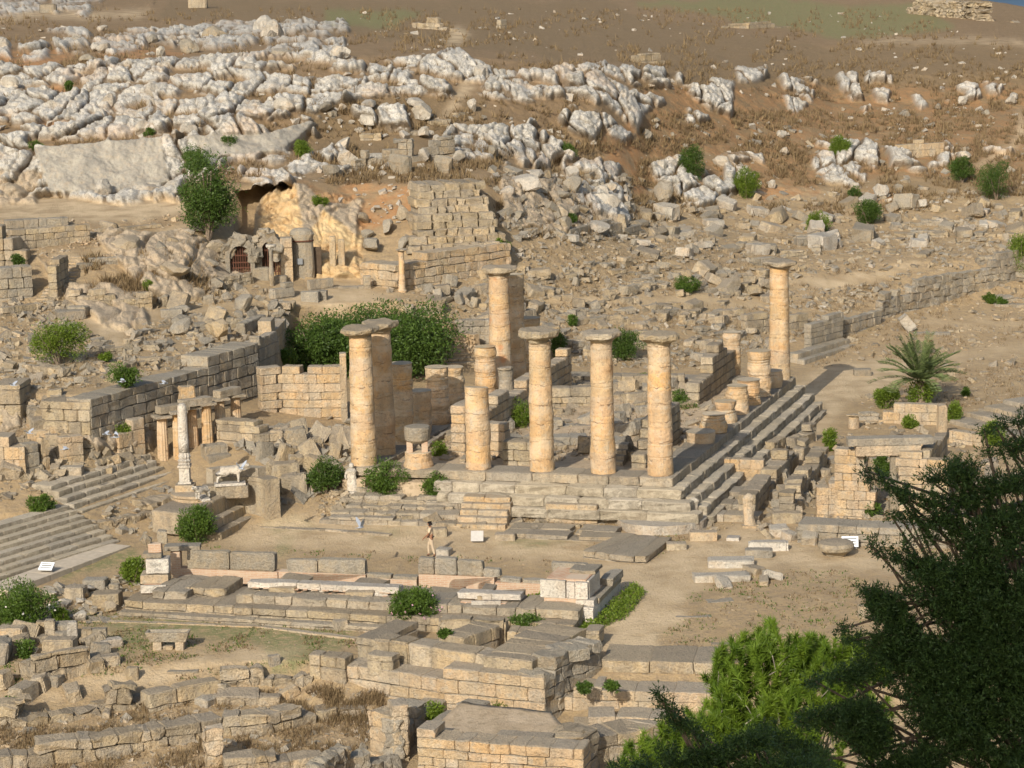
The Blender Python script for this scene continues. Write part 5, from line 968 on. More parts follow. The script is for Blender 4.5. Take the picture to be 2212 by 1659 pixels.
f('rear_course', [(1094, 1392, 34), (1195, 1396, 34), (1296, 1400, 38)], z=-2.7, mat=M_STONE, t=1.0, course=.5, blen=1.1, rag=.1)
f('inner_ledge', [(905, 1398, 24), (985, 1404, 24)], z=-2.65, mat=M_STONE, t=.8, course=.5, blen=1.3, rag=.6, nz=.08)
f('left_block', [(793, 1440, 28), (848, 1446, 28)], z=-2.75, mat=M_STONE, t=.7, course=.6, blen=1.2, rag=0)
f('end_block', [(668, 1460, 40), (692, 1462, 40), (746, 1468, 48)], z=-3.4, mat=M_STONE, t=.8, course=.9, blen=1.0, rag=0)
f('right_top', [(1150, 1470, 40), (1215, 1425, 40), (1270, 1398, 38)], z=-2.7, mat=M_STONE, t=2.2, course=.6, blen=1.4, rag=.1)
ground_patch('compartment_floor', [atZ(790, 1412, -2.9), atZ(1160, 1456, -2.9), atZ(1280, 1392, -2.9), atZ(915, 1370, -2.9)], -2.85, M_SOIL, parent=fb, skirt=.8)
block(1240, 1424, .95, 1.1, .5, 25, 'smooth grey topped block lying on the right corner of the foreground building', mat=M_STONEG, z=-2.2, nz=.01, rough=.1)
# lower pale building
lb_ = thing('lower_building', G(1050, 1690), 'pale walled ruin at the bottom edge with thick rough wall tops', 'building')
f = lambda nm, pts, **k: wall(nm, '', '', pts, parent=lb_, **k)
f('left_pier', [(798, 1640, 110), (850, 1655, 128), (885, 1652, 122)], mat=WA, t=1.0, course=.6, blen=1.3, rag=.1, nz=.06, rough=.7, z=-5.0)
f('pier_side', [(872, 1655, 100), (902, 1610, 84)], mat=SG, t=.8, course=.55, blen=.8, rag=.2, nz=.1, z=-5.0)
f('front_wall', [(904, 1730, 160), (1060, 1745, 140), (1262, 1760, 150)], mat=WA, t=1.2, course=.42, blen=1.0, rag=.15, nz=.03, z=-5.3)
f('diagonal_wall', [(903, 1615, 86), (985, 1560, 74), (1065, 1520, 50)], mat=SG, t=1.1, course=.55, blen=1.2, rag=.4, nz=.07, z=-4.9)
f('diagonal_wall', [(985, 1650, 92), (1060, 1600, 84)], mat=SG, t=1.1, course=.55, blen=1.2, rag=.4, nz=.07, z=-5.0)
ground_patch('inner_fill', [atZ(915, 1590, -3.1), atZ(1255, 1612, -3.1), atZ(1190, 1540, -3.1), atZ(1000, 1520, -3.1)], -3.05, M_SOIL, parent=lb_, skirt=1.0)
f('top_slab', [(1060, 1610, 10), (1180, 1618, 10)], mat=M_STONE, t=1.4, course=.3, blen=1.6, rag=0, z=-3.1)
f('rear_wall', [(1000, 1560, 50), (1120, 1572, 50)], mat=S_, t=.9, course=.55, blen=1.2, rag=.3, z=-4.9)
f('right_pier', [(1186, 1700, 120), (1262, 1712, 124), (1268, 1700, 120), (1300, 1660, 90)], mat=S_, t=1.4, course=.5, blen=.9, rag=.3, nz=.1, rough=.8, z=-5.2)
f('far_right_wall', [(1290, 1680, 90), (1400, 1660, 90), (1440, 1640, 80)], mat=S_, t=1.6, course=.5, blen=1.1, rag=.3, nz=.06, z=-5.2)
# ---------------------------------------------------------------- people, statues, animals: skinned skeletons
def skin_mesh(name, joints, edges, mat, loc, parent=None, sub=1, rot=0, root=0, smooth=True):
    """joints: (x, y, z, r) ; grown with Skin + Subdivision"""
    me = bpy.data.meshes.new(name); me.from_pydata([j[:3] for j in joints], edges, []); me.materials.append(mat)
    o = put(name, me, loc, parent, (0, 0, rot)); m = o.modifiers.new('Skin', 'SKIN'); m.use_smooth_shade = smooth
    for v, j in zip(me.skin_vertices[0].data, joints):
        r = j[3]; v.radius = r if isinstance(r, tuple) else (r, r)
    me.skin_vertices[0].data[root].use_root = True
    s = o.modifiers.new('Subdivision', 'SUBSURF'); s.levels = sub; s.render_levels = sub; return o
def person():
    P = G(932, 1202); t = thing('person', P, 'man in a beige short sleeved uniform shirt and trousers walking left across the forecourt', 'person')
    skin = plain_mat('tanned_skin', (.24, .12, .07), .6, .1, 9, 0); shirt = plain_mat('beige_shirt', (.50, .39, .27), .85, .08, 9, .2); tr = plain_mat('beige_trousers', (.44, .35, .25), .85, .08, 9, .2); hair = plain_mat('black_hair', (.012, .010, .010), .6, .2, 20, .3); shoe = plain_mat('dark_shoes', (.03, .02, .018), .4, .1, 9, 0)
    # x right in the picture, y away; he walks left and slightly away, back three quarters to us
    J = [(0, 0, .95, .13), (0, 0, 1.15, .125), (-.01, 0, 1.36, .13), (-.02, 0, 1.47, .062), (-.045, 0, 1.545, .07), (-.055, .0, 1.63, .092), (-.05, 0, 1.71, .075),      # 0-6 pelvis..crown
         (-.03, .18, 1.40, .06), (-.06, .25, 1.14, .043), (-.20, .24, .94, .032), (-.235, .24, .885, .034),                                                      # 7-10 far arm
         (.0, -.19, 1.40, .06), (-.07, -.27, 1.15, .045), (-.26, -.26, .99, .033), (-.31, -.26, .94, .035),                                                    # 11-14 near arm swung forward
         (-.02, .09, .88, .10), (-.16, .10, .50, .062), (-.13, .10, .10, .042), (-.24, .10, .03, .035),                                                        # 15-18 left leg forward
         (.02, -.09, .88, .10), (.09, -.09, .50, .062), (.20, -.09, .12, .042), (.12, -.09, .04, .035)]
    E_ = [(0, 1), (1, 2), (2, 3), (3, 4), (4, 5), (5, 6), (2, 7), (7, 8), (8, 9), (9, 10), (2, 11), (11, 12), (12, 13), (13, 14), (0, 15), (15, 16), (16, 17), (17, 18), (0, 19), (19, 20), (20, 21), (21, 22)]
    def hand(b, J, E_, s):
        x, y, z = J[b][:3]
        for k, (dy, L) in enumerate(((-.03, .07), (-.012, .08), (.008, .078), (.026, .06))):
            n = len(J); J += [(x-.02, y+dy, z-.03, .010), (x-.035, y+dy, z-.03-L*.5, .009), (x-.025, y+dy, z-.03-L, .007)]; E_ += [(b, n), (n, n+1), (n+1, n+2)]
        n = len(J); J += [(x-.035, y-.035*s, z-.005, .011), (x-.06, y-.045*s, z-.04, .009)]; E_ += [(b, n), (n, n+1)]
    hand(10, J, E_, -1); hand(14, J, E_, 1)
    rz = math.radians(-12)
    b = skin_mesh('body', J, E_, skin, (0, 0, 0), t, 2, rz)
    g = lambda a: [(x, y, z, r) for x, y, z, r in a]
    skin_mesh('shirt', g([(0, 0, .98, .15), (0, 0, 1.15, .145), (-.01, 0, 1.36, .155), (-.02, 0, 1.46, .08), (-.03, .185, 1.41, .078), (-.055, .235, 1.20, .066), (.0, -.195, 1.41, .078), (-.05, -.25, 1.20, .068)]), [(0, 1), (1, 2), (2, 3), (2, 4), (4, 5), (2, 6), (6, 7)], shirt, (0, 0, 0), t, 2, rz)
    skin_mesh('trousers', g([(0, 0, 1.0, .142), (-.0, 0, .92, .15), (-.02, .09, .86, .115), (-.16, .10, .50, .08), (-.14, .10, .10, .066), (.02, -.09, .86, .115), (.09, -.09, .50, .08), (.19, -.09, .12, .066)]), [(0, 1), (1, 2), (2, 3), (3, 4), (1, 5), (5, 6), (6, 7)], tr, (0, 0, 0), t, 2, rz)
    skin_mesh('hair', g([(-.03, 0, 1.645, .092), (-.045, 0, 1.71, .084), (-.012, 0, 1.60, .07)]), [(0, 1), (0, 2)], hair, (0, 0, 0), t, 2, rz)
    skin_mesh('shoe', g([(-.12, .10, .05, .05), (-.27, .10, .035, .04)]), [(0, 1)], shoe, (0, 0, 0), t, 1, rz); skin_mesh('shoe', g([(.21, -.09, .07, .05), (.09, -.09, .03, .04)]), [(0, 1)], shoe, (0, 0, 0), t, 1, rz)
    fm = Blocks(); c_, s_ = math.cos(rz), math.sin(rz)
    for x, y, z, hx, hy, hz in ((-.15, 0, 1.62, .018, .014, .02), (-.128, .035, 1.655, .006, .012, .006), (-.128, -.035, 1.655, .006, .012, .006), (-.135, 0, 1.585, .006, .022, .005)): fm.add(P+[x*c_-y*s_, x*s_+y*c_, z], (hx, hy, hz), rotm(0, 0, rz), 0)
    fm.build('face', skin, t, tpl=TB3); fm = Blocks(); fm.add(P+[0, 0, .99], (.15, .15, .02), rotm(0, 0, rz), 0, None, .5); fm.build('belt', shoe, t)
person()
def quad_statue(P, s, rot, label, ram=False):
    t = thing('animal_statue', P, label, 'statue', rz=rot)
    J = [(0, 0, .52, .17), (.28, 0, .52, .18), (.52, 0, .55, .19), (.72, 0, .66, .13), (.88, 0, .72, .11), (1.02, 0, .68, .075), (-.26, 0, .53, .16)]
    E_ = [(0, 1), (1, 2), (2, 3), (3, 4), (4, 5), (0, 6)]
    for (bx, by, k) in ((6, .1, 0), (6, -.1, 0), (2, .1, 1), (2, -.1, 1)):
        n = len(J); x = J[bx][0]
        if k == 0: J += [(x-.02, by, .40, .10), (x+.05, by, .28, .06), (x-.04, by, .16, .045), (x-.02, by, .02, .05)]
        else: J += [(x+.02, by, .38, .085), (x+.03, by, .22, .055), (x+.02, by, .10, .045), (x+.05, by, .02, .05)]
        E_ += [(bx, n), (n, n+1), (n+1, n+2), (n+2, n+3)]
    o = skin_mesh('body', [(a*s, b*s, c*s, r*s) for a, b, c, r in J], E_, M_MARBLE, (0, 0, 0), t, 2)
    if ram:
        o2 = skin_mesh('horns', [(a*s, b*s, c*s, r*s) for a, b, c, r in [(.84, .1, .78, .05), (.76, .15, .76, .045), (.78, .16, .66, .03), (.84, -.1, .78, .05), (.76, -.15, .76, .045), (.78, -.16, .66, .03)]], [(0, 1), (1, 2), (3, 4), (4, 5), (0, 3)], M_MARBLE, (0, 0, 0), t, 1)
    B = Blocks(); B.add(P+np.array(rotm(0, 0, rot) @ np.array([.2*s, 0, -.05])), (.62*s, .24*s, .07), rotm(0, 0, rot), .015, None, .2); B.build('plinth_slab', M_MARBLE, t)
    return t
quad_statue(atZ(486, 1043, -.05)+[0, 0, .0], 1.28, math.radians(4), 'pale bull statue standing on the curved bench, looking right', False)
quad_statue(atZ(441, 1078, -.60)+[0, .2, .02], .92, math.radians(-125), 'white headed lion statue on the rounded pedestal, facing the camera', True)
pb = thing('statue_block', atZ(486, 1047, -.15), 'long curved block carrying the pale bull statue', 'stone block'); B = Blocks(); B.add(np.array(pb.location)+[0, .1, -.35], (1.2, .35, .33), None, .02, None, .15); B.build('block', M_STONE, pb)
def draped(name, P, h, w, label, mat, seed=0, arm=True, head=False, d=.62):
    n, m = 36, 30; V = []
    for i in range(n):
        z = i/(n-1); r = np.interp(z, [0, .04, .3, .55, .72, .86, .95, 1.0], [.95, 1.0, .88, .82, .80, 1.0, .62, .25])
        for j in range(m):
            a = 2*math.pi*j/m; f = 1+.055*math.sin(a*7+z*3+seed)*(1 if z < .62 else .3)+.04*math.sin(a*3-z*9+seed)*(1-z)
            V.append((r*f*w/2*math.cos(a)+.05*w*math.sin(z*4+seed), r*f*w/2*d*math.sin(a), z*h))
    V = np.array(V); V[:, :2] += np.stack([vnoise(V*4+seed, 3), vnoise(V*4+seed+5, 4)], -1)*.03
    i = np.arange(n*m).reshape(n, m); j = np.roll(i, -1, 1); F = [np.stack([i[:-1], j[:-1], j[1:], i[1:]], -1).reshape(-1, 4), i[-1:], i[:1, ::-1]]
    t = thing(name, P, label, 'statue'); put('torso', mesh_np('torso', V, F, mat, True), (0, 0, 0), t)
    B = Blocks(); B.add(np.array(P)+[0, 0, .02], (w*.6, w*.45, .09), None, .03, None, .3); B.build('statue_base', mat, t)
    if arm: skin_mesh('arm', [(-w*.42, -.02, h*.84, w*.13), (-w*.55, -.05, h*.64, w*.10), (-w*.42, -w*.28, h*.55, w*.08)], [(0, 1), (1, 2)], mat, (0, 0, 0), t, 1)
    if head: V, F = lathe([(.05, 0), (.11, .05), (.13, .14), (.10, .24), (.03, .28)], 16, .02, 3); put('worn_head', mesh_np('worn_head', V, F, mat, True), (0, 0, h*.97), t)
    return t
Pq = G(761, 1064); draped('draped_statue', Pq, 1.36, .62, 'white marble draped statue with a broken head, left of the two temple front bushes', M_MARBLE, 1, True, True)
Pq = G(1497, 1131); draped('headless_statue', Pq, 1.36, .60, 'white grey headless statue leaning before the ledges at the right temple corner', M_KARST, 4, True)
Pq = G(1618, 1138); draped('draped_statue', Pq, 1.72, .60, 'tall brown headless draped statue standing beside the room with shaded walls', M_WARM, 8, False)
# ---------------------------------------------------------------- stone trough on legs
tr = thing('stone_trough', G(365, 1402), 'long grey stone trough resting on two orange stone feet on the open ground', 'trough', rz=math.radians(-4)); Pt = np.array(tr.location)
prof = [(-.80, .62), (.80, .62), (.84, .64), (.98, 1.08), (-1.0, 1.08), (-.84, .64)]
def trough():
    o = [(-.78, .0), (.78, .0), (.94, .44), (-.96, .44)]; V = []; F = []
    y0, y1 = -.28, .28
    bl, bw = .78, .22; tl, tw = .95, .32; th = .09
    ring = lambda hx, hy, z: [(-hx, -hy, z), (hx, -hy, z), (hx, hy, z), (-hx, hy, z)]
    V = ring(bl, bw, .38)+ring(tl, tw, .82)+ring(tl-th, tw-th, .82)+ring(bl-.1, bw-.1, .52)
    F = [[3, 2, 1, 0]]+[[a, (a+1) % 4, (a+1) % 4+4, a+4] for a in range(4)]+[[a+4, (a+1) % 4+4, (a+1) % 4+8, a+8] for a in range(4)]+[[a+8, (a+1) % 4+8, (a+1) % 4+12, a+12] for a in range(4)]+[[12, 13, 14, 15]]
    V = np.array(V, float); V += np.stack([vnoise(V*3+7*k, k) for k in range(3)], -1)*.025; return mesh_np('basin', V, np.array(F), M_STONEG, False)
put('basin', trough(), (0, 0, 0), tr)
for sx in (-.48, .50):
    V, F, r = Blocks().add((sx, 0, .17), (.19, .2, .22), None, .02, None, .1).arrays(); put('stone_foot', mesh_np('stone_foot', V, F, M_WARM), (0, 0, 0), tr)
block(362, 1403, .45, .3, .22, 0, 'small flat block lying under the stone trough', mat=M_WARM)
# ---------------------------------------------------------------- information signs
M_SIGN = plain_mat('white_sign', (.70, .72, .74), .6, .04, 3, 0); M_POST = plain_mat('sign_foot', (.42, .40, .37), .8, .1, 6, .1)
def sign(u, v, w, h, label, rot, lean=.5, mat=M_SIGN, lines=3, z=None, hf=.25):
    P = atZ(u, v, z) if z is not None else G(u, v); t = thing('information_sign', P, label, 'sign', rz=math.radians(rot))
    V, F, r = Blocks().add((0, 0, 0), (w/2, .03, h/2), rotm(-lean, 0, 0), 0, None, 0).arrays(TB2); put('panel', mesh_np('panel', V, F, mat), (0, 0, hf+h/2*math.cos(lean)), t)
    V, F, r = Blocks().add((0, h*.25, (hf+h*.4)/2), (w/2-.06, h*.22, (hf+h*.4)/2), None, 0, None, 0).arrays(TB2); put('foot', mesh_np('foot', V, F, M_POST), (0, 0, 0), t)
    for k in range(lines):
        zz = (.28-.25*k)*h; V, F, r = Blocks().add((0, 0, 0), (w*(.40-.05*(k % 2)), .002, h*.035), rotm(-lean, 0, 0), 0, None, 0).arrays(TB2)
        put('text_line', mesh_np('text_line', V, F, M_INKD), (0, -.034*math.cos(lean)+zz*math.sin(lean), hf+h/2*math.cos(lean)+zz*math.cos(lean)+.034*math.sin(lean)), t)
sign(1836, 1186, .80, .52, 'white information sign leaning before the moulded podium wall', -4, .35, hf=.12); sign(1031, 1172, .62, .55, 'blank grey tilted sign slab on the forecourt right of the walking man', -3, .6, M_POST, 0, hf=.1)
sign(101, 1232, .70, .50, 'small white sign lying on the pavement strip at the foot of the left stairs', -15, 1.0, z=-2.25, hf=.06)
# ---------------------------------------------------------------- pigeons in flight
M_PIG = plain_mat('pigeon_feathers', (.34, .37, .42), .7, .3, 30, 0)
def pigeon(u, v, Y, rz, label, up=.6):
    P = atY(u, v, Y); t = thing('pigeon', P, label, 'bird', rz=rz)
    V, F = lathe([(.0, -.17), (.03, -.14), (.06, -.03), (.055, .05), (.035, .10), (.036, .13), (.012, .17)], 10, 0, 0, close=False); V = V[:, [2, 1, 0]]; put('body', mesh_np('body', V, F, M_PIG, True), (0, 0, 0), t)
    for s in (-1, 1):
        W = np.array([(.09, .03*s, .02), (-.05, .03*s, .02), (-.10, .22*s, .02+.2*up), (-.06, .34*s, .02+.34*up), (.03, .30*s, .02+.30*up), (.10, .17*s, .02+.16*up)]); W2 = W-[0, 0, .008]
        k = len(W); F = [np.array([list(range(k))]), np.array([list(range(2*k-1, k-1, -1))]), np.array([[a, a+k, (a+1) % k+k, (a+1) % k] for a in range(k)])]
        put('wing', mesh_np('wing', np.concatenate([W, W2]), F, M_PIG), (0, 0, 0), t)
    T = np.array([(-.14, -.02, 0), (-.14, .02, 0), (-.27, .06, 0), (-.27, -.06, 0)]); T = np.concatenate([T, T-[0, 0, .01]]); put('tail', mesh_np('tail', T, np.array([[0, 1, 2, 3], [7, 6, 5, 4], [0, 4, 5, 1], [1, 5, 6, 2], [2, 6, 7, 3], [3, 7, 4, 0]]), M_PIG), (0, 0, 0), t)
for u, v, Y, rz, lb, up in ((521, 1012, 121, 2.4, 'pigeon flying in front of the bull statue', 1.0), (790-11, 1143-4, 117, .6, 'pigeon with raised wings over the forecourt left of the man', 1.3), (265, 824, 128, .2, 'pigeon gliding before the shrub on the retaining wall', .3), (356, 828, 127, .4, 'pigeon flying in front of the middle of the grey retaining wall', .3),
        (62, 935, 124, 2.6, 'pigeon gliding near the left walls above the stair flight', .5), (228, 938, 124, 2.9, 'pigeon in front of the rubble between the pale left walls', .3), (251, 944, 123, .1, 'pigeon with spread wings before the pink rendered wall', .6), (28, 832, 130, 2.7, 'pigeon above the dark hollow block wall at the left edge', .5), (142, 970, 122, .3, 'small white pigeon among the pale pillars at the left', .2)): pigeon(u, v, Y, rz, lb, up)
# ---------------------------------------------------------------- remarkable single blocks
for u, v, w, d, h, r, lb, kw in (
    (155, 1031, 1.15, .6, .62, -6, 'solitary smooth cut block at the head of the upper stair flight', dict(mat=SG, rough=.12, nz=.015)),
    (127, 782, 1.25, .5, .55, 3, 'pale lichen white slab set under the large shrub at the left', dict(mat=M_KARST)),
    (150, 690, 1.7, 1.2, .6, 20, 'large flat grey slab at the foot of the rock-cut stairway', dict(mat=SG)), (168, 685, 1.2, .8, .7, -12, 'grey squared block beside the large flat slab below the stairway', dict(mat=SG)),
    (386, 672, 1.2, .5, 1.25, -24, 'big leaning slab on the slope right of the overgrown mound', dict(mat=M_STONE, tilt=(-25, 10))), (370, 687, 1.3, .5, .6, 12, 'long smooth block lying in front of the leaning slab', dict(mat=SG, rough=.15)),
    (466, 706, 1.2, .6, 1.2, -20, 'tilted greyish slab standing in the boulder field above the retaining wall', dict(mat=M_STONE, tilt=(-28, 14))), (670, 652, 1.15, .6, .72, -6, 'first of two cut blocks on the pale pavement before the caves, larger', dict(mat=SG, rough=.1, nz=.01)), (697, 648, .6, .6, .66, -6, 'second of two cut blocks on the pale pavement before the caves, smaller', dict(mat=SG, rough=.1, nz=.01)),
    (564, 606, 1.1, .8, .9, 0, 'big cubic grey block left of the slim grey column', dict(mat=SG)), (606, 612, .8, .6, .55, 0, 'smaller grey block right of the foot of the slim grey column', dict(mat=SG)), (610, 668, .95, .8, .5, 15, 'smooth pale squared block beside the path before the caves', dict(mat=M_WARM)),
    (1222, 522, .45, 2.3, .5, 48, 'long pale tilted slab sliding down the boulder slope', dict(mat=M_KARST, tilt=(0, 0))), (1961, 716, .75, .75, 1.25, 0, 'fallen pale column drum leaning by the terrace wall', dict(mat=M_KARST, tilt=(0, -38), rough=1.2)), (1864, 812, 1.15, .7, .5, 0, 'isolated flat topped grey block on the open ground left of the palm', dict(mat=SG)),
    (958, 1202, .7, .7, .42, -18, 'lichen speckled block with a pale front just right of the walking man', dict(mat=M_KARST)), (944, 1160, 1.0, .5, .5, -4, 'worn block behind the walking man', dict(mat=M_STONE)), (1092, 1168, 1.0, .6, .4, -5, 'low pale block on the forecourt edge right of the grey sign', dict(mat=M_STONE)),
    (1585, 1168, .62, .62, .22, -12, 'square white slab with a hole in the middle on the forecourt', dict(mat=M_MARBLE, nz=.005, rough=.05)), (1520, 1168, 1.35, .6, .5, -3, 'carved frieze block with grooves lying right of the paved platform', dict(mat=M_WARM, rough=.08, nz=.01)), (1462, 1188, 1.0, .6, .38, -3, 'plain block lying left of the carved frieze block', dict(mat=M_STONE)),
    (1660, 1190, 1.9, .55, .5, -3, 'white fluted marble fragment lying on the forecourt', dict(mat=M_MARBLE, rough=.9)), (1640, 1205, 1.3, .7, .45, -6, 'grey block lying in front of the white fluted fragment', dict(mat=SG)),
    (1580, 1226, 2.2, .9, .42, -3, 'long white grey topped block of the isolated foundation on the open ground', dict(mat=M_KARST)), (1560, 1256, 2.6, .8, .35, 2, 'lower rough block course of the isolated foundation on the open ground', dict(mat=M_KARST, nz=.08)),
    (157, 1392, .42, .3, 1.05, 4, 'tall white standing stele at the lower left', dict(mat=M_KARST)), (216, 1394, .6, .35, .82, 0, 'grey upright slab right of the white stele', dict(mat=SG, rough=.1)), (109, 1385, .45, .4, 1.0, 0, 'brown rounded standing stone left of the white stele', dict(mat=M_STONE, rough=1)), (90, 1378, .4, .35, .8, 0, 'slender standing stone behind the rounded one at the lower left', dict(mat=M_STONE)), (134, 1386, .6, .4, .5, 0, 'low grey block between the standing stones', dict(mat=SG)), (188, 1392, .5, .4, .75, 8, 'pair mate stone between the white stele and the grey slab', dict(mat=M_STONE, rough=1.)),
    (22, 1400, 1.2, .8, .95, -4, 'big block with an orange lichen top at the left edge', dict(mat=M_WARM)), (128, 1420, 1.35, .8, .85, -8, 'large brown block lying on the angled stack', dict(mat=M_STONE)), (232, 1440, 1.0, .6, .5, 15, 'low block right of the angled stack', dict(mat=M_STONE)), (238, 1398, 1.0, .5, .4, 22, 'flat lichen slab beyond the grey upright slab', dict(mat=M_KARST)),
    (231, 1312, 1.25, .9, .72, -6, 'big box shaped block left of the long altar', dict(mat=M_STONE, rough=.15)), (205, 1272, 1.1, .9, .5, -4, 'open box stone behind the big block left of the long altar', dict(mat=SG)), (163, 1296, .9, .8, .66, -10, 'squared block beside the rubble heap left of the long altar', dict(mat=M_STONE)), (247, 1284, .45, .4, .55, 0, 'small block between the boxes and the altar corner', dict(mat=SG)),
    (286, 1470, .5, .3, .62, 0, 'small upright slab beside the path in the left foreground', dict(mat=M_STONE)), (592, 1438, .5, .3, .52, 20, 'small grey upright stone on the open ground left of the foreground building', dict(mat=SG)), (395, 1452, 1.3, .5, .12, 0, 'thin flat stone embedded in the path', dict(mat=SG)),
    (512, 1522, 1.75, .9, .55, 4, 'large dark fallen slab in the sunken foreground court', dict(mat=M_STONE, tilt=(12, 3))), (581, 1524, .95, .7, .45, -4, 'smaller fallen slab right of the large dark one', dict(mat=M_STONE)), (622, 1508, .9, .45, .42, 22, 'pale fluted fragment tilted in the sunken foreground court', dict(mat=M_WARM, tilt=(0, -25))),
    (760, 1352, .9, .4, .35, -8, 'pale bone coloured block next to the oleander bush', dict(mat=M_MARBLE, rough=.8)), (735, 1362, .6, .5, .5, 20, 'dark cubic stone next to the pale block by the oleander', dict(mat=M_STONE)), (1165, 1348, 1.1, .5, .25, 10, 'grey slab lying in the green creeper before the altar', dict(mat=SG)), (1222, 1345, .9, .5, .3, 40, 'narrow grey slab in the green creeper near the white corner', dict(mat=SG)),
    (1500, 1332, 1.6, .8, .08, -6, 'flat rectangular slab frame flush with the ground on the open field', dict(mat=SG)), (1555, 1300, 1.2, .6, .08, 8, 'second flush slab beyond the slab frame on the open field', dict(mat=SG)), (1570, 1392, 1.3, .6, .08, -4, 'flat pale stone flush with the ground near the pine', dict(mat=M_STONE)), (1715, 1460, 1.0, .5, .35, 0, 'low block at the field edge left of the dark conifer', dict(mat=M_STONE)), (1868, 1335, .55, .4, .62, 0, 'upright block at the edge of the dark conifer', dict(mat=M_STONE)),
    (1455, 1112, 1.3, .5, .22, -30, 'curved white rim stone on the round stone platform', dict(mat=M_KARST)), (1404, 1130, 1.1, .6, .3, 30, 'flat slab leaning on the round stone platform', dict(mat=SG)), (480, 1070, .5, .5, .9, 0, 'yellowish upright block at the right of the curved bench', dict(mat=M_WARM)),
    (1780, 1172, 1.6, .9, .2, 0, 'thin rubble slabs before the moulded podium', dict(mat=M_KARST, nz=.08)), (1700, 1130, 1.5, .6, .6, 0, 'long worn block closing the gap left of the moulded podium', dict(mat=M_STONE)), (1690, 1160, .9, .5, .35, -6, 'small rough white block beside the moulded podium', dict(mat=M_KARST)),
    (103, 28, 1.9, 1.2, 1.1, 0, 'short cylinder shaped stone on the top left path', dict(mat=M_STONEG, rough=1.3)), (427, 18, 2.3, 1.5, 1.9, 0, 'squared rock-cut tomb block at the upper edge of the picture', dict(mat=M_STONE))): block(u, v, w, d, h, r, lb, **kw)
# round stone platform (apse) right of the forecourt
t = thing('round_platform', atZ(1425, 1150, -2.25), 'low rounded stone platform edged with white lichen blocks at the right of the forecourt', 'platform')
V, F = lathe([(.1, -.3), (1.95, -.3), (1.98, .42), (.1, .45)], 28, .03, 6); put('platform_body', mesh_np('platform_body', V*[1.15, 1, 1], F, M_KARST), (.2, 1.5, 0), t)
V, F = lathe([(1.0, .40), (1.05, .60), (1.35, .62), (1.4, .40)], 28, .05, 7, close=False); put('rim', mesh_np('rim', V*[1.1, .9, 1], F, M_STEP), (.3, 2.0, 0), t)
# big round weathered stone
t = G(1806, 1200); V, F = lathe([(.05, -.05), (.42, -.02), (.50, .12), (.80, .32), (.86, .5), (.80, .66), (.5, .74), (.05, .76)], 26, .10, 9)
o = put('round_stone', mesh_np('round_stone', V, F, M_STONE, False), t); tag(o, 'big round weathered drum on a narrow neck at the right of the forecourt', 'stone')
# temple foundation filling the gap under the steps
B = Blocks(); tblocks(B, -.6, TW+.6, -2.2, -1.2, -2.5, -1.38, 2.0, 'a', .05); B.build('foundation', M_STEP, tp); B = Blocks(); tblocks(B, -.9, TW+.9, -1.2, TL, -2.5, -.5, 2.6, 'a', .03); B.build('rubble_core', M_SOIL, tp)
# ---------------------------------------------------------------- plants
def leaf_quads(C, N, size, rg, up=.35, aspect=.5, rnd=None):
    """leaf rhombs at C (n,3) with outward directions N"""
    n = len(C); A = rg.normal(size=(n, 3)); A[:, 2] += up; A += N*.9; A /= np.linalg.norm(A, axis=1)[:, None]
    T = np.cross(A, rg.normal(size=(n, 3))); T /= np.linalg.norm(T, axis=1)[:, None]+1e-9
    s = size*rg.uniform(.6, 1.3, n)[:, None]
    V = np.stack([C, C+A*s*.5+T*s*aspect*.5, C+A*s, C+A*s*.5-T*s*aspect*.5], 1).reshape(-1, 3); F = np.arange(4*n).reshape(n, 4)
    return V, F, np.repeat(rg.random(n) if rnd is None else rnd, 4)
def foliage(w, d, h, n, size, seed, style='bush', lobes=13, ragged=.14):
    rg = np.random.default_rng(seed)
    if style == 'spray':       # upright bush with vertical shoots
        L = rg.normal(size=(lobes*3, 3)); L /= np.linalg.norm(L, axis=1)[:, None]; c = L*[w*.33, d*.33, h*.36]*rg.uniform(.6, 1.1, (len(L), 1))+[0, 0, h*.45]; r = rg.uniform(.12, .22, len(c))*(w+h)/2
    else:
        L = rg.normal(size=(lobes, 3)); L /= np.linalg.norm(L, axis=1)[:, None]; c = L*np.array([w*.29, d*.29, h*.25])+[0, 0, h*.48]; r = rg.uniform(.13, .30, lobes)*(w+h)/2; c = c*rg.uniform(.75, 1.25, (lobes, 1))
        c = np.concatenate([c, [[0, 0, h*.42]]]); r = np.append(r, .27*(w+h)/2)
    k = rg.integers(0, len(c), n); D = rg.normal(size=(n, 3)); D /= np.linalg.norm(D, axis=1)[:, None]
    rad = np.where(rg.random(n) < ragged, rg.uniform(.9, 1.32, n), rg.uniform(.3, 1.0, n)**.5); P = c[k]+D*(r[k]*rad)[:, None]*np.array([1, 1, .85]); P[:, 2] = np.clip(P[:, 2], .02*h, None)
    o = (P-[0, 0, h*.45])/[w/2, d/2, h/2]; P = P*1.0
    rnd = np.clip(rg.random(n)*.6+.5*(vnoise(P*2.5, seed)*.5+.5)*1.0-.1, 0, 1)
    return leaf_quads(P, D, size, rg, .5 if style == 'spray' else .1, .42 if style != 'grass' else .1, rnd)
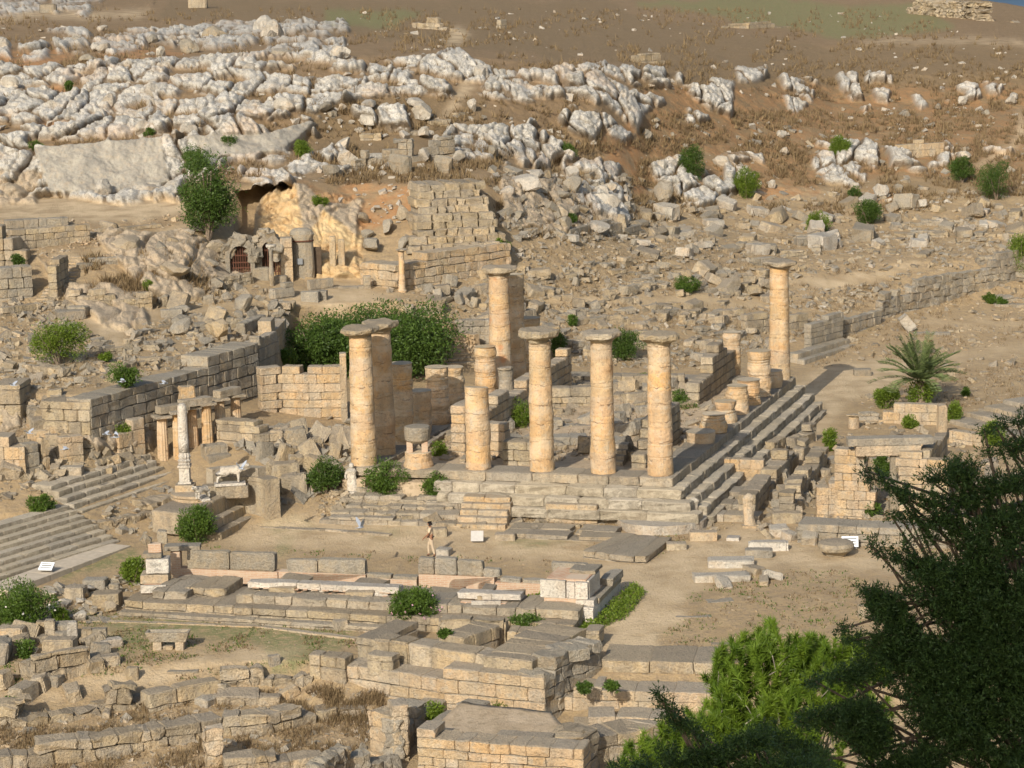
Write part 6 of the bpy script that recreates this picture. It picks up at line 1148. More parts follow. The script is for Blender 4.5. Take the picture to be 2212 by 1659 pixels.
def stems(w, h, n, r, seed):
    rg = np.random.default_rng(seed); VV = []; FF = []; b = 0
    for k in range(n):
        tip = np.array([rg.uniform(-.3, .3)*w, rg.uniform(-.3, .3)*w, h*rg.uniform(.55, .8)]); s = 5
        for q in range(4):
            f = q/3; c = tip*[f, f, f]+[0, 0, 0]; rr = r*(1-f*.7); a = np.arange(s)*2*math.pi/s; VV.append(np.stack([c[0]+rr*np.cos(a), c[1]+rr*np.sin(a), np.full(s, c[2]-(.15 if q == 0 else 0))], -1))
        i = b+np.arange(4*s).reshape(4, s); j = np.roll(i, -1, 1); FF.append(np.stack([i[:-1], j[:-1], j[1:], i[1:]], -1).reshape(-1, 4)); b += 4*s
    return np.concatenate(VV), np.concatenate(FF)
def bush(name, u, v, wpx, hpx, mat, label, style='bush', size=.12, n=None, seed=None, cat='bush', group=None, z=None, lobes=13, dz=0, ragged=.14):
    P = atZ(u, v, z) if z is not None else G(u, v, dz); k = ppm(P); w, h = wpx/k*1.12, hpx/k*1.08; seed = seed or int(u+v)
    n = n or int(min(9000, 1200+w*h*1400)); t = thing(name, P, label, cat, group)
    V, F, r = foliage(w, w*.85, h, n, size, seed, style, lobes, ragged); put('foliage', mesh_np('foliage', V, F, mat, False, r), (0, 0, 0), t)
    V, F = stems(w, h, 6, .03+.015*h, seed); put('stem', mesh_np('stem', V, F, M_BARK), (0, 0, 0), t); return t
BS = [('fig_bush', 128, 790, 118, 104, M_LEAFB, 'large bright green shrub on the terrace at the left', {}),
 ('big_fig_tree', 815, 806, 350, 132, M_LEAFD, 'biggest spreading dark green tree behind the left temple columns', dict(n=48000, lobes=60, size=.2, cat='tree', ragged=.03)),
 ('big_fig_tree', 690, 812, 140, 118, M_LEAFD, 'lower left dense part tree beside the biggest spreading tree, above the stepped wall', dict(n=11000, lobes=20, size=.18, cat='tree', ragged=.05)),
 ('cliff_tree', 450, 520, 112, 178, M_LEAFD, 'tall dark green tree hanging down the cliff left of the cave', dict(n=15000, lobes=22, size=.18, cat='tree', ragged=.05)),
 ('cliff_tree', 425, 385, 50, 72, M_LEAFD, 'small dark tree clinging to the cliff above the tall hanging tree', dict(cat='tree')),
 ('shrub', 498, 392, 54, 86, M_LEAFD, 'egg shaped dark shrub on the upper right slope, leftmost there', dict(style='spray')), ]
BS[5] = ('shrub', 1497, 392, 56, 86, M_LEAFD, 'egg shaped dark shrub on the right hand slope, leftmost of the slope shrubs', dict(style='spray'))
BS += [('shrub', 1613, 428, 54, 72, M_LEAFB, 'egg shaped light green shrub in front of the grey boulder on the slope', dict(style='spray')),
 ('shrub', 1815, 346, 46, 56, M_LEAFB, 'small yellow green shrub highest on the right hand slope', dict(style='spray')),
 ('shrub', 1875, 484, 58, 62, M_LEAFD, 'dark shrub among pale fallen blocks below the right slope', dict(style='spray')), ('shrub', 1846, 432, 26, 30, M_LEAFD, 'small dark shrub just above the one among the fallen blocks', {}),
 ('shrub', 1766, 502, 56, 44, M_LEAFB, 'light green shrub leaning over pale blocks at the slope foot', dict(style='spray')), ('shrub', 2078, 394, 52, 54, M_LEAFD, 'round dark bush beside the path at the right', {}), ('shrub', 2153, 432, 88, 82, M_LEAFD, 'widest dark bush at the right, below the winding path', {}), ('shrub', 2206, 600, 62, 100, M_LEAFB, 'green shrub cut by the right edge of the picture', dict(style='spray')),
 ('shrub', 1484, 632, 62, 30, M_LEAF, 'flat green shrub on the rubble behind the right temple columns', {}), ('shrub', 655, 342, 36, 40, M_LEAFB, 'small bright bush at the foot of the white cliff', {}), ('shrub', 494, 332, 30, 44, M_LEAFD, 'small bush hanging from the white cliff face', {}), ('shrub', 1228, 352, 30, 42, M_LEAF, 'dark bush beside the white boulders under the karst cliff', {}),
 ('shrub', 78, 328, 32, 20, M_LEAF, 'small hanging bush at the upper left corner of the quarried wall', {}), ('shrub', 148, 200, 18, 26, M_LEAF, 'tiny bush between the white karst rocks at the left', {}), ('shrub', 322, 298, 22, 20, M_LEAF, 'tiny green tuft at the top edge of the quarried wall', {}), ('shrub', 40, 610, 30, 26, M_LEAFD, 'small shrub growing out of the big block wall at the left edge', dict(dz=1.0)), ('shrub', 320, 634, 26, 26, M_LEAFB, 'small green tuft at the right of the overgrown mound', {}),
 ('shrub', 272, 905, 56, 62, M_LEAF, 'bush growing from the face of the long retaining wall', dict(dz=1.6)), ('shrub', 262, 962, 42, 36, M_LEAFB, 'lower light green bush under the long retaining wall', dict(dz=.4)), ('shrub', 228, 782, 24, 20, M_LEAFB, 'little yellow green bush on the rubble above the retaining wall', {}),
 ('shrub', 618, 800, 40, 50, M_LEAF, 'light shrub between the grey return wall and the big tree', {}),
 ('oleander', 703, 1064, 78, 76, M_LEAFD, 'round dark bush on the forecourt left of the white draped statue', dict(style='spray')), ('oleander', 838, 1068, 108, 74, M_LEAF, 'wide green bush at the left front corner column', dict(style='spray')), ('oleander', 942, 1078, 66, 58, M_LEAF, 'pointed green bush before the column stub with brick piers', dict(style='spray')),
 ('oleander', 427, 1172, 100, 78, M_LEAF, 'dense green oleander before the curved bench platform', dict(style='spray', n=7000)), ('shrub', 288, 1262, 60, 58, M_LEAFB, 'olive green shrub at the left end of the long altar', dict(style='spray')), ('shrub', 90, 1112, 62, 44, M_LEAF, 'low green bush on the upper left stairs', {}),
 ('oleander', 898, 1352, 128, 80, M_LEAF, 'big pink flowering oleander before the long altar', dict(style='spray', n=9000)), ('oleander', 50, 1362, 160, 110, M_LEAF, 'large white flowering oleander at the left edge', dict(style='spray', n=12000)), ('oleander', 132, 1352, 36, 40, M_LEAFB, 'small light green bush at the right end of the left edge oleander', {}), ('oleander', 1140, 1368, 90, 38, M_LEAF, 'low spreading oleander in the creeper before the altar', dict(style='spray')),
 ('shrub', 1127, 946, 46, 82, M_LEAFB, 'fig bush growing inside the temple left of the middle column', {}), ('shrub', 1202, 834, 44, 64, M_LEAFB, 'light bush inside the temple right of the middle column, behind', {}), ('shrub', 1206, 778, 30, 70, M_LEAFD, 'dark upright bush behind the capital of the middle column', dict(style='spray')), ('shrub', 1348, 778, 76, 78, M_LEAFD, 'dark green bush on the slope between two front columns', {}), ('shrub', 1476, 922, 62, 76, M_LEAF, 'bush inside the temple right of the front right column', {}), ('shrub', 1566, 854, 46, 52, M_LEAFD, 'bush at the foot of the dark stepped inner wall', {}),
 ('shrub', 1386, 842, 22, 36, M_LEAFB, 'small bush glimpsed left of the front right column', {}), ('shrub', 1243, 1088 , 26, 22, M_LEAFB, 'small weed on the pale block wall before the columns', dict(dz=.4)), ('shrub', 1321, 1096, 26, 26, M_LEAF, 'small weed on the temple foundation face', dict(dz=.4)), ('shrub', 1252, 1124, 30, 20, M_LEAF, 'low weed on the ledge in front of the pale wall', dict(dz=.3)), ('shrub', 945, 1010, 36, 56, M_LEAFB, 'bush behind the column stub with brick piers', {}), ('shrub', 1268, 1010, 40, 26, M_LEAF, 'weeds on the temple floor between two front columns', {}),
 ('shrub', 1912, 882, 60, 48, M_LEAFB, 'round green bush left of the palm', dict(style='spray')), ('shrub', 2062, 914, 32, 46, M_LEAFB, 'green bush right of the palm behind the door building', dict(style='spray')), ('shrub', 2145, 962, 56, 54, M_LEAFB, 'round bright bush near the right edge beyond the conifer', dict(style='spray')), ('shrub', 2086, 856, 18, 18, M_LEAF, 'tiny round bush on the far steps at the right', {}), ('shrub', 1792, 974, 28, 52, M_LEAFB, 'slender upright weed bush left of the doorway building', dict(style='spray')), ('shrub', 1502, 1068, 16, 40, M_LEAF, 'small shrub in the corner between temple and roofless room', {}), ('shrub', 1518, 1080, 26, 30, M_LEAFB, 'leafy plant on the ledge above the headless statue', {}),
 ('shrub', 1905, 1042, 40, 66, M_LEAF, 'leafy bush seen through the doorway', {}), ('shrub', 1968, 925, 40, 26, M_LEAFB, 'weeds growing inside the rear room of the doorway building', {}), ('shrub', 1880, 1118, 50, 34, M_LEAF, 'weeds at the sill of the doorway', {}),
 ('shrub', 1085, 1560, 84, 74, M_LEAFB, 'bright green fig bush between the two foreground buildings', {}), ('shrub', 942, 1590, 36, 46, M_LEAFB, 'small green bush hanging on the face of the lower building', dict(dz=.5)), ('shrub', 963, 1430, 26, 20, M_LEAF, 'small weed on top of the foreground building', dict(dz=1.0)), ('shrub', 1264, 1562, 34, 20, M_LEAFD, 'dark tuft on the right wall of the lower building', dict(dz=1.3)), ('shrub', 1322, 1562, 34, 28, M_LEAF, 'light tuft right of the dark tuft on the lower building', dict(dz=1.3)), ('shrub', 30, 1522, 36, 18, M_LEAF, 'small patch of green weeds among the foreground boulders', {}), ('shrub', 60, 1420, 50, 34, M_LEAF, 'weeds inside the standing stone cluster', {}), ('shrub', 1083, 570, 34, 36, M_LEAFB, 'weeds on the right end of the warm foundation wall', dict(dz=.6)), ('shrub', 692, 452, 34, 26, M_LEAFB, 'pale green weeds on the orange bank right of the cave', {}), ('shrub', 1237, 486, 18, 26, M_LEAF, 'small plant in the boulder field right of the block pyramid', {}),
 ('shrub', 1236, 705, 18, 26, M_LEAF, 'tiny plant in the rubble right of the tall stained column', {}), ('shrub', 2138, 655, 30, 22, M_LEAF, 'first small bush at the foot of the dark terrace wall', {}), ('shrub', 2164, 660, 24, 16, M_LEAF, 'second small bush at the foot of the dark terrace wall', {})]
for nm, u, v, w, h, mt, lb, kw in BS: bush(nm, u, v, w, h, mt, lb, **kw)
# flowers on the oleanders
M_FLW = plain_mat('pink_petals', (.75, .42, .50), .7, .1, 5, 0); M_FLW2 = plain_mat('white_petals', (.8, .76, .72), .7, .05, 5, 0)
for ob in [o for o in bpy.data.objects if o.name.startswith('oleander') and 'flowering' in o.get('label', '')]:
    rg = np.random.default_rng(3); n = 26; P = rg.normal(size=(n, 3)); P /= np.linalg.norm(P, axis=1)[:, None]; P[:, 1] = -np.abs(P[:, 1]); big = 'white' in ob['label']
    P = P*([1.7, 1.4, .75] if big else [1.2, 1.0, .62])+[0, 0, 1.2 if big else .9]; P = P[P[:, 2] > .5]; V, F, r = leaf_quads(P, P*0, .15, rg, .2, .9); put('blossoms', mesh_np('blossoms', V, F, M_FLW2 if big else M_FLW), (0, 0, 0), ob)
# creeper before the altar
def creeper():
    rg = np.random.default_rng(8); pts = []
    polys = [[(965, 1312), (1120, 1325), (1245, 1345), (1280, 1350), (1330, 1300), (1370, 1265), (1395, 1285), (1350, 1335), (1290, 1362), (1180, 1372), (1060, 1362), (960, 1345)], [(1125, 1270), (1170, 1275), (1172, 1300), (1160, 1330), (1140, 1328), (1120, 1290)]]
    us = rg.uniform(960, 1400, 60000); vs = rg.uniform(1262, 1376, 60000); m = np.zeros(60000, bool)
    for p in polys: m |= inpoly(us+rg.normal(size=60000)*3, vs+rg.normal(size=60000)*2, p)
    us, vs = us[m][:17000], vs[m][:17000]; P = atY(us, vs, 1/ground_iy(us, vs)).T; P[:, 2] += rg.uniform(.02, .3, len(P))*(.5+.5*vnoise(P*1.5, 4)+.3)
    V, F, r = leaf_quads(P, P*0, .10, rg, .6, .6); o = put('creeper', mesh_np('creeper', V, F, M_LEAFB, False, r)); tag(o, 'mat of green creeper covering the ground before the white altar corner', 'creeper', kind='stuff')
creeper()
# palm
def palm():
    P = G(1988, 880); t = thing('palm', P, 'young date palm with arching grey green fronds and a shaggy base', 'palm'); rg = np.random.default_rng(4)
    V, F = lathe([(.35, 0), (.3, .6), (.24, 1.3), (.2, 1.7)], 12, .1, 2); put('trunk', mesh_np('trunk', V, F, M_BARK), (0, 0, 0), t)
    Cs, Ns = [], []
    for k in range(48):
        a = rg.uniform(0, 2*math.pi); el = rg.uniform(.35, 1.45); L = rg.uniform(2.6, 3.9); d = np.array([math.cos(a)*math.cos(el), math.sin(a)*math.cos(el), math.sin(el)])
        for s in np.linspace(.1, 1, 60):
            c = np.array([0, 0, 1.6])+d*L*s-np.array([0, 0, 1.5*s*s*(1.2-el*.5)]); side = np.cross(d, [0, 0, 1]); side /= np.linalg.norm(side)+1e-6
            for sg in (-1, 1): Cs.append(c); Ns.append(side*sg*1.6+d*.9+[0, 0, -.1])
    Cs = np.array(Cs); Ns = np.array(Ns); Ns /= np.linalg.norm(Ns, axis=1)[:, None]; n = len(Cs); T = np.cross(Ns, rg.normal(size=(n, 3))); T /= np.linalg.norm(T, axis=1)[:, None]; s = .46
    V = np.stack([Cs-T*.03, Cs+Ns*s*.5+T*.045, Cs+Ns*s, Cs+T*.01+Ns*.02], 1).reshape(-1, 3); put('fronds', mesh_np('fronds', V, np.arange(4*n).reshape(n, 4), M_PALM, False, np.repeat(rg.random(n), 4)), (0, 0, 0), t)
    V, F, r = foliage(1.9, 1.6, 2.0, 2600, .16, 6, 'spray'); put('basal_shoots', mesh_np('basal_shoots', V, F, M_LEAFB, False, r), (.1, 0, 0), t)
palm()
# ---------------------------------------------------------------- foreground conifers
def tube(path, r0, r1, s=7):
    path = np.array(path); n = len(path); V = []
    for k in range(n):
        d = path[min(k+1, n-1)]-path[max(k-1, 0)]; d = d/(np.linalg.norm(d)+1e-9); a = np.cross(d, [0.3, 1, .2]); a /= np.linalg.norm(a); b = np.cross(d, a); r = r0+(r1-r0)*k/(n-1)
        for q in range(s): an = 2*math.pi*q/s; V.append(path[k]+r*(a*math.cos(an)+b*math.sin(an)))
    i = np.arange(n*s).reshape(n, s); j = np.roll(i, -1, 1); return np.array(V), np.stack([i[:-1], j[:-1], j[1:], i[1:]], -1).reshape(-1, 4)
def merge(parts):
    b = 0; VV, FF = [], []
    for V, F in parts: VV.append(V); FF.append(F+b); b += len(V)
    return np.concatenate(VV), np.concatenate(FF)
def pine():
    Y0 = 52; base = np.array([6.2, 53, 3.0]); t = thing('pine_tree', base, 'bright green pine top with long needle tufts in the foreground', 'tree'); rg = np.random.default_rng(12)
    blobs = [(1655, 1372, 26), (1620, 1400, 34), (1565, 1420, 30), (1700, 1410, 40), (1755, 1410, 40), (1800, 1420, 36), (1850, 1405, 40), (1900, 1430, 40), (1560, 1470, 36), (1620, 1450, 40), (1690, 1470, 44), (1760, 1470, 40), (1840, 1470, 46), (1555, 1520, 34), (1620, 1520, 44), (1690, 1530, 40), (1520, 1560, 36), (1450, 1580, 24), (1480, 1600, 34), (1400, 1610, 24), (1370, 1640, 30), (1430, 1640, 34), (1500, 1640, 40), (1570, 1590, 44), (1640, 1600, 44), (1700, 1600, 40), (1560, 1660, 44), (1640, 1670, 44), (1350, 1670, 30), (1440, 1690, 40), (1380, 1720, 50), (1520, 1740, 60), (1640, 1740, 60), (1760, 1640, 70), (1860, 1560, 70), (1590, 1500, 40), (1650, 1420, 34), (1730, 1530, 44), (1600, 1560, 44), (1530, 1590, 40), (1470, 1640, 36), (1410, 1670, 36), (1800, 1500, 50), (1720, 1440, 40)]
    Vn, Fn, Rn, b, wood = [], [], [], 0, []
    top = base+[0, 0, 6]; wood.append(tube([base, base+[0, 0, 3], top], .3, .16))
    for (u, v, r) in blobs:
        for q in range(int(r*r/85)+2):
            an = rg.uniform(0, 2*math.pi); rr = r*math.sqrt(rg.random()); Y = Y0+rg.uniform(-.7, .9)+(v-1500)*-.002
            C = atY(u+rr*math.cos(an)*1.0, v+rr*math.sin(an)*.9, Y)
            D = np.array([rg.normal()*.5, rg.normal()*.5-.35, 1.0]); D /= np.linalg.norm(D); n = 150
            A = D[None]*1.0+rg.normal(size=(n, 3))*.62; A /= np.linalg.norm(A, axis=1)[:, None]; o = C+D[None]*(rg.uniform(-.30, .16, n)[:, None]); L = rg.uniform(.14, .25, n)[:, None]
            T = np.cross(A, rg.normal(size=(n, 3))); T /= np.linalg.norm(T, axis=1)[:, None]; V = np.stack([o-T*.011, o+T*.011, o+A*L], 1).reshape(-1, 3); Vn.append(V); Fn.append(b+np.arange(3*n).reshape(n, 3)); b += 3*n; Rn.append(np.repeat(np.clip(rg.random(n)*.5+rg.random()*.5, 0, 1), 3))
            if rg.random() < .35: wood.append(tube([C+D*.1, C-D*.3, C-D*.55+[rg.uniform(-.1, .1), .25, -.1]], .006, .012, 4))
        P = atY(u, v+r*.6, Y0+.4); wood.append(tube([top*[1, 1, 1]+[0, 0, rg.uniform(-2, 0)], (top+P)/2+[0, .2, -.3], P], .035, .012, 5))
    V = np.concatenate(Vn); put('needles', mesh_np('needles', V-base, np.concatenate(Fn), M_PINE, False, np.concatenate(Rn)), (0, 0, 0), t)
    V, F = merge(wood); put('trunk', mesh_np('trunk', V-base, F, plain_mat('pale_bark', (.36, .31, .27), .9, .2, 9, .4)), (0, 0, 0), t)
pine()
def cypress(base, Y0, blobs, label, seed, dens=1.0, size=.05, name='conifer_tree', trunk_to=None):
    base = np.array(base, float); t = thing(name, base, label, 'tree'); rg = np.random.default_rng(seed); Vn, Fn, Rn, b, wood = [], [], [], 0, []
    top = np.array(trunk_to) if trunk_to is not None else base+[0, 0, 10]
    wood.append(tube([base, (base+top)/2+[.1, 0, 0], top], .28, .08))
    for (u, v, r) in blobs:
        P = atY(u, v, Y0)
        f = rg.uniform(.3, .9); st = base*(1-f)+top*f; wood.append(tube([st, (st+P)/2+[0, 0, -.15], P], .05, .015, 5))
        m = int(r*r/(24 if v < 1260 else 17)*dens)+3; an = rg.uniform(0, 2*math.pi, m); rr = r*np.sqrt(rg.random(m)); U = u+rr*np.cos(an); Vv = v+rr*np.sin(an)*.8; YY = Y0+rg.uniform(-1, 1, m)*r*.011
        C = atY(U, Vv, YY).T
        n = 26; out = C-P; out /= np.linalg.norm(out, axis=1)[:, None]+1e-6; D = out*.8+rg.normal(size=(m, 3))*.45+[0, 0, .35]; D /= np.linalg.norm(D, axis=1)[:, None]
        s = rg.uniform(-.12, .16, (m, n, 1)); cc = C[:, None]+D[:, None]*s+rg.normal(size=(m, n, 3))*.022*(1.3-s*3); AA = D[:, None]+rg.normal(size=(m, n, 3))*.6; AA /= np.linalg.norm(AA, axis=2)[..., None]
        cc = cc.reshape(-1, 3); AA = AA.reshape(-1, 3); N = len(cc); T = np.cross(AA, rg.normal(size=(N, 3))); T /= np.linalg.norm(T, axis=1)[:, None]; L = size*rg.uniform(.6, 1.3, N)[:, None]
        V = np.stack([cc-T*L*.18, cc+T*L*.18, cc+AA*L], 1).reshape(-1, 3); Vn.append(V); Fn.append(b+np.arange(3*N).reshape(N, 3)); b += 3*N; Rn.append(np.repeat(np.clip(np.repeat(rg.random(m), n)*.6+rg.random(N)*.4, 0, 1), 3))
    V = np.concatenate(Vn); put('foliage', mesh_np('foliage', V-base, np.concatenate(Fn), M_CYP, False, np.concatenate(Rn)), (0, 0, 0), t)
    V, F = merge(wood); put('trunk', mesh_np('trunk', V-base, F, M_BARK), (0, 0, 0), t)
rgc = np.random.default_rng(21)
def chain(p, q, r0, r1, n=7, jit=8): return [(p[0]+(q[0]-p[0])*k/(n-1)+rgc.normal()*jit, p[1]+(q[1]-p[1])*k/(n-1)+rgc.normal()*jit*.7, r0+(r1-r0)*k/(n-1)) for k in range(n)]
big = []
big += chain((1868, 1012), (1960, 1075), 9, 18, 6, 5)+chain((1960, 1075), (2070, 1085), 16, 22, 5, 6)+chain((2010, 1035), (2085, 1015), 14, 26, 5, 6)+chain((2060, 1000), (2100, 1060), 14, 26, 4, 6)   # upper feathery branches
big += chain((1925, 1112), (2040, 1130), 9, 20, 6, 6)+chain((2040, 1130), (2110, 1180), 20, 28, 4)+chain((1885, 1178), (2000, 1235), 10, 24, 7, 6)+chain((2000, 1215), (2110, 1260), 24, 36, 5)
big += chain((1868, 1275), (1925, 1330), 16, 32, 5)+chain((1925, 1300), (1980, 1400), 28, 40, 5)+chain((1830, 1375), (1930, 1400), 12, 30, 5)+chain((1960, 1180), (1990, 1165), 14, 20, 2)
big += chain((2130, 930), (2212, 905), 7, 13, 5, 4)+chain((2150, 985), (2230, 960), 11, 20, 5)+chain((2125, 1040), (2212, 1050), 16, 30, 5)+chain((2150, 1120), (2240, 1110), 22, 34, 4)+chain((2080, 1090), (2130, 1070), 20, 24, 3)
for (u0, u1, v0, v1, n) in ((2010, 2260, 1260, 1420, 14), (1920, 2260, 1400, 1560, 20), (1850, 2260, 1490, 1720, 26), (2090, 2260, 1140, 1280, 7)): big += [(rgc.uniform(u0, u1), rgc.uniform(v0, v1), rgc.uniform(34, 58)) for _ in range(n)]
big += chain((1760, 1470), (1880, 1450), 14, 30, 5)+chain((1740, 1560), (1860, 1540), 20, 40, 5)+chain((1640, 1580), (1760, 1640), 20, 36, 5)
cypress((9.0, 36.5, 8), 35, big, 'huge dark conifer filling the lower right foreground with feathery branches', 31, 1.0, .055, trunk_to=(8.2, 36.5, 20.5))
low = chain((1422, 1500), (1470, 1560), 8, 16, 5, 4)+chain((1330, 1665), (1500, 1640), 16, 24, 6)+chain((1500, 1640), (1640, 1600), 22, 26, 6)+chain((1600, 1680), (1760, 1660), 26, 40, 5)+chain((1470, 1560), (1540, 1620), 10, 18, 4)+chain((1380, 1690), (1600, 1700), 24, 34, 6)
cypress((4.6, 33, 8), 31.5, low, 'dark conifer twigs crossing the bottom of the bright green pine', 33, 1.0, .05, trunk_to=(5.4, 33, 15.6))
# unseen trees added behind the viewpoint to cast shade on the dark conifer
def shade_tree(c, r, h0, label, seed):
    c = np.array(c, float); t = thing('hillside_tree', (c[0], c[1], h0), label, 'tree', 'trees on the hillside behind the viewpoint'); rg = np.random.default_rng(seed); n = 9000
    D = rg.normal(size=(n, 3)); D /= np.linalg.norm(D, axis=1)[:, None]; P = c+D*np.array(r)*(rg.random(n)**.4)[:, None]; V, F, rr = leaf_quads(P, D, .9, rg, .2, .7); L = np.array(t.location)
    put('crown', mesh_np('crown', V-np.array([c[0], c[1], h0]), F, M_CYP, False, rr), (0, 0, 0), t); V, F = tube([(0, 0, -2), (0, 0, (c[2]-h0)*.5), (0, 0, c[2]-h0)], .5, .2, 8); put('trunk', mesh_np('trunk', V, F, M_BARK), (0, 0, 0), t)
shade_tree((-7.9, -1.2, 40.0), (3.7, 3.5, 4.3), 19, 'tall dark tree shading the big conifer, outside the picture', 41); shade_tree((-10.0, -2.0, 36.6), (3.3, 3, 3.2), 19, 'lower dark tree beside the tall one, outside the picture', 42)
# ---------------------------------------------------------------- loose stones
def faceted(seed, karst=False):
    import bmesh
    bm = bmesh.new(); bmesh.ops.create_icosphere(bm, subdivisions=3 if karst else 2, radius=1); V = np.array([v.co for v in bm.verts]); F = np.array([[v.index for v in f.verts] for f in bm.faces]); bm.free()
    rg = np.random.default_rng(seed)
    for k in range(9 if karst else 14):
        n = rg.normal(size=3); n /= np.linalg.norm(n); d = rg.uniform(.62, .9) if karst else rg.uniform(.42, .8); s = V @ n-d; V = V-np.clip(s, 0, None)[:, None]*n
    if karst: V = V*(1+.16*vnoise(V*np.array([3.2, 3.2, .9])+seed, 2)[:, None]+.07*vnoise(V*6+seed, 5)[:, None])
    else: V = V*(1+.05*vnoise(V*4+seed, 2)[:, None])
    return V, F
R1_ = [(1120, 600), (1400, 560), (1700, 600), (1640, 720), (1500, 780), (1190, 780)]
PM = {}
def proto(kind, k, mat):
    key = (kind, k, mat.name)
    if key not in PM:
        if kind == 'block': V, F, r = Blocks().add((0, 0, 0), (1, 1, 1), None, .12, .5, .35).arrays(); PM[key] = mesh_np('block', V+.10*vnoise(V*1.3+k*5, k)[:, None]*V, F, mat)
        else: V, F = faceted(k*7+3, kind == 'karst'); PM[key] = mesh_np('rock', V, F, mat, False)
    return PM[key]
LM = [(100, 370, 'quarried cliff wall'), (30, 560, 'left three course wall'), (100, 600, 'rock-cut stairway'), (225, 580, 'coping row on the mound'), (300, 640, 'overgrown mound'), (450, 420, 'tall hanging tree'), (570, 450, 'big cave'), (520, 560, 'left cave arch'), (590, 560, 'slim grey column'), (655, 540, 'plaque pillar'), (725, 540, 'carved pilasters'), (830, 590, 'warm foundation wall'), (869, 590, 'slim beige column'),
      (980, 460, 'block pyramid'), (880, 330, 'grey ashlar ruin'), (1150, 320, 'big white boulders'), (1300, 460, 'boulder field'), (1222, 510, 'long tilted slab'), (1497, 350, 'dark egg shaped shrub'), (1613, 390, 'light egg shaped shrub'), (1815, 320, 'highest slope shrub'), (1875, 450, 'dark shrub at the slope foot'), (1766, 480, 'leaning light shrub'), (2078, 370, 'round bush by the path'), (2153, 390, 'widest dark bush'), (1985, 320, 'reddish wall fragment'),
      (128, 740, 'large shrub with slab'), (300, 880, 'long retaining wall'), (500, 800, 'taller retaining wall'), (430, 920, 'small colonnade'), (401, 940, 'white marble column'), (650, 850, 'stepped yellow wall'), (800, 730, 'big spreading tree'), (490, 1070, 'curved bench'), (787, 900, 'left corner column'), (904, 960, 'stub with brick piers'), (1033, 930, 'broken front column'), (1085, 700, 'orange stained column'), (1171, 860, 'third front column'), (1303, 860, 'second front column'), (1427, 860, 'front right column'), (1684, 680, 'isolated far column'), (1581, 760, 'crumbling inner stub'),
      (1480, 620, 'flat green shrub'), (1800, 720, 'pilaster wall'), (2080, 620, 'dark terrace wall'), (1985, 800, 'palm'), (1920, 1030, 'doorway building'), (1590, 1020, 'roofless room'), (60, 1380, 'left edge oleander'), (157, 1370, 'white stele'), (130, 1440, 'angled block stack'), (30, 980, 'pale left walls'), (160, 1010, 'solitary cut block'), (225, 1300, 'box shaped block'), (250, 60, 'top left path'), (600, 90, 'upper rock bench'), (1000, 180, 'karst cliff middle'), (1350, 200, 'right end of the karst cliff')]
def where(u, v, s, sz, tone, noun):
    L = sorted(LM, key=lambda q: math.hypot(q[0]-u, (q[1]-v)*1.3))[0]; dx, dy = u-L[0], (v-L[1])*1.3; r = math.hypot(dx, dy)
    dd = ['right of', 'below and right of', 'below', 'below and left of', 'left of', 'above and left of', 'above', 'above and right of'][int(((math.degrees(math.atan2(dy, dx))+22.5) % 360)//45)]
    return f"{sz} {tone} {noun} {'very close ' if r < 22 else 'close ' if r < 45 else 'just ' if r < 70 else '' if r < 100 else 'well ' if r < 140 else 'far '}{dd} the {L[2]}"
SEEN = {}
def samples(poly, n, seed, avoid=True):
    rg = np.random.default_rng(seed); xs = [a for a, b in poly]; ys = [b for a, b in poly]; out = []
    while len(out) < n:
        u = rg.uniform(min(xs), max(xs), 400); v = rg.uniform(min(ys), max(ys), 400); m = inpoly(u, v, poly)
        if avoid:
            for p in PATH: m &= ~inpoly(u, v, p)
        out += list(zip(u[m], v[m]))
        if not m.any(): break
    return out[:n], rg
def strew(name, cat, poly, n, lo, hi, label, group, mats, seed, kind='block', flat=.6, tilt=.35, z=None, upright=False, spacing=True):
    pts, rg = samples(poly, n*4, seed); used = []; c = 0
    for u, v in pts:
        if c >= n: break
        P = atZ(u, v, z) if z is not None else G(u, v); s = rg.uniform(lo, hi)*(.75+.5*rg.random())/2
        if any((P[0]-q[0])**2+((P[1]-q[1])*.8)**2 < (s+q[2])**2*.9 for q in used): continue
        used.append((P[0], P[1], s)); c += 1; a, b = rg.uniform(.75, 1.15, 2)
        sc = (s*a*1.15, s*b*.8, s*rg.uniform(flat*.7, flat*1.3)) if not upright else (s*.85, s*.42, s*1.05)
        o = put(name, proto(kind, int(rg.integers(0, 7)), mats[int(rg.integers(0, len(mats)))]), (P[0], P[1], P[2]+sc[2]*.62), None, (rg.normal()*tilt*.6, rg.normal()*tilt*.6, rg.uniform(-1.6, 1.6) if not upright else rg.normal()*.6), sc)
        sz = ['very small', 'small', 'medium', 'big', 'huge'][min(4, int((s*2-lo*.75)/(hi*1.25-lo*.75)*5))]; m = o.data.materials[0]; tone = {'white_karst': 'white', 'grey_limestone': 'grey', 'ashlar_limestone': 'beige', 'warm_sandstone': 'yellowish'}.get(m.name, 'pale')
        lb = where(u, v, s, sz, tone, {'fallen_drum': 'upright slab', 'stone_block': 'fallen block', 'boulder': 'rock' if kind != 'block' else 'rough stone'}.get(name, 'stone')); q = SEEN.setdefault(lb, group); tag(o, lb, cat, q)
SB, MB_ = [M_STONE, M_STONEG, M_STONEG], [M_KARST, M_STONEG, M_KARST]
strew('boulder', 'boulder', [(772, 470), (890, 470), (895, 540), (800, 560), (775, 520)], 12, 1.2, 2.2, '', 'rocks left of the block pyramid', [M_STONEG, M_STONE], 20, 'rock', flat=.9)
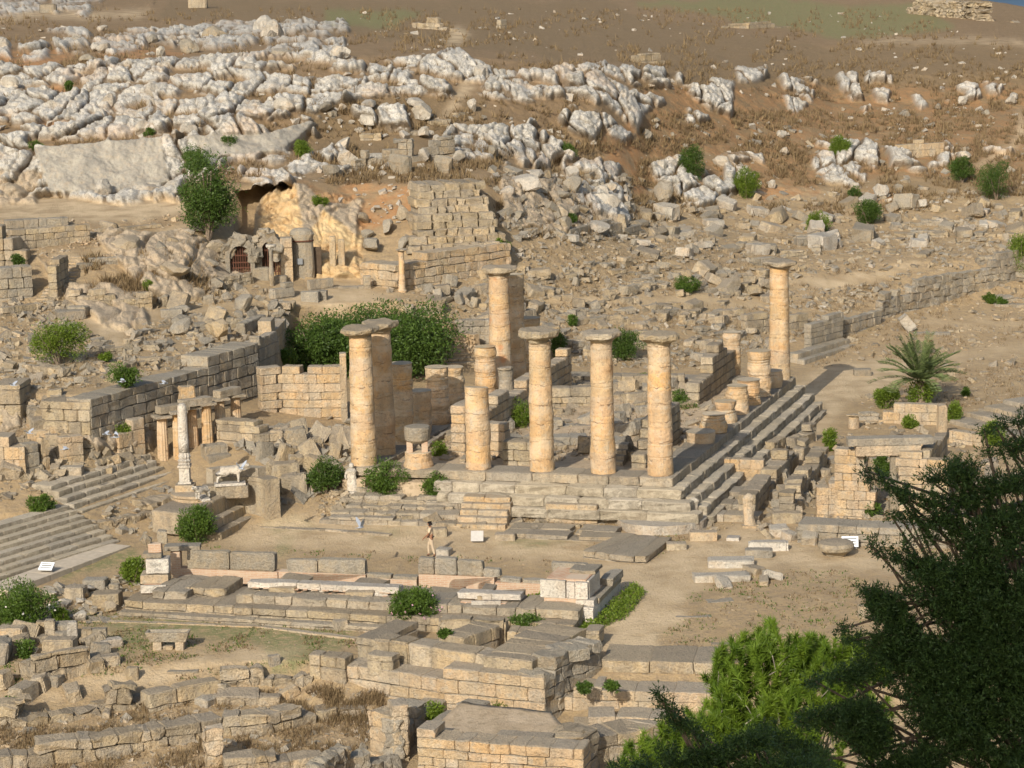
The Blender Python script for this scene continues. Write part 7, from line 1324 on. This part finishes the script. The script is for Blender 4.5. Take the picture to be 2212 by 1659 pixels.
strew('boulder', 'boulder', [(900, 610), (1060, 590), (1110, 650), (1060, 700), (960, 690), (900, 650)], 16, .6, 1.3, '', 'blocks behind the stained column', [M_STONE, M_STONEG], 21, 'block', flat=.8)
# short remnants of low walls, on the two directions of the temple
def remnants(poly, n, seed, hlo=8, hhi=22, Llo=40, Lhi=120, mats=(M_STONE, M_STONEG)):
    pts, rg = samples(poly, n, seed)
    for k, (u, v) in enumerate(pts):
        P = G(u, v); d = (EA if rg.random() < .55 else EB); d = d*np.sign(d[0]+1e-6); L = rg.uniform(Llo, Lhi)/ppm(P); Q = P+d*L; dep = Q[1]*CP-(Q[2]-CAMH)*SP; up_ = Q[1]*SP+(Q[2]-CAMH)*CP; x, y = FV*Q[0]/dep, -FV*up_/dep; u2, v2 = 1106+x*CR+y*SR, 829.5-x*SR+y*CR
        h = rg.uniform(hlo, hhi); lb = where(u, v, 0, ['low', 'broken', 'crumbling', 'short', 'uneven'][k % 5], ['beige', 'grey'][k % 2], 'wall remnant')
        o = wall('wall_remnant', lb, 'wall', [(u, v, h), (u2, v2, h*rg.uniform(.5, 1.1))], t=rg.uniform(.5, .9), course=rg.uniform(.28, .45), blen=rg.uniform(.6, 1.0), mat=mats[k % 2], rag=1.1, nz=.07, seed=seed+k, group=SEEN.setdefault(lb, 'low wall remnants'))
remnants(R1_, 60, 301, 7, 20, 30, 110); remnants([(1400, 520), (2212, 470), (2212, 560), (1750, 620)], 26, 302, 7, 18); remnants([(180, 680), (560, 650), (600, 700), (420, 770), (220, 820)], 18, 303, 6, 16, 30, 80); remnants([(0, 850), (180, 880), (300, 950), (60, 1000)], 7, 304, 12, 30, 30, 70); remnants([(1620, 1080), (1780, 960), (1850, 900), (2020, 930), (2200, 1060), (2200, 1100), (1720, 1140)], 10, 305, 8, 26, 30, 80); remnants([(1800, 620), (2212, 640), (2212, 860), (1900, 760)], 6, 306, 5, 10, 60, 140); remnants([(0, 1570), (600, 1500), (760, 1600), (400, 1680), (0, 1690)], 6, 307, 14, 26, 60, 130); remnants([(880, 620), (1060, 600), (1150, 640), (1100, 720), (1000, 720)], 10, 309, 8, 18, 30, 80); remnants([(690, 240), (1040, 240), (1040, 370), (760, 380)], 6, 308, 8, 16, 30, 70)
strew('fallen_drum', 'stone', [(560, 955), (640, 935), (745, 950), (760, 1000), (700, 1050), (620, 1075), (575, 1020)], 34, .9, 1.3, 'rounded upright slab in the heap of fallen drums left of the temple front', 'slabs in the heap of fallen drums', [M_STONE, M_STONE, M_STONEG], 1, 'block', upright=True, tilt=.5)
strew('fallen_drum', 'stone', [(575, 1035), (640, 1010), (640, 1070), (590, 1085)], 6, .8, 1.0, 'squared dark stone between the bull statue and the heap of fallen drums', 'squared stones beside the fallen drums', [M_STONE], 2, 'block', flat=.9)
strew('boulder', 'boulder', [(1070, 400), (1230, 385), (1350, 430), (1360, 500), (1240, 515), (1100, 480)], 46, 1.2, 2.6, 'angular grey boulder in the boulder field right of the block pyramid', 'boulders of the boulder field', MB_+[M_STONE], 3, 'rock', flat=.8)
strew('boulder', 'boulder', [(220, 500), (440, 500), (520, 570), (480, 640), (340, 640), (300, 590), (240, 560)], 26, 1.2, 3.0, 'grey boulder on the overgrown mound between stairway and caves', 'boulders of the overgrown mound', [M_STONEG, M_STONE], 4, 'rock', flat=.8)
strew('boulder', 'boulder', [(0, 440), (380, 415), (400, 440), (0, 455)], 5, 1.4, 2.6, 'pale boulder lying on the path below the quarried cliff wall', 'boulders below the quarried wall', [M_KARST], 5, 'karst', flat=.7)
strew('boulder', 'boulder', [(1390, 300), (2200, 200), (2200, 420), (1400, 440)], 16, .7, 1.6, 'white grey rock sticking out of the brown right hand slope', 'rocks on the right hand slope', MB_, 6, 'karst', flat=1.0, tilt=.5)
strew('boulder', 'boulder', [(0, 60), (700, 60), (740, 130), (0, 140)], 16, 1.2, 2.4, 'weathered rock on the bench above the white karst cliff', 'rocks above the karst cliff', [M_KARST, M_STONEG], 7, 'karst', flat=.8)
strew('boulder', 'boulder', [(0, 160), (700, 130), (1280, 160), (1250, 220), (720, 230), (640, 290), (420, 340), (0, 300)], 14, 1.0, 2.0, 'rounded white limestone lump of the karst cliff', 'lumps of the karst cliff', [M_KARST], 8, 'karst', flat=.9)
strew('boulder', 'boulder', [(690, 230), (1050, 225), (1070, 370), (900, 395), (700, 380)], 26, .8, 2.2, 'rock on the slope between karst cliff and block pyramid', 'rocks around the grey ashlar ruin', MB_, 9, 'rock', flat=.8)
strew('boulder', 'boulder', [(350, 640), (640, 660), (600, 730), (430, 760), (360, 700)], 30, .9, 1.9, 'grey block or boulder above the long retaining wall', 'stones above the retaining wall', SB, 10, 'rock', flat=.8)
strew('stone_block', 'stone block', [(1370, 450), (2212, 425), (2212, 520), (1900, 545), (1380, 560)], 64, .9, 1.7, 'tumbled pale ashlar block in the long belt at the foot of the right slope', 'tumbled blocks at the slope foot', [M_KARST, M_STONE, M_STONEG], 11, 'block')
strew('stone_block', 'stone block', [(1120, 580), (1400, 560), (1700, 600), (1660, 700), (1500, 790), (1180, 770)], 50, .7, 1.4, 'fallen block in the rubble field behind the temple', 'fallen blocks behind the temple', [M_STONE, M_STONEG, M_STONE], 12, 'block')
strew('stone_block', 'stone block', [(0, 870), (190, 880), (320, 970), (250, 1000), (0, 1040)], 20, .8, 1.5, 'block among the ruined walls at the left edge', 'blocks among the left walls', [M_STONE, M_WARM], 13, 'block')
strew('stone_block', 'stone block', [(880, 985), (1000, 890), (1300, 820), (1560, 830), (1440, 960), (1380, 1005)], 46, .6, 1.4, 'loose block lying inside the temple', 'loose blocks inside the temple', [M_STONE, M_STONEG], 14, 'block', z=-.28)
strew('stone_block', 'stone block', [(1640, 1060), (1760, 960), (1800, 1000), (1720, 1100), (1660, 1150)], 14, .6, 1.2, 'small block between the roofless room and the doorway building', 'blocks left of the doorway building', SB, 15, 'block')
strew('boulder', 'boulder', [(1, 1280), (200, 1270), (250, 1320), (180, 1345), (120, 1330)], 16, .6, 1.1, 'pale rubble stone beside the left edge oleander', 'rubble beside the oleander', [M_KARST, M_STONE], 16, 'rock')
strew('boulder', 'boulder', [(0, 1370), (240, 1380), (210, 1500), (0, 1520)], 26, .6, 1.2, 'rough block in the standing stone cluster at the lower left', 'blocks of the standing stone cluster', [M_STONE, M_STONEG], 17, 'block', flat=.8)
strew('boulder', 'boulder', [(190, 1125), (380, 1070), (385, 1130), (300, 1150), (220, 1160)], 16, .5, .9, 'stone between the two stair flights and the curved bench', 'stones beside the curved bench', SB, 18, 'rock')
strew('boulder', 'boulder', [(700, 900), (900, 870), (860, 960), (770, 985)], 8, .5, 1.0, 'worn stone beside the shaded left flank columns', 'stones by the left flank', SB, 19, 'rock')
strew('stone_block', 'stone block', [(1640, 1165), (1700, 1150), (1770, 1175), (1760, 1215), (1650, 1215)], 8, .6, 1.1, '', 'blocks left of the round weathered drum', [M_STONE, M_STONEG, M_KARST], 22, 'block', flat=.6)
strew('stone_block', 'stone block', [(1480, 1225), (1660, 1210), (1680, 1260), (1500, 1275)], 6, .6, 1.0, '', 'blocks of the isolated foundation', [M_KARST, M_STONE], 23, 'block', flat=.5)
# uncountable rubble, gravel and dry tufts
def rubble(name, regs, mat, label, seed, pw=2.8, tpl=TB2):
    rg = np.random.default_rng(seed); Cs, Ss = [], []
    for poly, n, lo, hi, z in regs:
        pts, _ = samples(poly, n, seed+n); uv = np.array(pts)
        P = (atZ(uv[:, 0], uv[:, 1], z) if z is not None else atY(uv[:, 0], uv[:, 1], 1/ground_iy(uv[:, 0], uv[:, 1]))).T
        s = lo+(hi-lo)*rg.random(len(P))**pw; P[:, 2] += s*.06; Cs.append(P); Ss.append(s)
    C = np.concatenate(Cs); s = np.concatenate(Ss)/2; n = len(C); V0, F0, k = tpl
    L = V0[None]*(s[:, None]*rg.uniform(.6, 1.25, (n, 3))*[1.15, .95, .5])[:, None, :]
    Q = rg.normal(size=(n, 4)); Q[:, 1:3] *= .22; Q[:, 0] += .4; Q /= np.linalg.norm(Q, axis=1)[:, None]; w, x, y, z = Q.T
    R = np.stack([1-2*(y*y+z*z), 2*(x*y-w*z), 2*(x*z+w*y), 2*(x*y+w*z), 1-2*(x*x+z*z), 2*(y*z-w*x), 2*(x*z-w*y), 2*(y*z+w*x), 1-2*(x*x+y*y)], -1).reshape(n, 3, 3)
    V = np.einsum('nij,nvj->nvi', R, L)+C[:, None]+rg.normal(size=(n, len(V0), 3))*s[:, None, None]*.2; V = V.reshape(-1, 3); F = (F0[None]+(np.arange(n)*len(V0))[:, None, None]).reshape(-1, 4)
    o = put(name, mesh_np(name, V, F, mat, False, np.repeat(rg.random(n), len(V0)))); tag(o, label, 'rubble', kind='stuff')
R1 = [(1100, 540), (1400, 480), (1950, 500), (2212, 440), (2212, 560), (1950, 600), (1720, 740), (1500, 800), (1180, 790), (1090, 680)]
R2 = [(0, 650), (560, 620), (640, 655), (600, 735), (420, 790), (190, 840), (0, 845)]; R3 = [(0, 850), (190, 880), (330, 960), (320, 1000), (100, 1060), (0, 1090)]; R4 = [(470, 930), (760, 920), (770, 1000), (750, 1060), (600, 1095), (560, 1000)]
R5 = [(870, 992), (1000, 880), (1180, 810), (1640, 820), (1450, 1000)]; R6 = [(200, 1095), (385, 1045), (400, 1135), (300, 1160), (200, 1140)]; R6b = [(0, 1280), (330, 1240), (260, 1340), (0, 1370)]; R7 = [(0, 1560), (700, 1480), (800, 1490), (800, 1700), (0, 1700)]
R8 = [(1500, 1060), (1800, 960), (1860, 900), (2050, 930), (2250, 1050), (2250, 1190), (1700, 1175), (1500, 1160)]; R9 = [(1750, 620), (2250, 600), (2250, 940), (1900, 900), (1760, 800)]; R10 = [(1380, 250), (2250, 220), (2250, 450), (1380, 480)]; R11 = [(1060, 370), (1360, 380), (1370, 520), (1100, 520)]
R12 = [(0, 20), (1900, 20), (2250, 110), (2250, 240), (1400, 200), (1000, 110), (0, 150)]; R13 = [(680, 1050), (1000, 1070), (1480, 1070), (1480, 1150), (700, 1140)]; RP = [(400, 1150), (2100, 1160), (1900, 1330), (1500, 1460), (1300, 1400), (1340, 1250), (400, 1180)]; RQ = [(0, 1310), (850, 1350), (700, 1430), (0, 1520)]; RK = [(0, 150), (740, 120), (1300, 150), (1300, 330), (700, 380), (0, 440)]
rubble('rubble', [([(860, 610), (1100, 590), (1150, 680), (1040, 760), (940, 690), (820, 650)], 500, .08, .5, None), (R1, 2400, .07, .5, None), (R2, 1300, .1, .6, None), (R3, 500, .1, .8, None), (R9, 700, .1, .5, None), (R8, 1000, .08, .7, None), (R13, 500, .1, .6, None), (R5, 900, .08, .6, -.28), ([(1380, 430), (2250, 410), (2250, 560), (1380, 560)], 600, .12, .8, None)], M_STONE, 'loose beige limestone rubble strewn over the ruins', 50)
rubble('rubble', [(R1, 1700, .07, .5, None), (R4, 350, .15, .9, None), (R6, 90, .1, .5, None), (R6b, 200, .1, .6, None), (R10, 350, .1, .7, None), (R11, 450, .2, 1.0, None), (R2, 600, .1, .7, None), (R7, 160, .08, .4, None)], M_STONEG, 'loose grey limestone rubble strewn over the ruins and slopes', 60)
rubble('scattered_stones', [(R10, 260, .1, .6, None), (R12, 260, .12, .6, None), (RK, 350, .2, .7, None), (R11, 150, .2, .8, None), (R1, 300, .1, .5, None), ([(640, 380), (1060, 300), (1060, 520), (760, 500)], 200, .1, .5, None)], M_KARST, 'small pale stones scattered over the hillside', 70)
rubble('gravel', [(RP, 350, .03, .10, None), (RQ, 300, .03, .1, None), (R7, 1500, .04, .2, None), (R9, 700, .04, .2, None), ([(0, 430), (480, 420), (480, 560), (0, 560)], 900, .05, .3, None), (R13, 900, .04, .2, None)], M_WARM, 'gravel and small stones lying on the open ground', 80)
def tufts(name, regs, mat, label, seed, h0=.18, h1=.5, blades=7, wd=.05):
    rg = np.random.default_rng(seed); Cs = []
    for poly, n, z in regs:
        pts, _ = samples(poly, n, seed+n); uv = np.array(pts); keep = vnoise(np.stack([uv[:, 0]/40, uv[:, 1]/18, uv[:, 0]*0], -1), 5) > -.15; uv = uv[keep]
        Cs.append((atZ(uv[:, 0], uv[:, 1], z) if z is not None else atY(uv[:, 0], uv[:, 1], 1/ground_iy(uv[:, 0], uv[:, 1]))).T)
    C = np.concatenate(Cs); n = len(C); C = np.repeat(C, blades, 0)+rg.normal(size=(n*blades, 3))*[.12, .12, 0]; m = len(C); h = rg.uniform(h0, h1, m)[:, None]
    D = rg.normal(size=(m, 3))*.5+[0, 0, 1]; T = rg.normal(size=(m, 3)); T[:, 2] = 0; T /= np.linalg.norm(T, axis=1)[:, None]
    V = np.stack([C-T*wd, C+T*wd, C+D*h], 1).reshape(-1, 3); o = put(name, mesh_np(name, V, np.arange(3*m).reshape(m, 3), mat, False, np.repeat(rg.random(m), 3))); tag(o, label, 'dry grass', kind='stuff')
tufts('dry_grass', [(R12, 5000, None), (R10, 6000, None), (RK, 3000, None), ([(640, 340), (1060, 300), (1100, 400), (900, 400), (700, 400)], 1100, None), ([(180, 560), (480, 500), (500, 640), (200, 660)], 1500, None), ([(1060, 330), (1400, 300), (1400, 500), (1080, 520)], 1500, None)], M_DRY, 'dry brown scrub and grass tufts on the slopes', 90)
tufts('dry_grass', [(R7, 4200, None), ([(600, 1490), (830, 1500), (820, 1560), (600, 1560)], 1600, None), (R1, 3000, None), (R9, 1500, None), (R2, 900, None), (R5, 500, -.28)], M_DRY, 'dry grass and thistle stalks among the ruins', 91, .08, .3, 6, .02)
tufts('low_weeds', [(RP, 700, None), (RQ, 1300, None)], M_LEAF, 'sparse low weeds on the trodden ground', 95, .03, .09, 5, .03)
tufts('dry_grass', [(RP, 500, None), (RQ, 900, None), (R13, 900, None)], M_DRY, 'short dry grass on the trodden ground', 96, .04, .12, 6, .03)
